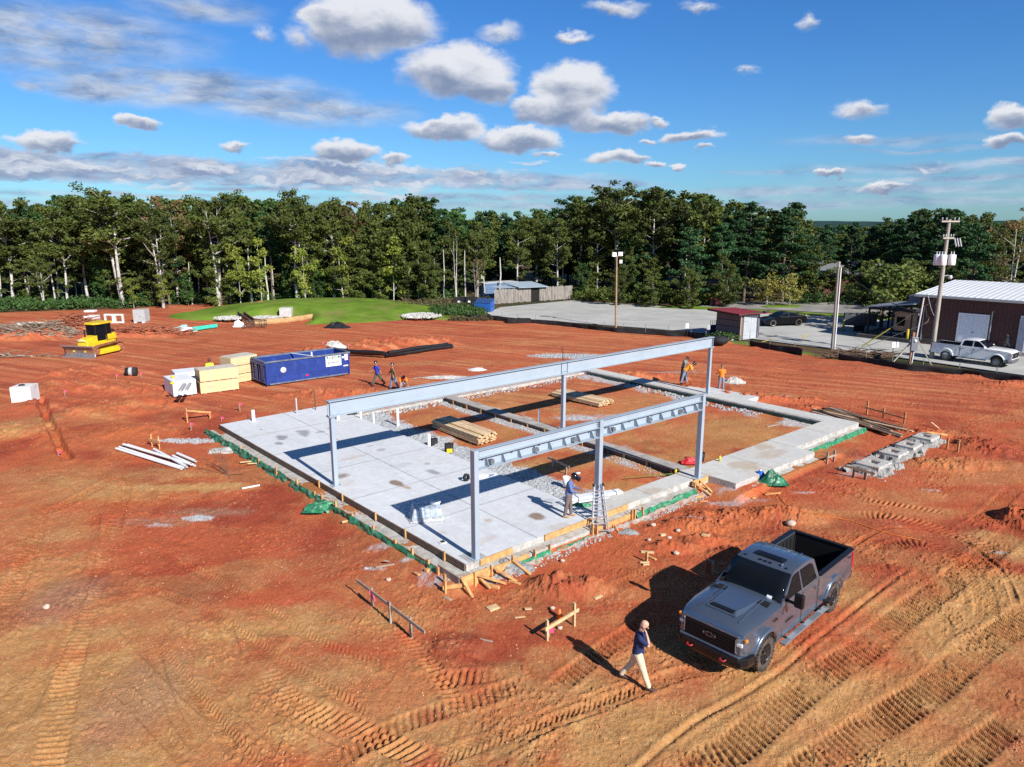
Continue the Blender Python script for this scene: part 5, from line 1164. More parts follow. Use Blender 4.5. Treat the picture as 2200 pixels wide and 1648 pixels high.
# small things
BLK = mat('black_fabric', (.018, .018, .02), .8, var=.3); YELP = mat('yellow_plastic', (.75, .50, .02), .5)
q = gp(965, 972, .3); r = empty('backpack', (q.x, q.y, .28), .2, 'black backpack with yellow front pocket on the gravel', 'backpack')
MB().prism([(-.19, -.12), (.19, -.12), (.21, .12), (-.21, .12)], 0, .44).build('body', BLK, r, bevel=.07, segs=3); MB().box((0, -.15, .14), (.27, .06, .2)).build('front_pocket', YELP, r, bevel=.02)
MB().tube([(-.06, 0, .43), (-.05, 0, .49), (.05, 0, .49), (.06, 0, .43)], .012, 6).build('handle', BLK, r)
q = gp(931, 953, .3); r = empty('tool_bag', (q.x, q.y, .28), .7, 'black tool bag beside the white pipe stub and backpack', 'bag')
MB().prism([(-.2, -.12), (.2, -.12), (.2, .12), (-.2, .12)], 0, .26).build('body', BLK, r, bevel=.05); MB().tube([(-.14, 0, .25), (-.1, 0, .38), (.1, 0, .36), (.14, 0, .25)], .014, 6).build('handle', BLK, r)
q = gp(753+0, 893, SZ); r = empty('tool_bag', (gp(757,890,SZ).x, gp(757,890,SZ).y, SZ), .3, 'black tool bag at the back of the slab under the girder', 'bag'); MB().prism([(-.25, -.14), (.25, -.14), (.25, .14), (-.25, .14)], 0, .3).build('body', BLK, r, bevel=.05)
q = gp(1505, 986, .3); r = empty('black_bucket', (q.x, q.y, .2), 0, 'black bucket behind the near frame right post', 'bucket'); MB().lathe([(0, .02), (.16, .02), (.19, .4), (.175, .4), (.15, .05), (0, .05)], n=18).build('pail', BLK, r)
q = gp(1217, 1043, .3); r = empty('white_bucket', (q.x, q.y, .28), 0, 'white bucket behind the worker in the blue sweatshirt', 'bucket'); MB().lathe([(0, .0), (.14, .0), (.16, .38), (.15, .38), (.13, .03), (0, .03)], n=18).build('pail', PVC, r)
q = gp(1002, 1033, SZ); o = MB().lathe([(.09, -.06), (.15, -.06), (.15, .06), (.09, .06), (.09, -.06)], n=20, axis='Y').build('wire_spool', BLK, loc=(q.x, q.y, SZ+.15), rz=.9, label='black coil standing on the slab left of the white paper', cat='coil')
q = gp(1037, 1024, SZ); r = empty('plan_sheets', (q.x, q.y, SZ+.004), .25, 'white plan sheets lying on the slab behind the nearest post', 'paper'); MB().prism([(-.55, -.22), (.6, -.25), (.62, .2), (-.5, .25)], 0, .012).build('paper', mat('white_paper', (.8, .8, .82), .8), r)
MB().bar((.25, -.1, .02), (.5, .12, .02), .06, .015).bar((.3, .1, .02), (.42, -.02, .02), .05, .015).build('blue_print', mat('blue_ink', (.1, .14, .35)), r)
q = gp(951, 1165, SZ); r = empty('floor_box', (q.x, q.y, SZ), .6, 'small square metal floor box set in the slab near the corner', 'floor box'); MB().box((0, 0, .008), (.26, .2, .016)).build('plate', CONC, r); MB().box((0, .0, .03), (.12, .1, .03)).build('cover', BLK, r)
q = gp(1546, 991, SZ); r = empty('spray_bottle', (q.x, q.y, SZ), .3, 'small yellow bottle with red cap standing on the porch slab', 'bottle'); MB().lathe([(0, 0), (.055, 0), (.055, .2), (.025, .26), (0, .26)], n=12).build('body', YELP, r); MB().lathe([(.026, .25), (.03, .33), (0, .33)], n=10).build('cap', mat('red_cap', (.45, .03, .02), .5), r)
q = gp(1454, 1019, .3); r = empty('tape_reel', (q.x, q.y, .3), .6, 'yellow tape reel beside the near wall and gravel', 'tape reel'); MB().lathe([(0, -.04), (.13, -.04), (.13, .04), (0, .04)], (0, 0, .13), 16, 'Y').build('case', YELP, r); MB().lathe([(0, -.05), (.05, -.05), (.05, .05), (0, .05)], (0, 0, .13), 12, 'Y').build('hub', BLK, r); MB().bar((.1, 0, .03), (-2.1, .9, .02), .03, .02).build('tape', mat('green_tape', (.15, .22, .03)), r)
q = gp(1632, 1038, 0); r = empty('water_jug', (q.x, q.y, gz(q.x, q.y)), 0, 'round blue jug beside the dark green plastic under the porch', 'jug'); MB().ball((0, 0, .17), .17, n=16).build('body', mat('blue_plastic', (.02, .13, .55), .35), r); MB().lathe([(.04, .3), (.04, .38), (0, .38)], n=10).build('cap', PVC, r)
q = gp(1241, 1007+8, .25); MB().lathe([(0, 0), (.12, 0), (.12, .03), (0, .03)], n=18).build('round_lid', PVC, loc=(q.x, q.y, gz(q.x, q.y)), label='white round pipe cap lying in the dirt under the near frame', cat='pipe cap')
a, b_ = gp(1212, 1082, .3), gp(1334, 1064, .3); d = (b_-a); r = empty('wrapped_bundle', (a.x, a.y, SZ-.16), atan2(d.y, d.x), 'long white wrapped bundle lying behind the ladder', 'bundle')
MB().box((d.length/2, 0, .12), (d.length, .34, .22)).build('wrap', mat('printed_white_wrap', (.70, .72, .74), .5, var=.12, vs=5), r, bevel=.02)
for x in (.5, 1.3, 2.1): MB().box((x, 0, .12), (.03, .352, .232)).build('strap', BLK, r)
MB().box((d.length/2, -.172, .12), (d.length*.8, .004, .05)).build('print', mat('grey_ink', (.35, .38, .42)), r)
# ladder
q = on(1290, 1146); top = gp(1289, 1062, SZ); ALU = mat('aluminium', (.55, .56, .58), .35, metal=.7, var=.1)
r = empty('folding_ladder', (q.x, q.y, q.z), radians(10), 'folded aluminium ladder leaning on the middle post of the near frame', 'ladder')
H_ = hpix(1290, 1146, 1052, q.z)*1.02; back = .38
for s, x in ((1, -.27), (1, .27), (0, -.20), (0, .20)):
    f = .72 if s else .66; y0 = 0 if s else .16; yb = back if s else back+.1
    MB().bar((x*1.15, y0, 0), (x*f*.8, yb, H_), .035, .075, up=(0, 1, 0)).build('rail', ALU, r)
for i in range(7):
    t = (i+.5)/7.3; w = .27*1.15*(1-t)+.27*.58*t; MB().bar((-w, back*t-.02, H_*t), (w, back*t-.02, H_*t), .05, .035).build('rung', ALU, r)
for i in range(6):
    t = (i+.8)/7.3; w = .2*1.1; MB().bar((-w*.9, .17+(back-.05)*t, H_*t), (w*.9, .17+(back-.05)*t, H_*t), .04, .03).build('rung', ALU, r)
for x in (-.17, .17): MB().lathe([(0, -.03), (.06, -.03), (.06, .03), (0, .03)], (x, back, H_), 12, 'X').build('hinge_knob', BLK, r)
for x in (-.31, .31): MB().box((x, 0, .02), (.06, .1, .05)).build('foot', BLK, r)
# orange cord
pts = []
for x, y in ((1601,1062),(1618,1050),(1640,1052),(1650,1066),(1646,1060),(1668,1060),(1680,1075),(1690,1088),(1712,1090),(1735,1095),(1750,1105),(1790,1112),(1830,1120),(1870,1135),(1920,1150),(1980,1162)):
    q = on(x, y); pts.append((q.x, q.y, q.z+.02))
MB().tube(pts, .016, 5, caps=False).build('extension_cord', mat('orange_cord', (.70, .20, .03), .5), label='orange cord snaking over the dirt from the porch', cat='cord')
# flags
def flag(px, py, yt, lb):
    q = on(px, py); h = max(hpix(px, py, yt, q.z), .25); r = empty('survey_flag', q, 0, lb, 'survey flag', 'pink survey flags')
    MB().box((0, 0, h/2), (.04, .02, h)).build('stake', WOODG, r); MB().box((.06, 0, h-.07), (.12, .03, .12)).build('pink_flag', PINK, r)
for f in ((251,817,804,'pink flag near the small black drum'), (303,812,800,'pink flag left of the white wrapped stack'), (140,852,838,'pink flag by the trench at left'), (411,925,908,'pink flag below the stake pair left of the slab'), (516,885,866,'pink flag behind the slab back left corner'), (476,905,896,'pink flag tight against the slab corner'), (694,752,741,'pink flag behind the blue dumpster'), (749,748,737,'pink flag beside the black pipes'), (126,978,970,'pink flag at the near end of the trench'), (1180,1368,1362,'tiny pink flag at the foot of the near batter board')): flag(*f)
o = MB().lathe([(.0, 0), (.09, 0), (.03, .28), (0, .28)], n=12).build('marker_cone', mat('orange_cone', (.85, .18, .03), .5), loc=on(1202, 1328), label='tiny orange marker cone beside the near batter board', cat='cone')
# ---- roll-off container ----
BLU = mat('worn_blue_paint', (.012, .038, .21), .45, var=.25, vs=1.2, dirt=(.03, .07, .28), dirts=3, dirta=.6)
RIM = mat('scraped_grey_steel', (.13, .15, .20), .5, var=.4, vs=4)
a = gp(573, 832, 0); b_ = gp(752, 806, 0); d = b_-a; L = d.length
r = empty('roll_off_container', (a.x, a.y, .02), atan2(d.y, d.x), 'long blue open top roll-off container with white company sign', 'container')
Wd, Hh = 2.35, 1.62; b = MB()
b.prism([(0, 0), (L, 0), (L, Wd), (0, Wd)], .16, .22)
for y in (0.03, Wd-.03): b.box((L/2, y, .22+(Hh-.22)/2), (L-.02, .05, Hh-.22))
b.box((L-.03, Wd/2, .9), (.05, Wd-.08, Hh-.2)); b.build('body', BLU, r)
MB().add([(.25, -.005, .62), (L-.05, -.005, .62), (L-.35, .28, .24), (.25, .28, .24)], [(0, 3, 2, 1)]).build('lower_slope', mat('dark_blue_paint', (.012, .022, .16), .5, var=.3), r)
MB().bar((.2, -.02, .14), (L-.3, -.02, .14), .1, .09).build('side_rail', RIM, r)
t = MB()
for p0, p1 in (((0, 0, Hh), (L, 0, Hh)), ((0, Wd, Hh), (L, Wd, Hh)), ((0, -.05, Hh), (0, Wd+.05, Hh)), ((L, -.05, Hh), (L, Wd+.05, Hh))): t.bar(p0, p1, .12, .1)
t.build('top_rim', RIM, r)
MB().bar((.06, -.02, .1), (.06, -.02, Hh-.06), .16, .14, up=(1, 0, 0)).build('corner_post', BLU, r); MB().bar((L-.07, -.02, .1), (L-.07, -.02, Hh-.06), .12, .1, up=(1, 0, 0)).build('corner_post', BLU, r); MB().bar((.06, Wd, .1), (.06, Wd, Hh-.06), .16, .14, up=(1, 0, 0)).build('corner_post', BLU, r)
for y in (.62, 1.72):
    o = MB().box((-.0, y, .83), (.06, 1.0, 1.2)).build('end_door', mat('dark_blue_paint', (.012, .022, .16)), r); MB().box((-.05, y+.35, .8), (.05, .06, 1.25)).build('door_bar', BLU, o); MB().box((-.05, y-.42, .8), (.05, .06, 1.25)).build('door_bar', BLU, o)
    MB().box((-.036, y-.05, 1.2), (.008, .2, .12)).build('sticker', mat('sticker_grey', (.4, .42, .45)), o)
MB().box((-.04, Wd/2, .26), (.09, Wd, .1)).box((-.04, Wd/2, 1.46), (.09, Wd, .1)).build('door_frame', BLU, r)
MB().prism([(.06, .06), (L-.06, .06), (L-.06, Wd-.06), (.06, Wd-.06)], .2, .3).build('floor', mat('debris_floor', (.12, .10, .08), .9, var=.5), r)
WHT = mat('sign_white', (.82, .82, .82), .5, var=.03)
def text(s, size, loc, parent, m, rot=(pi/2, 0, 0), name='lettering', ext=.004, align='CENTER', sx=1., bold=.012):
    cu = bpy.data.curves.new(name, 'FONT'); cu.body = s; cu.size = size; cu.extrude = ext; cu.align_x = align; cu.align_y = 'CENTER'; cu.resolution_u = 3; cu.offset = size*bold
    t_ = bpy.data.objects.new(name, cu); COL.objects.link(t_); bpy.context.view_layer.update()
    me = bpy.data.meshes.new_from_object(t_.evaluated_get(bpy.context.evaluated_depsgraph_get())); bpy.data.objects.remove(t_)
    me.materials.clear(); me.materials.append(m)
    o = bpy.data.objects.new(name, me); COL.objects.link(o); o.parent = parent; o.location = loc; o.rotation_euler = rot; o.scale = (sx, 1, 1); return o
sg = MB().box((L*.80, -.012, 1.16), (1.15, .016, .72)).build('company_sign', WHT, r)
INK = mat('black_ink', (.02, .02, .02), .6); GRN = mat('green_ink', (.02, .42, .22), .6); REDI = mat('red_ink', (.5, .06, .05), .6); GRYI = mat('grey_ink2', (.25, .25, .25), .6)
for i, (ch, m) in enumerate(zip('PASCON', (INK, GRN, INK, INK, GRN, INK))): text(ch, .25, (L*.80-.45+i*.18, -.026, 1.39), sg, m, bold=.05)
text('Container Service', .12, (L*.80, -.026, 1.22), sg, GRYI); text('803-399-9224', .15, (L*.80, -.026, 1.04), sg, INK, bold=.03); text('CAMDEN, SC', .11, (L*.80, -.026, .91), sg, GRYI)
MB().box((L*.92, -.012, 1.33), (.16, .014, .12)).build('sticker', WHT, r); s2 = MB().box((L*.965, -.022, 1.32), (.30, .014, .42)).build('notice', WHT, r); text('NO', .1, (L*.965, -.034, 1.40), s2, REDI); text('TIRES', .08, (L*.965, -.034, 1.26), s2, REDI)
MB().box((L*.955, -.012, .72), (.4, .014, .08)).build('reflective_strip', WHT, r)
o = MB().lathe([(0, -.012), (.19, -.012), (.19, .004), (0, .004)], (L*.20, -.004, .98), 24, 'Y').build('round_sticker', WHT, r); MB().bar((L*.20-.1, -.022, 1.0), (L*.20+.1, -.022, .94), .01, .04).build('mark', REDI, o)
MB().box((L*.47, -.01, .42), (.18, .02, .1)).build('red_reflector', mat('red_lens', (.6, .02, .02), .4), r)
MB().bar((L*.45, Wd-.1, Hh+.02), (L*.55, .0, Hh+.06), .1, .03).box((L*.56, .3, Hh+.15), (.08, .08, .28)).build('white_board', WHT, r)
# sheet stacks
def fbox_px(p0, p1, dep, h, z=0.):
    a, b_ = gp(*p0, z), gp(*p1, z); d = b_-a; return a, atan2(d.y, d.x), d.length
OSB = mat('plywood_edge', (.66, .48, .26), .8, var=.14, vs=1.2, stretch=(.4, .4, 14))
def ply(label, p0, p1, dep, h, nst=2, z=0.):
    a, an, L = fbox_px(p0, p1, dep, h, z); r = empty('sheet_stack', (a.x, a.y, gz(a.x, a.y)*.5), an, label, 'sheet stack', 'stacks of sheathing sheets left of the container')
    hh = h/nst
    for i in range(nst):
        MB().box((L/2+(i % 2)*.03, dep/2, .08+i*hh+(hh-.1)/2), (L, dep, hh-.06)).build('bundle', OSB, r)
        for x in (.3, L/2, L-.3): MB().box((x, dep/2, .04+i*hh), (.09, dep-.02, .08)).build('bearer', WOODG, r)
        for x in (.55, L-.5): MB().box((x+(i % 2)*.03, dep/2, .085+i*hh+(hh-.1)/2), (.03, dep+.01, hh-.045)).build('strap', mat('grey_ink', (.35, .38, .42)), r)
    MB().box((L/2+.03, dep/2, h+.02), (L*.98, dep*.98, .025)).build('top_sheet', mat('weathered_sheet', (.50, .45, .38), .85, var=.2), r)
    return r
ply('front stack of pale sheathing sheets strapped in two bundles', (432,849), (514,838), 1.25, 1.5)
ply('rear stack of pale sheathing sheets beside the blue container end', (500,826), (556,815), 1.3, 1.75, 3)
def wrapped(label, p0, p1, dep, h):
    a, an, L = fbox_px(p0, p1, dep, h); r = empty('wrapped_stack', (a.x, a.y, 0), an, label, 'wrapped stack', 'white wrapped stacks left of the sheathing')
    MB().box((L/2, dep/2, .12+h/2), (L, dep, h)).build('wrap', mat('white_wrap', (.74, .76, .78), .45, var=.08, vs=3, bump=.9, bs=3), r, bevel=.03)
    for x in (.3, L-.3): MB().box((x, dep/2, .06), (.1, dep-.1, .12)).build('bearer', WOODG, r)
    return r
wrapped('white wrapped stack nearest the trench side with black print', (374,857), (424,850), 2.2, .95)
wrapped('white wrapped stack tucked behind against the sheathing', (380,838), (432,832), 1.6, .95)
a = gp(392, 836, 1.07); MB().box((0, 0, .1), (.22, 2.0, .12)).box((.3, .1, .1), (.16, 2.0, .12)).build('steel_channels', GREYP, loc=(a.x, a.y, 1.06), rz=.3, label='grey channels lying on top of the white wrapped stack', cat='channel')
for px, py in ((370,826), (372,812)):
    q = gp(px, py, 1.07); MB().ball((0, 0, .08), .14, n=8, sq=(1, 1, .6)).build('work_gloves', YELP, loc=(q.x, q.y, 1.07), label=('yellow cloth on the near white stack' if py > 820 else 'yellow cloth on the far edge of the white stack'), cat='cloth')
# precast concrete pieces
WC = mat('white_precast', (.66, .66, .64), .85, var=.1, vs=2, dirt=(.45, .36, .28), dirts=2, dirta=.4)
a = on(24, 866); b_ = on(67, 858); d = b_-a; r = empty('precast_box', (a.x, a.y, a.z-.05), atan2(d.y, d.x), 'white precast concrete box with arched panel at the left edge', 'concrete box', 'white precast pieces')
MB().prism([(0, 0), (d.length, 0), (d.length-.06, 1.1), (.06, 1.1)], 0, 1.0).build('shell', WC, r, bevel=.04)
L_ = d.length; MB().tube([(L_*.12, -.02, .1), (L_*.14, -.02, .6), (L_*.25, -.02, .75), (L_*.75, -.02, .75), (L_*.86, -.02, .6), (L_*.88, -.02, .1)], .025, 6).build('arch_rib', WC, r); MB().ball((L_*.4, .5, 1.02), .16, n=8, sq=(1.3, 1, .5)).build('black_lid', BLK, r)
def pbox(label, px, py, w, h, dpt, m=WC, feet=False, name='precast_box', z=None):
    q = on(px, py) if z is None else gp(px, py, z); r = empty(name, q, .05, label, 'concrete box', 'white precast pieces')
    MB().box((0, dpt/2, h/2+(.12 if feet else 0)), (w, dpt, h)).build('shell', m, r, bevel=.02)
    if feet:
        for x in (-w/3, w/3): MB().box((x, dpt/2, .06), (.25, dpt+.2, .14)).build('skid', WC, r)
        MB().box((w*.1, -.01, h*.55), (.1, .02, .06)).build('lift_hole', BLK, r)
    return r
pbox('tall grey precast box standing on white skids', 300, 694, 1.25, 1.3, 1.2, mat('grey_precast', (.40, .41, .41), .85, var=.15), True)
pbox('white precast box behind the bulldozer cab', 194, 699, 1.2, 1.0, 1.0)
pbox('flat white precast slab near the wood', 191, 671, 1.2, .22, .8)
pbox('concrete riser box standing in the grass mound', 613, 681, 1.3, 1.0, 1.1, mat('grey_precast2', (.50, .50, .48), .85, var=.2), z=.1)
for px, lb in ((236, 'left one of two white square concrete frames'), (257, 'right one of two white square concrete frames')):
    q = on(px, 694); r = empty('precast_square', q, .03, lb, 'concrete frame', 'white square frames'); b = MB(); w = .98
    b.box((0, 0, .08), (w, .2, .16)).box((0, 0, w-.08), (w, .2, .16)).box((-w/2+.08, 0, w/2), (.16, .2, w-.321)).box((w/2-.08, 0, w/2), (.16, .2, w-.321)); b.build('frame_ring', WC, r)
# chute and cart
TIM = mat('brown_timber', (.13, .07, .04), .85, var=.4)
r = empty('timber_chute', label='two long dark brown timbers sloping down beside the mound cut', cat='timber')
for x0, x1 in ((511, 537), (524, 548)):
    a, b_ = gp(x0, 673, .8), gp(x1, 690, .35); MB().bar(a, b_, .12, .4).build('timber', TIM, r)
q = on(547, 706); r = empty('steel_cart', q, .1, 'dark steel frame cart on legs at the end of the brown timbers', 'cart')
b = MB()
for z in (.35, .75): b.bar((-1, 0, z), (1, 0, z), .06, .06).bar((-1, .8, z), (1, .8, z), .06, .06).bar((-1, 0, z), (-1, .8, z), .06, .06).bar((1, 0, z), (1, .8, z), .06, .06)
b.build('frame', mat('dark_rust_steel', (.06, .045, .04), .7), r)
for x in (-1, -.3, .5, 1):
    for y in (0, .8): MB().box((x, y, .4), (.06, .06, .8)).build('leg', mat('dark_rust_steel', (.06, .045, .04)), r)
pts = [gp(x, y, .25) for x, y in ((545,695),(575,692),(610,689),(650,684),(690,677),(712,672))]
MB().tube(pts, .34, 10).build('fibre_roll', mat('straw_roll', (.45, .27, .12), .95, var=.3, vs=2, bump=.8, bs=8), label='long tan fibre roll curving along the foot of the grass mound', cat='erosion roll')
# teal and black pipes
TEAL = mat('teal_pipe', (.05, .50, .38), .4)
for i, lb in enumerate(('nearer teal pipe lying before the brush heap', 'farther teal pipe lying before the brush heap')):
    a, b_ = on(410+i*4, 713-i*4), on(466, 705-i*3); MB().tube([a+Vector((0, 0, .18)), b_+Vector((0, 0, .18))], .13, 10).build('teal_pipe', TEAL, label=lb, cat='pipe', group='teal pipes')
a, b_ = on(376, 712), on(400, 707); MB().tube([a+Vector((0, 0, .3)), b_+Vector((0, 0, .3))], .2, 10).build('teal_pipe', mat('pale_teal_wrap', (.35, .60, .55), .5, var=.3), label='pale teal wrapped roll beside the white bags', cat='pipe')
BP = mat('black_corrugated_pipe', (.014, .015, .017), .35, var=.2)
for i, (x0, y0, x1, y1, z, lb) in enumerate(((704,753,828,762,.25,'black pipe running from behind the blue container'), (702,750,826,759,.42,'second black pipe lying on the one behind the container'), (828,763,972,744,.22,'nearest long black pipe of the right hand group'), (830,760,970,741,.22,'middle long black pipe of the right hand group'), (834,757,962,739,.45,'upper long black pipe of the right hand group'))):
    a, b_ = gp(x0, y0, z), gp(x1, y1, z); L = (b_-a).length; n = 10
    MB().tube([a.lerp(b_, k/n)+Vector((0, 0, .03*sin(k*.8+i))) for k in range(n+1)], .15, 12).build('black_pipe', BP, label=lb, cat='pipe', group='black drainage pipes')
q = on(283, 807); r = empty('black_drum', q, .2, 'small black drum lying alone on the red ground', 'drum'); MB().lathe([(0, -.35), (.3, -.35), (.3, .35), (0, .35)], (0, 0, .3), 16, 'X').build('body', BLK, r); MB().lathe([(.301, -.12), (.303, .1)], (0, 0, .3), 16, 'X').build('grey_label', GREYP, r)
# brush piles
def brushpile(name, px, py, rx, ry, h, n, m, lb, seed, cat='brush pile'):
    R = random.Random(seed); c = gp(px, py); b = MB()
    for _ in range(n):
        t = R.uniform(0, 6.28); q = sqrt(R.random()); x = c.x+cos(t)*q*rx; y = c.y+sin(t)*q*ry; z = max(gz(x, y), 0)+h*(1-q)*R.random(); a_ = R.gauss(0, .5)+(pi if R.random() < .5 else 0); L = R.uniform(.4, 2.0); up = R.uniform(-.25, .35)
        b.tube([(x, y, z), (x+cos(a_)*L*.5, y+sin(a_)*L*.4, z+up*L*.6+.05), (x+cos(a_)*L, y+sin(a_)*L*.8, z+up*L)], [R.uniform(.03, .08), .04, .015], 4, caps=False)
    return b.build(name, m, label=lb, cat=cat, kind='stuff')
TW = mat('dead_branches', (.25, .19, .14), .9, var=.5, vs=2); TWR = mat('red_muddy_roots', (.32, .10, .05), .9, var=.5, vs=2)
brushpile('brush_pile', 60, 722, 5.5, 2.2, .9, 420, TW, 'long heap of grey dead branches left of the bulldozer', 1); brushpile('brush_pile', 170, 712, 2.2, 1.6, 1.7, 320, TWR, 'red muddy root heap behind the bulldozer', 2)
brushpile('brush_pile', 300, 720, 5.2, 1.2, .7, 420, TWR, 'low heap of muddy branches right of the bulldozer', 3); brushpile('brush_pile', 1838, 768, 2.6, .6, .7, 200, mat('dark_roots', (.10, .06, .04), .95, var=.4), 'dark brush at the foot of the leaning pole', 4)
brushpile('brush_pile', 20, 766, 3.2, .5, .12, 40, TW, 'few dead sticks lying at the left edge', 5)
# ---------------- vehicles ----------------
def paint(name, col, rough=.28, metal=.0, coat=1.): return mat(name, col, rough, metal, var=.03, vs=1, coat=coat)
GLASS = mat('tinted_glass', (.006, .008, .011), .04, var=0, spec=.14)
BLKP = mat('gloss_black_trim', (.010, .010, .011), .30, var=.05, spec=.3); BLKM = mat('matt_black_trim', (.014, .014, .015), .75, var=.2, spec=.2)
TYRE = mat('dusty_tyre', (.055, .046, .040), .9, var=.4, vs=6, dirt=(.18, .10, .06), dirts=5, dirta=.5); CHR = mat('chrome', (.30, .34, .40), .35, metal=.7)
def extr(b, prof, ts, hw, dz=None, m=0, smooth=True):
    # prof: closed (x, z) outline; ts: slices across in -1..1; hw(x, z): half width there
    n = len(prof); vs = []
    for t in ts:
        for x, z in prof:
            zz = z+(dz(x, z, t) if dz else 0); vs.append((x, t*hw(x, z), zz))
    k = len(ts); fs = [(i*n+j, i*n+(j+1) % n, (i+1)*n+(j+1) % n, (i+1)*n+j) for i in range(k-1) for j in range(n)]
    ar = sum(prof[i][0]*prof[(i+1) % n][1]-prof[(i+1) % n][0]*prof[i][1] for i in range(n))
    if ar > 0: fs = [f[::-1] for f in fs]
    b.add(vs, fs, m, smooth)
    e0, e1 = tuple(range(n)), tuple(range((k-1)*n, k*n))
    # outline runs counter clockwise seen from -y when area > 0
    b.add(vs, [e0 if ar > 0 else e0[::-1], e1[::-1] if ar > 0 else e1], m, False); return b
def arch(cx, cz, r, zlow, n=12, rev=False):
    a0 = math.asin(max(min((zlow-cz)/r, 1), -1)); pts = [(cx+r*cos(t), cz+r*sin(t)) for t in np.linspace(pi-a0, a0, n)]
    return pts[::-1] if rev else pts
def finish(o, bev=.02, seg=2):
    b = o.modifiers.new('bevel', 'BEVEL'); b.width = bev; b.segments = seg; b.limit_method = 'ANGLE'; b.angle_limit = radians(40)
    b.harden_normals = False; return o
def smooth_by_angle(o, ang=35):
    me = o.data; me.polygons.foreach_set('use_smooth', [True]*len(me.polygons)); me.set_sharp_from_angle(angle=radians(ang)) if hasattr(me, 'set_sharp_from_angle') else None
    return o
def side_quad(b, pts, off, hwf, side, m=0):
    vs = [(x, side*(hwf(x, z)+off), z) for x, z in pts]; f = tuple(range(len(pts)))
    vi = [(x, side*(hwf(x, z)+off-.03), z) for x, z in pts]; n = len(pts)
    A = [f if side < 0 else f[::-1]]; b.add(vs, A, m)
    b.add(vs+vi, [(i, (i+1) % n, n+(i+1) % n, n+i) if side > 0 else (n+i, n+(i+1) % n, (i+1) % n, i) for i in range(n)], m)
def make_wheel(parent, x, y, R, w, rimm, side, spokes=8, rr=.62, ring=None):
    wh = empty('wheel', (x, y, R)); wh.parent = parent; wh.rotation_euler[2] = 0 if side < 0 else pi
    b = MB(); prof = [(R*rr, -w/2+.02), (R*.78, -w/2), (R*.93, -w/2+.01), (R, -w/2+.05), (R, w/2-.05), (R*.93, w/2-.01), (R*.78, w/2), (R*rr, w/2-.02)]
    b.lathe(prof, n=36, axis='Y')
    for k in range(30):
        t = 2*pi*k/30; M = Matrix.Rotation(-t, 3, 'Y')
        for s in (-1, 1): b.box(M@Vector((R*.985, s*w*.34+(k % 2)*.01*s, 0)), (.03, w*.30, R*.13), rot=M)
    b.build('tyre', TYRE, wh)
    r_ = MB(); r_.lathe([(R*rr, -w/2+.03), (R*rr*.93, -w/2+.05), (R*rr*.9, -w/2+.13), (.05, -w/2+.12)], n=30, axis='Y'); r_.lathe([(0, -w/2+.02), (.055, -w/2+.03), (.06, -w/2+.1)], n=14, axis='Y')
    for k in range(spokes):
        t = 2*pi*k/spokes
        for d in (-.12, .12):
            p0 = Vector((cos(t)*.05, -w/2+.045, sin(t)*.05)); p1 = Vector((cos(t+d)*R*rr*.95, -w/2+.045, sin(t+d)*R*rr*.95)); r_.bar(p0, p1, .035, .03, up=(0, 1, 0))
    r_.build('rim', rimm, wh)
    if ring: MB().lathe([(R*rr*1.0, -w/2+.015), (R*rr*.9, -w/2+.02), (R*rr*.9, -w/2+.05)], n=30, axis='Y').build('rim_ring', ring, wh)
    return wh
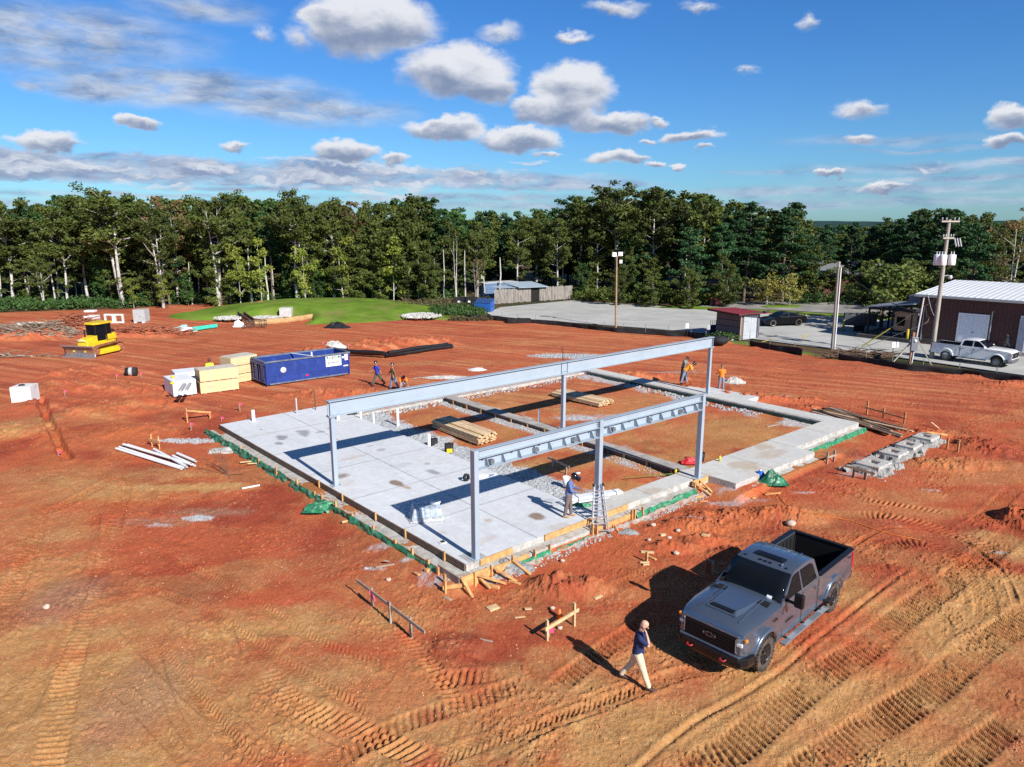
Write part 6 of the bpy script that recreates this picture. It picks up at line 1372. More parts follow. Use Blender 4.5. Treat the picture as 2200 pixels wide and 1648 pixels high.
def make_pickup(name, loc, rz, pm, label, big=True, sc=(1, 1, 1), rimm=None):
    r = empty(name, loc, rz, label, 'pickup truck'); r.scale = sc
    AXF, AXR, R = 2.0, -2.0, .43
    def hw(x, z):
        w = .985
        if x > 2.1: w -= .15*((x-2.1)/.95)**2.4
        if x < -3.0: w -= .02
        if z > 1.12: w -= .05*((z-1.12)/.35)**1.5
        if z < .75: w -= .05*(.75-z)/.3
        return w
    front = [(3.02, .60), (3.07, .80), (3.06, 1.02), (3.03, 1.22), (2.96, 1.33), (2.78, 1.395), (2.3, 1.43), (1.75, 1.455), (1.22, 1.475)]
    belt = [(.6, 1.40), (0, 1.40), (-.90, 1.415)]
    prof = front+belt+[(-.93, .50), (-.3, .48), (.9, .48)]+arch(AXF, .46, .56, .50)+[(2.62, .55)]
    def dz(x, z, t): return -(.075*abs(t)**5 if z > 1.2 and x > 1.2 else 0)+(.02*(1-t*t) if z > 1.3 and x > 1.2 else 0)
    ts = (-1, -.985, -.94, -.8, -.55, -.25, 0, .25, .55, .8, .94, .985, 1)
    o = extr(MB(), prof, ts, hw, dz).build('body', pm, r); smooth_by_angle(o, 32)
    # cab
    def hc(x, z): return .950-(max(z, 1.38)-1.38)*.27
    cp = [(1.30, 1.38), (.50, 1.955), (.35, 2.005), (-.2, 2.035), (-.72, 2.01), (-.82, 1.96), (-.93, 1.38)]
    cab = extr(MB(), cp, (-1, -.985, -.93, -.7, -.35, 0, .35, .7, .93, .985, 1), hc, lambda x, z, t: -.035*abs(t)**4 if z > 1.8 else 0).build('cab', pm, r); smooth_by_angle(cab, 32)
    # windscreen follows the cab slope
    b = MB(); n = 9; vs = []
    for i in range(2):
        for j in range(n):
            t = -1+2*j/(n-1); x, z = ((1.255, 1.425), (.535, 1.945))[i]; w = (.885, .785)[i]
            vs.append((x+.014-.06*abs(t)**3*(1-i*.5), t*w, z+.012))
    b.add(vs, [(j, j+1, n+j+1, n+j) for j in range(n-1)], 0, True); o = b.build('windscreen', GLASS, cab)
    so = o.modifiers.new('s', 'SOLIDIFY'); so.thickness = .012; so.offset = 0
    MB().bar((1.30, -.75, 1.44), (1.20, -.05, 1.47), .02, .02).bar((1.30, .0, 1.44), (1.20, .65, 1.47), .02, .02).build('wipers', BLKM, cab)
    MB().add([(-.945, -.7, 1.5), (-.86, -.62, 1.9), (-.86, .62, 1.9), (-.945, .7, 1.5)], [(0, 3, 2, 1)]).build('rear_window', GLASS, cab)
    for s in (-1, 1):
        for nm, pts in (('side_window', [(1.06, 1.455), (.50, 1.875), (.40, 1.905), (.14, 1.915), (.14, 1.455)]), ('side_window', [(.04, 1.455), (.04, 1.915), (-.55, 1.905), (-.66, 1.86), (-.78, 1.455)])):
            b = MB(); side_quad(b, pts if s > 0 else pts, .008, hc, s); b.build(nm, GLASS, cab)
        for x in (.09, -.88, 1.20):
            MB().bar((x, s*(hw(x, .6)+.003), .56), (x, s*(hw(x, 1.35)+.001), 1.37), .008, .012, up=(1, 0, 0)).build('door_gap', BLKM, r)
        for x in (.22, -.70):
            MB().box((x, s*(hw(x, 1.25)+.02), 1.22), (.18, .035, .04)).build('door_handle', pm if big else BLKM, r, bevel=.01)
        # fender flares
        for cx in (AXF, AXR):
            b = MB(); pts = arch(cx, .46, .585, .50, 16); b.tube([(x, s*(hw(x, z)-.02), z) for x, z in pts], .055, 8, flat=1); b.build('wheel_arch_trim', pm, r)
    # bed
    def hb(x, z): return hw(x, z)
    bp = [(-.96, .50), (-.96, 1.43), (-3.22, 1.46), (-3.28, 1.40), (-3.27, .62)]+arch(AXR, .46, .56, .50, rev=True)
    for s in (-1, 1):
        b = MB(); n_ = len(bp)
        vs = [(x, s*hb(x, z), z) for x, z in bp]+[(x, s*(hb(x, z)-.11), z) for x, z in bp]
        fs = [tuple(range(n_)), tuple(range(n_, 2*n_))[::-1]]+[((i+1) % n_, i, n_+i, n_+(i+1) % n_) for i in range(n_)]
        if s < 0: fs = [f[::-1] for f in fs]
        o = b.add(vs, fs).build('bed_side', pm, r); finish(o, .015)
        MB().bar((-.98, s*.905, 1.452), (-3.24, s*.905, 1.478), .15, .03).build('bed_rail_cap', BLKP, r, bevel=.008)
        MB().bar((-1.0, s*.83, 1.0), (-3.2, s*.83, 1.0), .04, .85).build('bed_liner', BLKM, r)
        MB().box((-3.27, s*.88, 1.15), (.06, .16, .42)).build('tail_light', mat('red_lens', (.6, .02, .02)), r, bevel=.01)
        MB().box((AXR, s*.68, .80), (.95, .28, .35)).build('wheel_tub', BLKM, r, bevel=.04)
        for k in range(9): MB().box((-1.15-.25*k, s*.80, 1.0), (.05, .03, .7)).build('liner_rib', BLKM, r) if big else None
    fl = MB().box((-2.1, 0, .66), (2.3, 1.65, .06))
    for k in range(9): fl.box((-2.1, -.68+.17*k, .70), (2.2, .07, .03))
    fl.build('bed_floor', BLKM, r); MB().box((-.98, 0, 1.05), (.05, 1.7, .8)).build('bed_front_panel', BLKM, r)
    tg = MB().box((-3.25, 0, 1.05), (.07, 1.68, .84)).build('tailgate', pm, r, bevel=.01); MB().box((-3.21, 0, 1.05), (.03, 1.6, .78)).box((-3.24, 0, 1.478), (.12, 1.8, .03)).build('tailgate_liner', BLKM, tg)
    MB().box((-3.36, 0, .62), (.2, 1.8, .22)).build('rear_bumper', BLKM if big else CHR, r, bevel=.03)
    # dark underside
    MB().box((0, 0, .60), (5.9, 1.25, .22)).box((AXF, 0, .43), (.14, 1.5, .14)).box((AXR, 0, .43), (.14, 1.5, .14)).build('chassis', BLKM, r)
    MB().box((AXF, 0, .88), (1.12, 1.86, .25)).build('wheel_well', BLKM, r)
    # front end
    zt = 1.20
    g = MB().box((3.045, 0, .98), (.06, 1.42, .44)); g.build('grille', BLKM, r, bevel=.02); go = bpy.data.objects[r.children[-1].name]
    for k in range(6): MB().box((3.083, 0, .80+k*.07), (.012, 1.36, .022)).build('grille_bar', BLKP, go)
    MB().box((3.05, 0, 1.235), (.06, 1.55, .06)).build('upper_trim', pm, r, bevel=.02)
    MB().box((3.06, 0, .735), (.10, 1.66, .07)).build('lower_trim', pm, r, bevel=.025)
    e = MB()      # two overlapping slanted bars
    e.add([(3.10, -.19, .985), (3.10, .17, .985), (3.10, .19, 1.045), (3.10, -.17, 1.045)], [(0, 1, 2, 3)]).add([(3.102, -.075, .955), (3.102, .065, .955), (3.102, .078, 1.075), (3.102, -.062, 1.075)], [(0, 1, 2, 3)])
    if big: e.build('emblem', CHR, go)
    else: MB().lathe([(.03, 0), (.09, 0), (.09, .01)], (3.09, 0, 1.02), 16, 'X').build('emblem', CHR, go)
    if big: MB().add([(3.106, -.15, .997), (3.106, .145, .997), (3.106, .16, 1.033), (3.106, -.14, 1.033)], [(0, 1, 2, 3)]).add([(3.107, -.055, .967), (3.107, .05, .967), (3.107, .06, 1.063), (3.107, -.045, 1.063)], [(0, 1, 2, 3)]).build('emblem_fill', BLKP, go)
    bpr = MB(); bw = [(-1.0, 2.62), (-.97, 2.9), (-.80, 3.12), (-.4, 3.19), (.4, 3.19), (.8, 3.12), (.97, 2.9), (1.0, 2.62)]
    vs = [(x, y, z) for z in (.40, .52, .70) for y, x in bw]; 
    vs = [(x-(.06 if z < .45 else 0), y*(.97 if z < .45 else 1.0), z) for x, y, z in vs]
    fs = [(i*8+j, i*8+j+1, (i+1)*8+j+1, (i+1)*8+j) for i in range(2) for j in range(7)]+[(16, 17, 18, 19, 20, 21, 22, 23), (7, 6, 5, 4, 3, 2, 1, 0)]
    bpr.add(vs, fs).build('front_bumper', BLKP if big else mat('grey_bumper', (.10, .10, .11), .5), r, bevel=.02)
    for s in (-1, 1):
        if big: o = MB().tube([(3.17, s*.46-.07, .60), (3.25, s*.46-.06, .59), (3.25, s*.46+.06, .59), (3.17, s*.46+.07, .60)], .017, 6).build('tow_hook', mat('red_tow_hook', (.42, .02, .04), .4), r)
        hl = MB().add([(3.05, s*.70, .86), (3.085, s*.72, 1.20), (2.90, s*.935, 1.20), (2.93, s*.945, .80), (3.06, s*.78, .78)], [(0, 1, 2, 3, 4) if s < 0 else (4, 3, 2, 1, 0)]).build('headlight', mat('headlight_glass', (.10, .11, .13), .06, coat=1.), r)
        so = hl.modifiers.new('s', 'SOLIDIFY'); so.thickness = .03; so.offset = 0
        MB().box((3.05, s*.80, 1.05), (.06, .13, .07)).build('lamp_lens', mat('bright_lens', (.75, .8, .85), .1, coat=1.), hl); MB().bar((3.09, s*.71, 1.18), (3.08, s*.71, .84), .012, .03, up=(1, 0, 0)).bar((3.08, s*.71, .84), (3.02, s*.86, .80), .015, .03).build('silver_surround', CHR, hl)
        MB().box((2.96, s*.915, 1.17), (.10, .05, .06)).build('amber_marker', mat('amber_lens', (.8, .28, .03), .3), hl)
        MB().lathe([(0, 0), (.05, 0), (.05, .03), (0, .03)], (3.05, s*.75, .60), 12, 'X').build('fog_lamp', mat('headlight_glass', (.10, .11, .13)), r)
        if big:
            m_ = MB(); m_.bar((.98, s*.93, 1.47), (1.05, s*1.20, 1.50), .07, .06); m_.build('mirror_arm', BLKP, r, bevel=.01); MB().box((1.04, s*1.28, 1.60), (.14, .24, .36)).build('mirror', BLKP, r, bevel=.04, segs=3)
            MB().bar((1.30, s*1.06, .44), (-1.30, s*1.06, .44), .17, .05).build('running_board', mat('grey_step', (.14, .15, .17), .5, var=.2), r, bevel=.015)
            for k in range(3): MB().bar((.98-.9*k, s*1.06, .467), (.62-.9*k, s*1.06, .467), .12, .008).build('step_pad', mat('pale_step_pad', (.22, .24, .27), .7), r)
            for x in (1.0, 0, -1.0): MB().bar((x, s*.8, .50), (x, s*1.03, .46), .06, .04).build('step_bracket', BLKM, r)
            MB().bar((-1.30, s*1.05, .58), (-1.55, s*1.03, .60), .16, .05).build('corner_step', BLKM, r, bevel=.01)
            MB().prism([(1.42, s*.60-.12), (1.66, s*.60-.16), (1.66, s*.60+.16), (1.42, s*.60+.12)], 1.462, 1.478).build('hood_vent', BLKM, r)
            MB().box((3.16, s*.86, .60), (.02, .12, .12)).build('bumper_pocket', BLKM, r)
            text('2500', .11, (1.62, s*.974, 1.20), r, BLKP, (pi/2, 0, pi if s > 0 else 0), ext=.003)
            text('SILVERADO', .085, (.85, s*.990, .92), r, BLKP, (pi/2, 0, pi if s > 0 else 0), ext=.003)
            text('TRAIL', .08, (-2.95, s*.965, 1.32), r, BLKP, (pi/2, 0, pi if s > 0 else 0), ext=.003)
        else:
            MB().box((1.0, s*1.02, 1.50), (.12, .2, .16)).build('mirror', pm, r, bevel=.03); MB().bar((1.2, s*.98, .46), (-1.2, s*.98, .46), .1, .05).build('running_board', BLKM, r)
        make_wheel(r, AXF, s*.84, R, .29, rimm, s, 9); make_wheel(r, AXR, s*.84, R, .29, rimm, s, 9)
    if big:
        hd = MB(); prof = [(1.45, -.50), (2.2, -.47), (2.62, -.42), (2.62, .42), (2.2, .47), (1.45, .50)]
        hv = [(x, y, 1.44) for x, y in prof]+[(1.5, -.44, 1.487), (2.15, -.38, 1.500), (2.50, -.34, 1.497), (2.50, .34, 1.497), (2.15, .38, 1.500), (1.5, .44, 1.487)]
        hd.add(hv, [(i, (i+1) % 6, 6+(i+1) % 6, 6+i) for i in range(6)]+[(6, 7, 8, 9, 10, 11)], 0); hd.build('hood_bulge', pm, r, bevel=.02)
        MB().box((2.50, 0, 1.484), (.14, .64, .045)).build('hood_scoop', BLKP, r, bevel=.015)
        for s in (-1, 1): MB().add([(1.4, s*.55, 1.485), (2.75, s*.60, 1.405), (2.75, s*.56, 1.42), (1.4, s*.51, 1.497)], [(0, 1, 2, 3) if s < 0 else (3, 2, 1, 0)]).build('hood_crease', pm, r)
        b = MB(); b.prism([(-.02, -.40), (.0, -.42), (.20, -.42), (.22, -.40), (.22, .40), (.20, .42), (.0, .42), (-.02, .40)], 2.02, 2.055); b.build('roof_light_bar', BLKP, cab, bevel=.01)
        MB().box((.10, 0, 2.058), (.12, .62, .012)).build('light_bar_glass', GLASS, cab)
        for y in (-.14, 0, .14): MB().box((.40, y, 2.01), (.05, .08, .02)).build('cab_lamp', BLKP, cab, bevel=.005)
        for y in (-.58, .58): MB().box((.38, y, 2.0), (.06, .06, .015)).build('cab_lamp', BLKP, cab, bevel=.005)
        for y in (-.5, -.25, 0, .25, .5): MB().box((-.5, y, 2.027), (.42, .03, .012)).build('roof_rib', pm, cab)
        MB().box((.34, .44, 2.03), (.10, .03, .05)).build('antenna_fin', CHR, cab, bevel=.01)
        MB().box((1.20, .56, 1.50), (.015, .13, .07), rot=Matrix.Rotation(-.65, 3, 'Y')).build('windscreen_sticker', WHT, cab)
    return r
def between(a, b_, side_off):      # vehicle pose from rear and front wheel contact points on one side
    d = (b_-a); L = d.length; d.normalize(); n = Vector((-d.y, d.x, 0)); c = (a+b_)/2+n*side_off
    return c, atan2(d.y, d.x), L
GREYM = paint('grey_metallic_paint', (.125, .165, .23), .30, .6, 1.)
rear, frt = gp(1788, 1313), gp(1641, 1442)
c, an, L_ = between(rear, frt, -.93)
c.z = max(gz(*frt.xy), gz(*rear.xy), 0)+.0
make_pickup('pickup_truck', (c.x, c.y, .015), an, GREYM, 'large metallic grey four door pickup with hood scoop in the right foreground', True, (.965, .955, .985), mat('dark_alloy', (.035, .036, .04), .4, metal=.5))
rear, frt = gp(2035, 777), gp(2132, 790)
c, an, L_ = between(rear, frt, .86)
make_pickup('pickup_truck', (c.x, c.y, .06), an, paint('white_paint', (.88, .88, .88)), 'white four door pickup parked by the maroon building', False, (.86, .92, .92), mat('silver_alloy', (.42, .43, .45), .35, metal=.7))
# black saloon
frt, rear = gp(1660, 703), gp(1714, 701)
c, an, L_ = between(rear, frt, -.82)
r = empty('parked_car', (c.x, c.y, .06), an, 'black saloon car with rear spoiler parked beside the small shed', 'car')
CB_ = paint('black_paint', (.008, .008, .009), .15); AXF, AXR, R = 1.5, -1.5, .36
def hs(x, z):
    w = .93-(.10*((abs(x)-1.7)/.8)**2 if abs(x) > 1.7 else 0)
    return w-(.04*(z-.7)/.3 if z > .7 else 0)
pf = [(2.42, .28), (2.5, .5), (2.42, .72), (2.0, .84), (1.2, .95), (.2, .98), (-1.4, 1.02), (-2.2, 1.06), (-2.45, 1.0), (-2.52, .6), (-2.44, .3)]+arch(AXR, .34, .42, .26)+arch(AXF, .34, .42, .26)
o = extr(MB(), pf, (-1, -.98, -.92, -.6, 0, .6, .92, .98, 1), hs, lambda x, z, t: -.06*abs(t)**4 if z > .7 else 0).build('body', CB_, r); smooth_by_angle(o)
def hg(x, z): return .86-(z-.95)*.42
gh = [(1.0, .93), (.15, 1.36), (-.3, 1.43), (-.8, 1.42), (-1.3, 1.30), (-1.95, 1.02), (-1.95, .93)]
cab = extr(MB(), gh, (-1, -.96, -.6, 0, .6, .96, 1), hg).build('cabin', CB_, r); smooth_by_angle(cab)
MB().add([(.98, -.76, .97), (.98, .76, .97), (.2, .64, 1.35), (.2, -.64, 1.35)], [(0, 1, 2, 3)]).tr(Matrix.Translation((.02, 0, .015))).build('windscreen', GLASS, cab)
MB().add([(-1.85, -.7, 1.08), (-1.85, .7, 1.08), (-1.32, .62, 1.31), (-1.32, -.62, 1.31)], [(3, 2, 1, 0)]).tr(Matrix.Translation((-.02, 0, .015))).build('rear_window', GLASS, cab)
for s in (-1, 1):
    for pts in ([(.78, 1.0), (.18, 1.30), (-.28, 1.36), (-.28, 1.0)], [(-.36, 1.0), (-.36, 1.36), (-.85, 1.35), (-1.3, 1.22), (-1.5, 1.04)]):
        b = MB(); side_quad(b, pts, .008, hg, s); b.build('side_window', GLASS, cab)
    MB().box((.75, s*.96, 1.0), (.12, .16, .1)).build('mirror', CB_, r, bevel=.02); MB().box((2.38, s*.70, .62), (.12, .26, .10)).build('headlight', mat('headlight_glass', (.10, .11, .13)), r); MB().box((-2.46, s*.6, .82), (.08, .4, .1)).build('tail_light', mat('red_lens', (.6, .02, .02)), r)
    MB().box((.05, s*.945, .80), (.14, .02, .03)).box((-.75, s*.945, .82), (.14, .02, .03)).build('door_handles', CB_, r)
    make_wheel(r, AXF, s*.82, R, .22, BLKP, s, 7, .72, CHR); make_wheel(r, AXR, s*.82, R, .22, BLKP, s, 7, .72)
MB().box((-2.3, 0, 1.20), (.26, 1.5, .03)).box((-2.3, -.6, 1.12), (.12, .04, .16)).box((-2.3, .6, 1.12), (.12, .04, .16)).build('spoiler', CB_, r, bevel=.01)
MB().box((2.46, 0, .55), (.06, 1.1, .2)).build('grille', BLKM, r); MB().box((0, 0, .36), (4.2, 1.3, .2)).build('chassis', BLKM, r); MB().box((AXF, 0, .55), (.9, 1.6, .3)).box((AXR, 0, .55), (.9, 1.6, .3)).build('wheel_well', BLKM, r)
# ---- bulldozer ----
YEL_ = mat('machine_yellow', (.72, .50, .015), .45, var=.1, dirt=(.45, .22, .06), dirts=2, dirta=.5)
MUD = mat('muddy_steel', (.28, .10, .05), .9, var=.4); DKG = mat('dark_glass_frame', (.012, .012, .014), .3)
q = on(199, 764); a_, b_ = gp(128, 775), gp(191, 773)
r = empty('bulldozer', (q.x, q.y+.9, q.z), radians(258), 'yellow bulldozer with black cab and steel blade facing left', 'bulldozer'); r.scale = (.94,)*3
# x forward, y left
for s, nm in ((1, 'left'), (-1, 'right')):
    pts = [(-1.75, .42), (-1.65, .14), (-1.35, 0), (1.25, 0), (1.55, .14), (1.68, .42), (1.55, .70), (1.2, .86), (-1.2, .95), (-1.6, .78)]
    tk = MB(); n = len(pts)
    tk.add([(x, s*.98-.27, z) for x, z in pts]+[(x, s*.98+.27, z) for x, z in pts], [((i+1) % n, i, n+i, n+(i+1) % n) for i in range(n)])
    for i in range(n):
        p0, p1 = Vector((pts[i][0], 0, pts[i][1])), Vector((pts[(i+1) % n][0], 0, pts[(i+1) % n][1])); L = (p1-p0).length; k = max(int(L/.2), 1); d = (p1-p0).normalized(); nn = Vector((d.z, 0, -d.x))
        for j in range(k):
            c = p0.lerp(p1, (j+.5)/k)+nn*.03; tk.box((c.x, s*.98, c.z), (.05, .56, .07), rot=Matrix((d, Vector((0, 1, 0)), d.cross(Vector((0, 1, 0))))).transposed())
    tk.build('track', MUD, r)
    MB().box((0, s*.98, .40), (2.6, .40, .40)).box((0, s*1.2, .30), (2.3, .10, .28)).build('track_frame', YEL_, r, bevel=.04)
    MB().lathe([(.0, -.2), (.30, -.2), (.30, .2), (0, .2)], (-1.35, s*.98, .5), 16, 'Y', smooth=False).build('sprocket', MUD, r); MB().lathe([(0, -.2), (.28, -.2), (.28, .2), (0, .2)], (1.3, s*.98, .42), 16, 'Y', smooth=False).build('sprocket', MUD, r)
    MB().bar((.2, s*.62, .45), (2.1, s*.55, .55), .12, .16).build('push_arm', YEL_, r)
MB().prism([(-1.5, -.6), (1.6, -.55), (1.6, .55), (-1.5, .6)], .55, 1.2).build('chassis', YEL_, r, bevel=.05)
MB().add([(1.75, -.48, .7), (1.75, .48, .7), (1.6, .48, 1.45), (1.6, -.48, 1.45), (.5, -.55, .7), (.5, .55, .7), (.45, .5, 1.72), (.45, -.5, 1.72)], [(0, 1, 2, 3), (4, 7, 6, 5), (3, 2, 6, 7), (0, 3, 7, 4), (1, 5, 6, 2), (0, 4, 5, 1)]).build('hood', YEL_, r, bevel=.05)
MB().box((-.95, 0, 1.42), (1.25, 1.35, .55)).build('rear_body', YEL_, r, bevel=.08)
cb = MB().prism([(-.95, -.62), (-.4, -.66), (.55, -.42), (.55, .42), (-.4, .66), (-.95, .62)], 1.25, 2.62).build('cab', GLASS, r)
for x, y in ((-.95, -.62), (-.4, -.66), (.55, -.42), (.55, .42), (-.4, .66), (-.95, .62)): MB().box((x, y, 1.95), (.09, .09, 1.38)).build('pillar', BLKM, cb)
MB().prism([(-1.2, -.72), (.3, -.75), (.75, -.42), (.75, .42), (.3, .75), (-1.2, .72)], 2.62, 2.78).build('cab_roof', YEL_, r, bevel=.06, segs=3)
MB().tube([(.95, -.3, 1.5), (.95, -.3, 2.1), (1.0, -.3, 2.2)], .06, 8).build('exhaust', BLKM, r)
MB().tube([(1.7, -.35, 1.35), (1.9, -.35, 1.5), (1.9, .35, 1.5), (1.7, .35, 1.35)], .03, 6).build('guard_rail', WHT, r)
MB().box((-1.62, 0, 1.15), (.15, 1.0, .8)).build('rear_grille', BLKM, r)
bl = MB(); ng, nh_ = 14, 7
vs = [(2.15+.22*sin(pi*j/(nh_-1))*-1+.18*(j/(nh_-1)), -1.55+3.1*i/ng, .02+1.0*j/(nh_-1)) for j in range(nh_) for i in range(ng+1)]
bl.add(vs, [(j*(ng+1)+i, j*(ng+1)+i+1, (j+1)*(ng+1)+i+1, (j+1)*(ng+1)+i) for j in range(nh_-1) for i in range(ng)], 0, True)
o = bl.build('blade', mat('polished_blade', (.26, .26, .29), .35, metal=.5, var=.3, dirt=(.50, .22, .07), dirts=.9, dirta=.8), r); so = o.modifiers.new('s', 'SOLIDIFY'); so.thickness = .07
MB().box((2.3, 0, .08), (.05, 3.15, .16)).box((2.32, 0, 1.03), (.12, 3.1, .08)).build('cutting_edge', mat('blade_edge', (.30, .26, .25), .5, metal=.4), o)
# ---------------- people ----------------
def loft(b, pts, rx, ry, side, n=14, m=0):
    pts = [Vector(p) for p in pts]; side = Vector(side).normalized(); vs = []
    for i, p in enumerate(pts):
        d = (pts[min(i+1, len(pts)-1)]-pts[max(i-1, 0)]).normalized(); f = side.cross(d).normalized(); s = d.cross(f).normalized()
        for k in range(n): t = 2*pi*k/n; vs.append(p+s*cos(t)*rx[i]+f*sin(t)*ry[i])
    fs = [(i*n+(k+1) % n, i*n+k, (i+1)*n+k, (i+1)*n+(k+1) % n) for i in range(len(pts)-1) for k in range(n)]
    b.add(vs, fs, m, True); b.add(vs[:n], [tuple(range(n))], m); b.add(vs[-n:], [tuple(reversed(range(n)))], m); return b
def remesh(o, vox, smooth=6):
    md = o.modifiers.new('r', 'REMESH'); md.mode = 'VOXEL'; md.voxel_size = vox; md.use_smooth_shade = True
    if smooth: s = o.modifiers.new('s', 'SMOOTH'); s.iterations = smooth; s.factor = .5
    bpy.context.view_layer.update(); return bake_mods(o)
def person(label, loc, face, shirt, pants, shoes, skin, legs=((10, 5), (-10, 20)), arms=((10, 8, 20), (-10, 8, 20)), lean=0, bow=0, long=False, hat=None, hatkind='hard', vox=.016, shorts=False, belt=None, stature=1., hair=None, beard=None, phone=False, group=None, hands_in=0, sink=0., name='person', crouch=None):
    r = empty(name, loc, face, label, 'person', group); r.scale = (stature,)*3
    def dv(a, ab=0, s=1): a, ab = radians(a), radians(ab); return Vector((sin(a)*cos(ab), s*sin(ab), -cos(a)*cos(ab)))
    J = {}
    th, sh = .44, .42
    hip = Vector((0, 0, 0)); feet = []
    for s, (a, k) in zip((1, -1), legs):
        h = Vector((0, s*.095, 0)); kn = h+dv(a, 3, s)*th; an = kn+dv(a-k)*sh; J[s] = [h, kn, an]; feet.append(an.z-.085)
    up = -min(feet); hip = Vector((0, 0, up+.0)); 
    for s in (1, -1): J[s] = [p+hip for p in J[s]]
    L_ = radians(lean); sp = Vector((sin(L_), 0, cos(L_))); chest = hip+sp*.28; neckb = hip+sp*.50
    hb = radians(lean+bow); hd = Vector((sin(hb), 0, cos(hb))); headc = neckb+sp*.035+hd*.15; fwd = Vector((cos(hb), 0, -sin(hb)))
    A_ = {}
    for s, ar in zip((1, -1), arms):
        a, ab, e = ar[:3]; inn = ar[3] if len(ar) > 3 else 0
        sd = neckb-sp*.055+Vector((0, s*.185, 0)); el = sd+dv(a+lean*0, ab, s)*.29
        f = dv(a+e, ab-inn, s)*.26; wr = el+f; A_[s] = [sd, el, wr, f.normalized()]
    Y1 = (0, 1, 0)
    # body: one continuous surface
    b = MB()
    loft(b, [hip-sp*.05, hip+sp*.10, hip+sp*.25, hip+sp*.42, neckb], [.14, .135, .15, .155, .07], [.10, .09, .105, .10, .065], Y1)
    loft(b, [neckb-sp*.03, neckb+sp*.03, headc-hd*.06], [.062, .056, .055], [.062, .056, .055], Y1)
    loft(b, [headc-hd*.125+fwd*.02, headc-hd*.10+fwd*.02, headc-hd*.05+fwd*.01, headc+hd*.0, headc+hd*.06-fwd*.005, headc+hd*.10-fwd*.01, headc+hd*.125-fwd*.01], [.02, .048, .066, .075, .074, .055, .012], [.025, .062, .085, .094, .092, .07, .015], Y1)
    b.ball(headc-hd*.02+fwd*.10, .021, n=8, sq=(1.2, .8, 1.3)); b.ball(headc-hd*.03+fwd*.09, .016, n=8)        # nose
    b.ball(headc-hd*.068+fwd*.082, .02, n=8, sq=(.7, 1.4, .5))                                                  # lips
    for s in (1, -1): b.ball(headc-hd*.01-fwd*.0+Vector((0, s*.076, 0)), .026, n=8, sq=(.8, .35, 1.2))          # ears
    for s in (1, -1):
        sd, el, wr, f = A_[s]
        b.tube([sd, sd.lerp(el, .5), el, el.lerp(wr, .3), wr, wr+f*.02], [.05, .045, .037, .037, .026, .026], 10)
        # palm, four fingers and a thumb
        side = Vector((0, 1, 0)) if abs(f.y) < .8 else Vector((1, 0, 0)); pn = f.cross(side).normalized(); side = pn.cross(f).normalized()
        b.bar(wr, wr+f*.095, .075, .03, up=tuple(pn))
        for i, (o_, l) in enumerate(((-.030, .072), (-.010, .080), (.010, .076), (.030, .060))):
            p0 = wr+f*.085+side*o_; p1 = p0+f*l*.5+pn*.012; p2 = p0+f*l*.72+pn*.034; b.tube([p0, p1, p2], [.0105, .0098, .0085], 6)
        p0 = wr+f*.03+side*s*-.03; b.tube([p0, p0+side*s*-.028+f*.03+pn*.01, p0+side*s*-.03+f*.06+pn*.025], [.0125, .011, .009], 6)
        h, kn, an = J[s]; b.tube([h, h.lerp(kn, .5), kn, kn.lerp(an, .3), an, an-Vector((0, 0, .03))], [.085, .07, .05, .05, .034, .034], 10)
    body = b.build('body', skin, r); remesh(body, vox*.75, 2)
    for s in (1, -1): MB().ball(headc+hd*.012+fwd*.083+Vector((0, s*.032, 0)), .011, n=8).build('eye', BLKM, body)
    # shirt
    b = MB(); loft(b, [hip-sp*.06, hip+sp*.03, hip+sp*.12, hip+sp*.28, hip+sp*.42, neckb-sp*.01, neckb+sp*.02], [.175, .175, .168, .185, .185, .09, .072], [.14, .14, .13, .138, .122, .08, .07], Y1)
    for s in (1, -1):
        sd, el, wr, f = A_[s]; b.ball(sd-Vector((0, s*.01, 0)), .07, n=10)
        if long: b.tube([sd, sd.lerp(el, .5), el, el.lerp(wr, .5), wr-f*.01], [.068, .062, .052, .047, .038], 10)
        else: b.tube([sd, sd.lerp(el, .5), sd.lerp(el, .82)], [.070, .066, .066], 10)
    remesh(b.build('shirt', shirt, r), vox, 3)
    b = MB(); loft(b, [hip-sp*.10, hip-sp*.02, hip+sp*.06], [.145, .158, .15], [.11, .12, .11], Y1)
    for s in (1, -1):
        h, kn, an = J[s]
        if shorts: b.tube([h, h.lerp(kn, .5), h.lerp(kn, .92)], [.10, .092, .09], 12)
        else: b.tube([h, h.lerp(kn, .5), kn, kn.lerp(an, .5), an+Vector((0, 0, .04)), an+Vector((0, 0, -.005))], [.112, .098, .078, .070, .062, .062], 12)
    remesh(b.build('trousers', pants, r), vox, 3)
    for s, (a, k) in zip((1, -1), legs):
        an = J[s][2]; tip = Vector((cos(radians(min(0, (a-k)*.3))), 0, -.0)); b = MB()
        loft(b, [an+Vector((-.07, 0, -.045)), an+Vector((-.02, 0, -.035)), an+Vector((.06, 0, -.045)), an+Vector((.14, 0, -.058)), an+Vector((.185, 0, -.066))], [.03, .045, .048, .05, .03], [.035, .048, .042, .03, .018], Y1)
        b.tube([an+Vector((0, 0, -.05)), an+Vector((0, 0, .03))], [.045, .048], 10); remesh(b.build('shoe', shoes, r), vox*.8, 1)
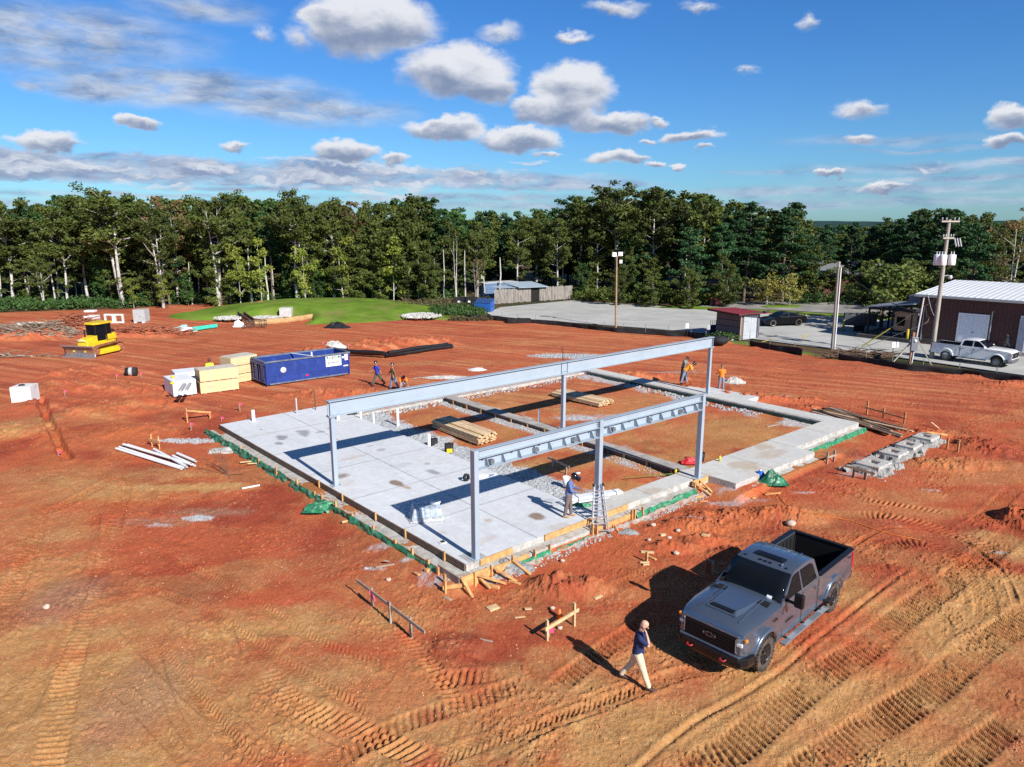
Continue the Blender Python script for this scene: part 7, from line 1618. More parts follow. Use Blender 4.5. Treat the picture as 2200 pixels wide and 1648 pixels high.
    if hat:
        b = MB(); c = headc+hd*.05
        if hatkind == 'hard': loft(b, [c-hd*.01, c, c+hd*.05, c+hd*.10, c+hd*.125], [.115, .105, .098, .065, .01], [.135, .125, .115, .075, .01], Y1, 18)
        elif hatkind == 'weld': loft(b, [c-hd*.02, c+hd*.02, c+hd*.07, c+hd*.12, c+hd*.14], [.125, .13, .12, .08, .01], [.15, .15, .14, .09, .01], Y1, 18); b.box(c+hd*.06+fwd*.17, (.14, .22, .12), rot=Matrix.Rotation(hb-.2, 3, 'Y'))
        else: loft(b, [c-hd*.01, c+hd*.05, c+hd*.085], [.086, .075, .01], [.105, .09, .01], Y1, 16); b.box(c+fwd*.13, (.10, .13, .012), rot=Matrix.Rotation(hb, 3, 'Y'))
        b.build('helmet' if hatkind != 'cap' else 'cap', hat, r)
    if hair: b = MB(); c = headc+hd*.03-fwd*.012; loft(b, [c-hd*.06-fwd*.02, c, c+hd*.06, c+hd*.105], [.07, .082, .075, .02], [.075, .098, .085, .02], Y1, 16); b.build('hair', hair, r)
    if belt:
        b = MB(); loft(b, [hip+sp*.0, hip+sp*.06], [.175, .172], [.135, .132], Y1); 
        for s in (1, -1): b.box(hip+Vector((.0, s*.18, -.04)), (.14, .07, .18))
        b.build('tool_belt', belt, r, bevel=.01)
    if phone:
        wr, f = A_[-1][2], A_[-1][3]; MB().box(wr+f*.08+Vector((0, .03, .0)), (.012, .075, .15), rot=Matrix.Rotation(.9, 3, 'Z')@Matrix.Rotation(.3, 3, 'Y')).build('phone', BLKP, r, bevel=.004)
    return r
SK = mat('fair_skin', (.56, .33, .24), .55, var=.08, vs=9); SK2 = mat('tan_skin', (.33, .17, .10), .6, var=.1, vs=9)
NAVY = mat('navy_cloth', (.012, .022, .085), .85, var=.2, vs=6, bump=.5, bs=14); KHAKI = mat('khaki_cloth', (.62, .52, .36), .85, var=.1, vs=6, bump=.6, bs=12); BROWN = mat('brown_leather', (.07, .035, .025), .5)
a, b_ = gp(1345, 1476), gp(1392, 1487); c = gp(1368, 1471)
person('bald man in navy polo and khaki trousers walking with a phone to his ear', (c.x, c.y, gz(c.x, c.y)+.005), radians(-18), NAVY, KHAKI, BROWN, SK, legs=((-19, 14), (20, 2)), arms=((-14, 8, 22), (58, 10, 140, 22)), lean=5, bow=20, vox=.013, phone=True)
c = gp(1221, 1110, SZ)
BLUEC = mat('blue_sweatshirt', (.10, .16, .34), .9, var=.2, vs=6, bump=.5); BRNP = mat('grey_brown_cloth', (.16, .12, .11), .9, var=.2, vs=5, bump=.5); BOOT = mat('tan_boot', (.42, .24, .10), .7)
HATB = mat('black_helmet', (.008, .008, .009), .15, coat=.6)
person('worker in blue sweatshirt and black welding helmet standing on the slab edge', (c.x, c.y, SZ), radians(-12), BLUEC, BRNP, BOOT, SK2, legs=((7, 3), (-7, 2)), arms=((16, 6, 72, 22), (16, 6, 66, 22)), lean=6, bow=38, long=True, hat=HATB, hatkind='weld', stature=.93)
c = on(812, 829); person('worker in bright blue shirt and green trousers walking beyond the girder', c, radians(-140), mat('royal_blue_cloth', (.03, .05, .42), .9), mat('green_grey_cloth', (.07, .09, .075), .9), BLKM, SK2, legs=((-24, 14), (22, 4)), arms=((-28, 10, 10), (26, 12, 40)), lean=8, hat=HATB, vox=.02, stature=.98)
c = on(846, 836); person('worker in camouflage shirt and blue jeans with a tool belt beyond the girder', c, radians(-160), mat('camo_cloth', (.16, .10, .05), .9, var=.6, vs=14, dirt=(.05, .06, .02), dirts=9, dirta=.9), mat('blue_jeans', (.12, .20, .34), .9, var=.2), BLKM, SK2, legs=((-16, 8), (14, 3)), arms=((-20, 14, 14), (24, 16, 30)), lean=4, long=True, hat=HATB, belt=mat('belt_leather', (.30, .22, .14), .8), vox=.02, stature=.98)
ORGC = mat('hi_vis_orange', (.95, .22, .02), .8, var=.08); ORY = mat('orange_yellow_cloth', (.90, .34, .03), .8)
c = on(864, 838); person('worker in orange shirt crouching bent over behind the long girder', c, radians(-70), ORGC, mat('grey_cloth', (.24, .26, .30), .9), BLKM, SK2, legs=((70, 110), (50, 100)), arms=((40, 6, 10), (30, 6, 10)), lean=62, hat=HATB, vox=.02)
c = gp(1461, 821, SZ); person('worker in grey shirt standing bowed over the far wall', (c.x+.3, c.y+.55, SZ-.03), radians(-30), mat('grey_green_cloth', (.20, .22, .19), .9), mat('black_cloth', (.02, .02, .022), .9), BLKM, SK2, legs=((8, 4), (-6, 4)), arms=((30, 6, 40), (24, 6, 40)), lean=14, bow=30, hat=mat('black_cap', (.015, .015, .018)), hatkind='cap', belt=BLKM, vox=.02, stature=.98)
c = gp(1470, 824, SZ); person('worker in orange shirt bending forward with tools on the far wall', (c.x, c.y, SZ-.03), radians(-15), ORY, mat('faded_jeans', (.22, .27, .36), .9), BLKM, SK2, legs=((12, 4), (-14, 0)), arms=((30, 6, 10), (20, 6, 20)), lean=52, bow=0, hat=HATB, belt=mat('belt_leather', (.30, .22, .14)), vox=.02)
c = gp(1549, 838, .1); person('worker in orange shirt standing with his back to the camera right of the girder end', (c.x, c.y, .1), radians(85), ORGC, mat('faded_jeans', (.22, .27, .36)), BLKM, SK2, legs=((4, 2), (-4, 2)), arms=((20, 12, 50), (16, 12, 50)), lean=4, bow=14, hat=mat('brown_cap', (.08, .05, .04)), hatkind='cap', belt=BLKM, vox=.02, stature=.94)
c = gp(2162, 757, .1); person('man in grey shirt and shorts walking past the open door', (c.x, c.y, .08), radians(175), mat('grey_green_cloth', (.20, .22, .19)), mat('grey_shorts', (.26, .27, .28), .9), PVC, SK, legs=((-26, 8), (24, 2)), arms=((26, 12, 40), (-26, 10, 10)), lean=4, shorts=True, hair=BROWN, vox=.022, stature=.95)
c = on(431, 833); person('worker in yellow vest and dark helmet standing behind the sheathing stack', (c.x+.2, c.y+1.2, c.z), radians(-60), mat('hi_vis_yellow', (.75, .75, .04), .8), BLKM, BLKM, SK2, legs=((4, 2), (-4, 2)), arms=((10, 8, 20), (10, 8, 20)), bow=25, hat=mat('maroon_helmet', (.10, .02, .02), .3), vox=.022, stature=.98)
# ---------------- yard beyond the fence ----------------
MAR = mat('maroon_metal_siding', (.070, .022, .020), .5, var=.08, vs=.5); WROOF = mat('white_metal_roof', (.62, .63, .64), .4, var=.05, vs=.6); TRIMG = mat('grey_trim', (.36, .37, .38), .5)
C0 = gp(1968, 738); C1 = gp(2200, 764); bu = (C1-C0).normalized(); bn = Vector((-bu.y, bu.x, 0)); BA = atan2(bu.y, bu.x)
r = empty('metal_building', (C0.x, C0.y, 0), BA, 'low maroon metal building with white ribbed roof and white double doors', 'building')
LB, DB, HE, RI = 34., 20., 4.4, .62
b = MB().prism([(0, 0), (LB, 0), (LB, DB), (0, DB)], 0, HE); b.add([(0, 0, HE), (0, DB, HE), (0, DB/2, HE+RI)], [(0, 2, 1)]); b.build('wall', MAR, r)
rb = MB()
for i in range(110): rb.box((.15+i*.3, -.012, HE/2+.3), (.04, .02, HE-.7))
rb.build('wall_ribs', MAR, r)
MB().box((LB/2, -.04, .28), (LB-.02, .1, .62)).build('base_course', mat('brown_stone_base', (.07, .05, .045), .9, var=.5, vs=2), r)
rf = MB(); o_ = .45
rf.add([(-o_, -o_, HE-.02), (LB, -o_, HE-.02), (LB, DB/2, HE+RI+.05), (-o_, DB/2, HE+RI+.05), (LB, DB+o_, HE-.02), (-o_, DB+o_, HE-.02)], [(0, 1, 2, 3), (3, 2, 4, 5)])
ro = rf.build('roof', WROOF, r); so = ro.modifiers.new('s', 'SOLIDIFY'); so.thickness = .05; so.offset = 1
sr = MB()
for i in range(75):
    x = -.35+i*.46
    if x < LB: sr.bar((x, -o_, HE+.045), (x, DB/2, HE+RI+.105), .035, .03)
sr.build('standing_seams', WROOF, ro)
MB().bar((-o_, -o_-.03, HE-.08), (LB, -o_-.03, HE-.08), .14, .2).build('gutter', TRIMG, ro); MB().bar((-o_, -o_, HE-.08), (-o_, DB/2, HE+RI-.02), .06, .2).build('rake_trim', TRIMG, ro)
d0 = fra_ = (gp(2052, 748)-C0).dot(bu); dw = 2.0
dr = MB().box((d0+dw/2+.05, -.06, 1.78), (dw+.3, .08, 2.55)).build('door_frame', WHT, r)
for k in (0, 1): dd = MB().box((d0+.55+k*1.0, -.10, 1.72), (.97, .05, 2.35)).build('door', mat('white_door', (.70, .72, .78), .5, var=.04), r)
MB().box((d0+1.12, -.14, 1.5), (.16, .04, .04)).build('handle', BLKM, dd)
d1 = (gp(2186, 765)-C0).dot(bu); MB().box((d1+1.0, -.05, 1.75), (2.6, .07, 2.9)).build('door_frame', WHT, r); MB().box((d1+1.05, -.09, 1.68), (2.3, .02, 2.6)).build('doorway', BLKM, r); MB().box((d1+.02, -.35, 1.68), (.5, .5, 2.6), rz=0).build('open_door', mat('grey_blue_door', (.22, .24, .32), .5), r); MB().box((d1+1, -.5, .2), (3.2, .9, .35)).build('door_step', CONCD, r)
for x in (1.4, d1+.6): MB().box((x, -.15, 3.6), (.35, .2, .16)).build('wall_lamp', TRIMG, r, bevel=.03)
MB().box((1.35, -.12, 1.55), (.2, .12, .12)).build('tap_box', TRIMG, r); MB().box((.35, -.10, 1.9), (.06, .06, 3.0)).build('corner_trim', TRIMG, r)
MB().tube([(.5, -.2, 3.3), (.65, -.3, 2.6), (.9, -.25, 2.45), (.8, -.3, 2.1), (.55, -.3, 1.9)], .025, 6).build('cable_loop', mat('tan_cable', (.45, .30, .18), .6), r)
x = (gp(2115, 758)-C0).dot(bu); MB().tube([(x, -.25, .05), (x, -.25, 3.35), (x+.12, -.25, 3.4)], .05, 8).build('vent_pipe', TRIMG, r)
for k in range(4): MB().tube([(x-.5+k*.35, -.3, .05), (x-.5+k*.35, -.3, .8+.2*(k % 2))], .04, 6).build('meter_pipe', BLKM, r)
# canopy lean-to at the left end
q = gp(1958, 736); r = empty('canopy', (q.x, q.y, .05), BA, 'open sided canopy with metal roof at the left end of the maroon building', 'canopy')
cr_ = MB().add([(-4.2, -.6, 2.9), (.2, -1.2, 3.55), (.6, 5.5, 3.55), (-4.0, 5.5, 2.9)], [(0, 1, 2, 3)]).build('roof', mat('grey_metal_roof', (.24, .27, .34), .4, var=.1), r); so = cr_.modifiers.new('s', 'SOLIDIFY'); so.thickness = .08
for x, y in ((-3.9, 0), (-3.9, 5), (-1.8, 0), (0.1, -.9)): MB().box((x, y, 1.45), (.14, .14, 2.95)).build('post', BLKM, r)
MB().box((-2, 0, 2.75), (4, .12, .2)).build('beam', BLKM, r); MB().box((-.2, .6, 3.9), (1.0, 1.0, .55)).build('roof_unit', mat('grey_unit', (.12, .13, .17), .6), r)
wp = MB().box((-.75, .2, 1.75), (1.9, .1, 1.7)).build('back_panel', mat('brown_board_panel', (.30, .17, .11), .8, var=.3, dirt=(.42, .40, .38), dirts=.8), r); MB().box((-1.15, .13, 1.75), (.7, .04, .8)).build('window', GLASS, wp)
MB().prism([(-4.6, -.7), (.2, -1.0), (.2, 5), (-4.6, 5)], 0, .32).build('platform', mat('dark_platform', (.08, .075, .07), .9, var=.3), r)
st = empty('concrete_steps', (gp(1912, 726).x, gp(1912, 726).y, .06), BA, 'pale concrete steps at the foot of the dark canopy platform', 'steps')
for i in range(3): MB().box((0, .28*i, .08+.13*i), (2.0-.02*i, .3, .14)).build('tread', CONC, st)
MB().box((1.08, .3, .25), (.14, 1.0, .5)).build('side_wall', WC, st)
for (px, py, yt), lb, m in (((1948,735,707), 'yellow bollard beside the canopy steps', YEL_), ((2172,757,726), 'yellow bollard between white pickup and open door', YEL_), ((1811,712,687), 'shaded yellow bollard left of the black sign box', mat('dull_yellow', (.32, .26, .05), .6))):  # last bollard: tree shade painted in as a darker yellow
    q = gp(px, py, .06); h = hpix(px, py, yt, .06); r = empty('bollard', q, 0, lb, 'bollard', 'yellow bollards in the yard'); MB().lathe([(0, 0), (.11, 0), (.11, h-.05), (.07, h), (0, h)], n=14).build('post', m, r)
q = gp(1845, 712, .06); r = empty('sign_box', (q.x, q.y, .06), radians(-12), 'large black box shaped sign back standing in the tree shade', 'sign')
MB().box((0, 0, .3), (.9, .5, .6)).build('base', BLKM, r); MB().box((0, 0, 1.2), (3.0, .5, 1.2)).build('panel', mat('charcoal_panel', (.030, .032, .038), .6, var=.2), r, bevel=.03)
MB().add([(-1.48, -.256, 1.78), (1.45, -.256, 1.78), (-1.48, -.256, .62), (-.2, -.30, 1.3)], [(0, 3, 1), (2, 3, 0)]).build('fold', mat('grey_panel', (.055, .058, .065), .6), r)
for i, (px, lb) in enumerate(((1952, 'white bin under the canopy nearest the bollard'), (1959, 'grey bin under the canopy next to the wall'))):
    q = gp(px, 731, .06); MB().prism([(-.2, -.2), (.2, -.2), (.2, .2), (-.2, .2)], 0, .75).build('bin', mat('pale_bin', (.45, .48, .55), .5), loc=q, bevel=.03, label=lb, cat='bin')
# small shed with a red roof
a, b_ = gp(1537, 722), gp(1588, 731); SA = atan2(b_.y-a.y, b_.x-a.x); SL = (b_-a).length; r = empty('shed', (a.x, a.y, 0), SA, 'small brown boarded shed with a red sloping roof and pale metal door', 'shed')
SM_ = mat('purple_brown_siding', (.16, .125, .125), .8, var=.12, vs=2)
MB().prism([(0, 0), (SL, 0), (SL, 2.6), (0, 2.6)], 0, 2.45).build('wall', SM_, r)
for z in (.55, 1.15, 1.75): MB().box((SL/2, -.012, z), (SL, .02, .05)).build('board_gap', mat('gap_brown', (.05, .035, .03), .9), r)
MB().box((SL+.02, .03, 1.2), (.08, .1, 2.4)).build('corner_post', mat('pinkish_post', (.40, .26, .20), .8), r)
dm = mat('galvanised_door', (.52, .55, .58), .4, metal=.3, var=.12, vs=2, bump=.3)
dd = MB().box((SL+.04, 1.35, 1.12), (.05, 1.9, 2.2)).build('door', dm, r); MB().box((SL+.08, 1.35, 1.1), (.03, .04, 2.1)).box((SL+.08, 1.1, 1.2), (.04, .04, .7)).box((SL+.08, .8, 1.75), (.04, .6, .04)).box((SL+.08, .8, .45), (.04, .6, .04)).build('handle', mat('bright_steel', (.7, .72, .75), .3, metal=.6), dd)
ro = MB().add([(-.7, -.6, 2.62), (SL+.35, -.6, 2.48), (SL+.9, 3.1, 2.42), (-.6, 3.1, 2.5)], [(0, 1, 2, 3)]).build('roof', mat('red_metal_roof', (.26, .03, .03), .4, var=.15), r); so = ro.modifiers.new('s', 'SOLIDIFY'); so.thickness = .05
MB().bar((-.65, -.55, 2.5), (SL+.35, -.55, 2.38), .1, .16).bar((SL+.3, -.5, 2.38), (SL+.7, 3.0, 2.6), .1, .14).build('fascia', mat('dark_fascia', (.05, .035, .03), .8), ro)
q = gp(1531, 716, .06); r = empty('blue_rack', (q.x, q.y, .06), .3, 'small blue rack with handles left of the shed', 'rack'); MB().box((0, 0, .45), (.9, .5, .7)).build('body', mat('navy_rack', (.03, .05, .16), .5), r)
for x in (-.2, .2): MB().tube([(x-.1, 0, .8), (x-.1, 0, 1.25), (x+.1, 0, 1.25), (x+.1, 0, .8)], .025, 6).build('handle', BLKM, r)
for (px, py, yt), lb, m in (((1475,724,695), 'white faced small sign post by the silt fence', WHT), ((1521,724,698), 'grey backed small sign post left of the shed', GREYP), ((1917,765,735), 'pair of white marker panels on a post by the silt fence', WHT)):
    q = gp(px, py, 0); h = hpix(px, py, yt); r = empty('sign_post', q, .1, lb, 'sign post'); MB().tube([(0, 0, 0), (0, 0, h)], .03, 6).build('pole', BLKM, r); MB().box((0, -.03, h-.22), (.30, .03, .46)).build('panel', m, r)
    if px == 1917: MB().box((.33, -.03, h-.22), (.16, .03, .46)).build('panel', m, r)
# utility poles
PW = mat('weathered_pole', (.34, .31, .26), .9, var=.25, vs=2, stretch=(4, 4, .4)); PWB = mat('brown_pole', (.34, .22, .14), .9, var=.25)
def pole(label, px, py, xt, yt, r0, m, name='utility_pole', cat='utility pole'):
    q = gp(px, py); h = hpix(px, py, yt); rt = ray(xt, yt); xtop = rt[0]/rt[1]*q.y
    r = empty(name, (q.x, q.y, 0), 0, label, cat); dx = xtop-q.x
    MB().tube([(0, 0, -.2), (dx*.5, 0, h*.5), (dx, 0, h)], [r0*.85, r0*.72, r0*.58], 12).build('pole', m, r); return r, dx, h, q
r, dx, h, q = pole('tan wooden pole with white floodlights standing before the parking lot', 1323, 704, 1325, 550, .13, PWB, 'floodlight_pole', 'light pole')
for x, z, a in ((-.28, .15, .3), (.35, .2, -.4)): f = MB().box((dx+x, -.12, h+z), (.45, .2, .42), rz=a).build('floodlight', WHT, r, bevel=.03); 
MB().box((dx+.42, -.1, h-.55), (.28, .2, .34)).build('control_box', WHT, r); MB().box((dx, 0, h), (.7, .08, .08)).build('bracket', TRIMG, r)
r, dx, h, q = pole('leaning bare pole with white conduit near the dark brush', 1788, 750, 1803, 562, .17, PW)
MB().tube([(.12, -.18, 0), (dx+.14, -.16, h*.93)], .045, 6).build('conduit', WHT, r); MB().box((dx+.1, -.1, h-.45), (.3, .12, .06)).build('bracket', TRIMG, r)
p2top = Vector((q.x+dx, q.y, h-.4))
r, dx, h, q = pole('tall pole carrying three white transformers and crossarms in front of the maroon building', 2001, 771, 2040, 471, .21, PW)
pp = Vector((q.x, q.y, 0)); 
def at_(t): return Vector((dx*t, 0, h*t))
for z, L, a in ((.985, 2.3, .5), (.87, 1.7, .6)):
    c = at_(z); d = Vector((cos(a), sin(a), 0)); MB().bar(c-d*L/2+Vector((0, -.15, 0)), c+d*L/2+Vector((0, -.15, 0)), .1, .12).build('crossarm', PW, r)
    for k in (-1, -.5, .5, 1): p = c+d*L*.46*k+Vector((0, -.15, .1)); MB().lathe([(.03, 0), (.05, .06), (.03, .12), (.045, .17), (0, .2)], tuple(p), 8).build('insulator', mat('grey_porcelain', (.5, .5, .52), .3), r)
for x, y in ((-.62, -.15), (-.38, -.45), (.46, -.2)):
    c = at_(.72); t_ = MB().lathe([(0, -.42), (.25, -.42), (.27, -.38), (.27, .34), (.24, .38), (0, .40)], (c.x+x, y, c.z), 18).build('transformer', WHT, r)
    for k in (-.1, .1): MB().lathe([(.035, .38), (.05, .45), (.03, .5), (.045, .56), (.02, .62)], (c.x+x+k, y, c.z), 8).build('bushing', mat('grey_porcelain', (.5, .5, .52)), t_)
MB().box(at_(.72)+Vector((-.05, -.12, .1)), (1.1, .12, .1)).build('transformer_bracket', TRIMG, r)
for k in range(3): MB().tube([at_(.86)+Vector((.45+.2*k, -.2, .1)), at_(.84)+Vector((.62+.2*k, -.25, -.3))], .05, 8).build('fuse_cutout', mat('grey_porcelain', (.5, .5, .52)), r)
c = at_(.60); lm = MB().tube([c, c+Vector((.35, -.1, .1)), c+Vector((.5, -.12, .0))], .04, 6).build('lamp_arm', TRIMG, r); MB().lathe([(0, .14), (.12, .12), (.16, -.05), (.12, -.16), (0, -.18)], tuple(c+Vector((.55, -.14, -.02))), 12).build('lamp_head', mat('grey_porcelain', (.5, .5, .52)), lm)
r2, dx2, h2, q2 = pole('distant brown pole with a small crossarm behind the white roof', 2140, 625, 2150, 510, .16, PWB)
MB().box((dx2+.5, 0, h2-.1), (1.2, .1, .1)).build('crossarm', PWB, r2); MB().lathe([(0, -.4), (.22, -.4), (.22, .4), (0, .4)], (dx2-.45, -.1, h2-2.6), 12).build('transformer', mat('grey_unit', (.12, .13, .17)), r2)
# metered service post with braces
q = on(1955, 782); h = hpix(1955, 782, 640, q.z); r = empty('meter_post', q, 0, 'braced service post with grey meter box and tall white conduit', 'meter post')
MB().box((0, 0, 1.2), (.16, .16, 2.5)).build('post', mat('red_brown_post', (.35, .18, .11), .9, var=.3), r); MB().tube([(.05, -.12, .1), (.2, -.1, 2.2), (.42, 0, h)], [.05, .055, .055], 8).build('conduit', mat('pale_conduit', (.60, .58, .58), .5), r)
bx = MB().box((.02, -.2, 1.6), (.5, .2, 1.05)).build('meter_box', mat('grey_meter_box', (.16, .17, .20), .5), r, bevel=.02); MB().lathe([(0, -.06), (.1, -.06), (.1, 0)], (.02, -.3, 1.85), 12, 'Y').build('meter_dial', WHT, bx)
MB().bar((-.02, 0, 1.8), (-1.55, -.1, -.05), .09, .09).build('brace', PW, r); MB().bar((.15, 0, 2.2), (1.45, -.5, -.1), .09, .09).build('brace', PW, r)
# wires
def wire(a, b_, sag, lb, rad=.012, m=None):
    a, b_ = Vector(a), Vector(b_); MB().tube([a.lerp(b_, t/10)-Vector((0, 0, sag*4*(t/10)*(1-t/10))) for t in range(11)], rad, 4, caps=False).build('overhead_wire', m or BLKM, label=lb, cat='wire')
top = pp+at_(.66)
wire(p2top, top, .7, 'sagging wire from the leaning bare pole to the transformer pole', .03)
wire(pp+at_(.62), (C0.x+.3, C0.y-.3, 4.5), .3, 'pale service cable from the transformer pole to the roof corner', .02, mat('pale_cable', (.5, .5, .5)))
a = gp(1837, 754, .03)
wire(a, pp+at_(.62), 0, 'lower guy wire slanting from the verge up to the transformer pole', .022, mat('guy_wire', (.22, .22, .16)))
g2_ = pp+at_(.97); wire(a+Vector((.05, 0, 0)), g2_, 0, 'upper guy wire slanting from the verge to the top of the transformer pole', .018, mat('guy_wire', (.22, .22, .16)))
d_ = (g2_-a).normalized(); MB().tube([a+d_*.6, a+d_*3.2], .05, 8).build('guy_guard', mat('dull_yellow2', (.55, .45, .06)), label='yellow guard sleeve on the upper guy wire beside the steps', cat='guy guard')
# silt fence
SILT = mat('black_silt_fabric', (.010, .010, .011), .8, var=.4, vs=3)
fence_names = [((955,672),(1010,686),(1060,688),(1105,693)), ((1112,693),(1200,699),(1320,714),(1400,719),(1480,724),(1545,739)), ((1610,743),(1660,752),(1700,758),(1725,764)), ((1800,772),(1860,780),(1950,796),(2060,807),(2200,825),(2500,862))]
for i, seg in enumerate(fence_names):
    lb = ('far end of black silt fence running down beside the grass mound', 'long low black silt fence between red ground and parking lot', 'black silt fence sagging in front of the small shed door', 'black silt fence in front of the white pickup')[i]
    r = empty('silt_fence', (0, 0, 0), 0, lb, 'silt fence', 'black silt fences along the site edge'); P_ = [gp(x, y) for x, y in seg]; qs = []
    for k in range(len(P_)-1):
        n = max(int((P_[k+1]-P_[k]).length/.3), 2); qs += [P_[k].lerp(P_[k+1], t/n) for t in range(n)]
    qs.append(P_[-1]); n = len(qs); x = np.array([p.x for p in qs]); y = np.array([p.y for p in qs]); s_ = np.arange(n)*.3
    d = np.gradient(x), np.gradient(y); L = np.hypot(*d); nx, ny = d[1]/L, -d[0]/L; V_ = np.linspace(0, 1, 6)[:, None]
    top_h = .46+.22*fbm(s_, s_*0, 2.2, 3, 5+i); bul = (fbm(s_+0*V_, V_*1., 1.0, 3, 8)-.4)*.5
    o = grid_obj('fabric', x+nx*bul*(1-V_*.6), y+ny*bul*(1-V_*.6), -.05+V_*top_h[None, :], SILT, r); so = o.modifiers.new('s', 'SOLIDIFY'); so.thickness = .02
    acc = 0
    for k in range(0, n, 7): MB().box((x[k], y[k]+.05, .45), (.04, .04, 1.0)).build('stake', mat('grey_stake', (.16, .14, .12), .8), r)
q = gp(1115, 694); MB().prism([(-1.3, -.5), (1.3, -.5), (1.2, .5), (-1.2, .5)], 0, .5).build('rolled_fabric', mat('black_film', (.02, .02, .022)), loc=(q.x, q.y, -.02), bevel=.1, segs=3, label='folded black fabric bundle at the bend of the silt fence', cat='fabric roll')
q = gp(1545, 742); b = MB().ball((0, 0, .45), .8, n=14, sq=(1, .8, .55)); b.build('black_fabric_heap', SILT, loc=q, label='bulging heap of black fabric behind the girder end', cat='fabric heap')
q = gp(1553, 733); V = []; Rn = np.random.default_rng(5)
for _ in range(26): leaf_cluster(V, None, Rn, (q.x+Rn.normal()*.8, q.y+Rn.normal()*.3, .3+Rn.random()*.4), .3, 30, .09, .8)
o = bpy.data.objects.new('shrub', leaves_mesh('shrub', V, LF[4])); COL.objects.link(o); tag(o, 'green weedy shrub in front of the small shed', 'shrub')
rock(1568, 733, .8, 'pale boulder beside the shrub and shed', CONCD)
# board fence sheds at the back
WF = mat('weathered_grey_boards', (.26, .235, .21), .9, var=.5, vs=3, stretch=(5, 5, .5), dirt=(.12, .08, .06), dirts=1.4, dirta=.8)
a, b_ = gp(1062, 653), gp(1230, 642); fa_ = atan2(b_.y-a.y, b_.x-a.x); FLn = (b_-a).length
r = empty('board_enclosure', (a.x, a.y, 0), fa_, 'weathered grey vertical board fence with an open bay at the back', 'board fence')
R_ = random.Random(9); n = int(FLn/.2); bo = [[], []]
sec = MB(); sec2 = MB()
for i in range(n):
    x = i*.2+.1; t = x/FLn
    if .45 < t < .56: continue
    (sec if t < .45 else sec2).box((x, R_.uniform(-.02, .02), .95+R_.uniform(-.04, .04)), (.18, .03, 1.9+R_.uniform(-.06, .06)))
sec.build('board_panel', WF, r); sec2.build('board_panel', WF, r)
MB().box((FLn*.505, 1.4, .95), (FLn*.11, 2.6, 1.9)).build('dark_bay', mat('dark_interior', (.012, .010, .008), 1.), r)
ro = MB().add([(FLn*.28, -.5, 2.05), (FLn*.65, -.5, 2.0), (FLn*.63, 3.5, 2.45), (FLn*.26, 3.5, 2.5)], [(0, 1, 2, 3)]).build('roof', mat('pale_blue_metal_roof', (.34, .42, .50), .4, var=.1), r); so = ro.modifiers.new('s', 'SOLIDIFY'); so.thickness = .07
MB().add([(FLn*.08, .1, 1.98), (FLn*.29, .1, 1.98), (FLn*.29, 2.6, 2.15), (FLn*.05, 2.6, 2.15)], [(0, 1, 2, 3)]).build('side_roof', mat('pale_blue_metal_roof', (.34, .42, .50)), r)
q = gp(1040, 650); q.y += 2.5; r = empty('shipping_container', (q.x-.3, q.y, 0), fa_, 'light blue metal container behind the left end of the board fence', 'container'); c_ = MB().box((3, 1.2, 1.2), (5.6, 2.4, 2.3)); c_.build('body', mat('light_blue_steel', (.12, .20, .33), .5, var=.15), r)
rb = MB()
for i in range(24): rb.box((.35+i*.23, -.03, 1.2), (.08, .05, 2.1))
rb.build('corrugation', mat('light_blue_steel', (.12, .20, .33)), r); MB().box((3, 1.2, 2.37), (5.7, 2.5, .06)).build('top_sheet', WROOF, r)
# dumpsters
def dumpster(label, px, py, w, m, rz, hh=1.5, lid=None):
    q = gp(px, py); r = empty('dumpster', q, rz, label, 'dumpster'); b = MB()
    b.add([(-w/2, 0, .1), (w/2, 0, .1), (w/2, 1.5, .1), (-w/2, 1.5, .1), (-w/2, -.15, hh*.75), (w/2, -.15, hh*.75), (w/2, 1.6, hh), (-w/2, 1.6, hh)], [(0, 3, 2, 1), (0, 1, 5, 4), (1, 2, 6, 5), (2, 3, 7, 6), (3, 0, 4, 7), (4, 5, 6, 7)])
    b.build('body', m, r, bevel=.02); MB().add([(-w/2, -.2, hh*.76), (w/2, -.2, hh*.76), (w/2, 1.62, hh*1.02), (-w/2, 1.62, hh*1.02)], [(0, 1, 2, 3)]).build('lid', lid or m, r)
    for x in (-w/2-.06, w/2+.06): MB().box((x, .5, hh*.5), (.12, .6, .14)).build('fork_sleeve', m, r)
    MB().box((0, -.08, hh*.4), (w*.5, .04, .1)).build('rib', m, r); return r
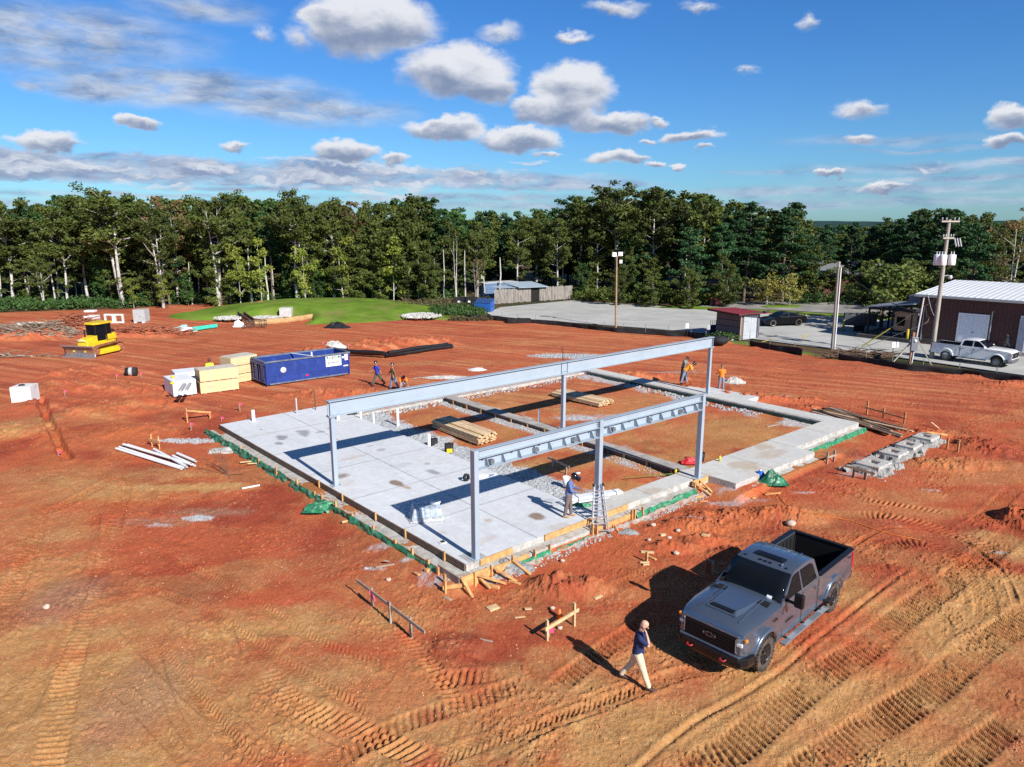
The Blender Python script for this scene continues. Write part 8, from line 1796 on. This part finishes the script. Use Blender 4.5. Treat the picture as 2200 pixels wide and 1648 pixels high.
dumpster('blue dumpster standing by the weeds at the parking lot corner', 1037, 671, 2.1, mat('dumpster_blue', (.02, .10, .36), .5, var=.2), -.25, 1.5, mat('blue_lid', (.03, .07, .20), .4))
for px, lb in ((988, 'left one of two black dumpsters with white notices'), (1010, 'right one of two black dumpsters with white notices')):
    r = dumpster(lb, px, 662, 1.6, mat('dumpster_black', (.02, .02, .022), .5), .0, 1.25); MB().box((-.1, -.17, .85), (.3, .02, .22)).build('notice', WHT, r)
q = gp(1545, 659); r = empty('red_cabinet', (q.x, q.y, .05), -.2, 'low dark red utility cabinet with a white notice on the far verge', 'cabinet'); MB().prism([(-.85, 0), (.7, 0), (.7, 1.3), (-.85, 1.3)], 0, .95).build('body', mat('brick_red_paint', (.26, .03, .04), .5), r, bevel=.03); MB().box((.15, -.02, .6), (.22, .02, .3)).build('notice', WHT, r); MB().box((-.85, .5, .45), (.6, 1.0, .9)).build('side_box', mat('dark_red_paint', (.06, .012, .015), .6), r)
# hidden brick building behind the pines
q = gp(1742, 628); r = empty('brick_building', (q.x, 108, 0), -.05, 'low brick building with grey roof hidden behind the pines', 'building')
MB().box((7, 3, 1.4), (17, 6, 2.8)).build('wall', mat('dark_brick', (.10, .04, .028), .9, var=.2), r); MB().add([(-2, -.7, 2.8), (16, -.7, 2.8), (16, 3, 4.9), (-2, 3, 4.9), (16, 6.7, 2.8), (-2, 6.7, 2.8)], [(0, 1, 2, 3), (3, 2, 4, 5)]).build('roof', mat('grey_shingle_roof', (.13, .14, .15), .9), r)
# yard markings
YP = mat('yellow_line_paint', (.60, .42, .10), .8, var=.3, vs=6)
def mark(pts, w, lb):
    P_ = [gp(x, y, .064) for x, y in pts]; b = MB()
    for i in range(len(P_)-1): b.bar(P_[i], P_[i+1], w, .006)
    b.build('lot_marking', YP, kind='structure')
mark([(1737,717),(1729,719),(1726,723),(1729,728),(1736,732)], .14, ''); mark([(1637,735),(1650,731),(1655,727)], .14, ''); mark([(1736,673),(1729,682)], .14, ''); mark([(1779,677),(1773,685)], .14, ''); mark([(1516,666),(1524,663)], .12, '')
bpy.context.view_layer.update()
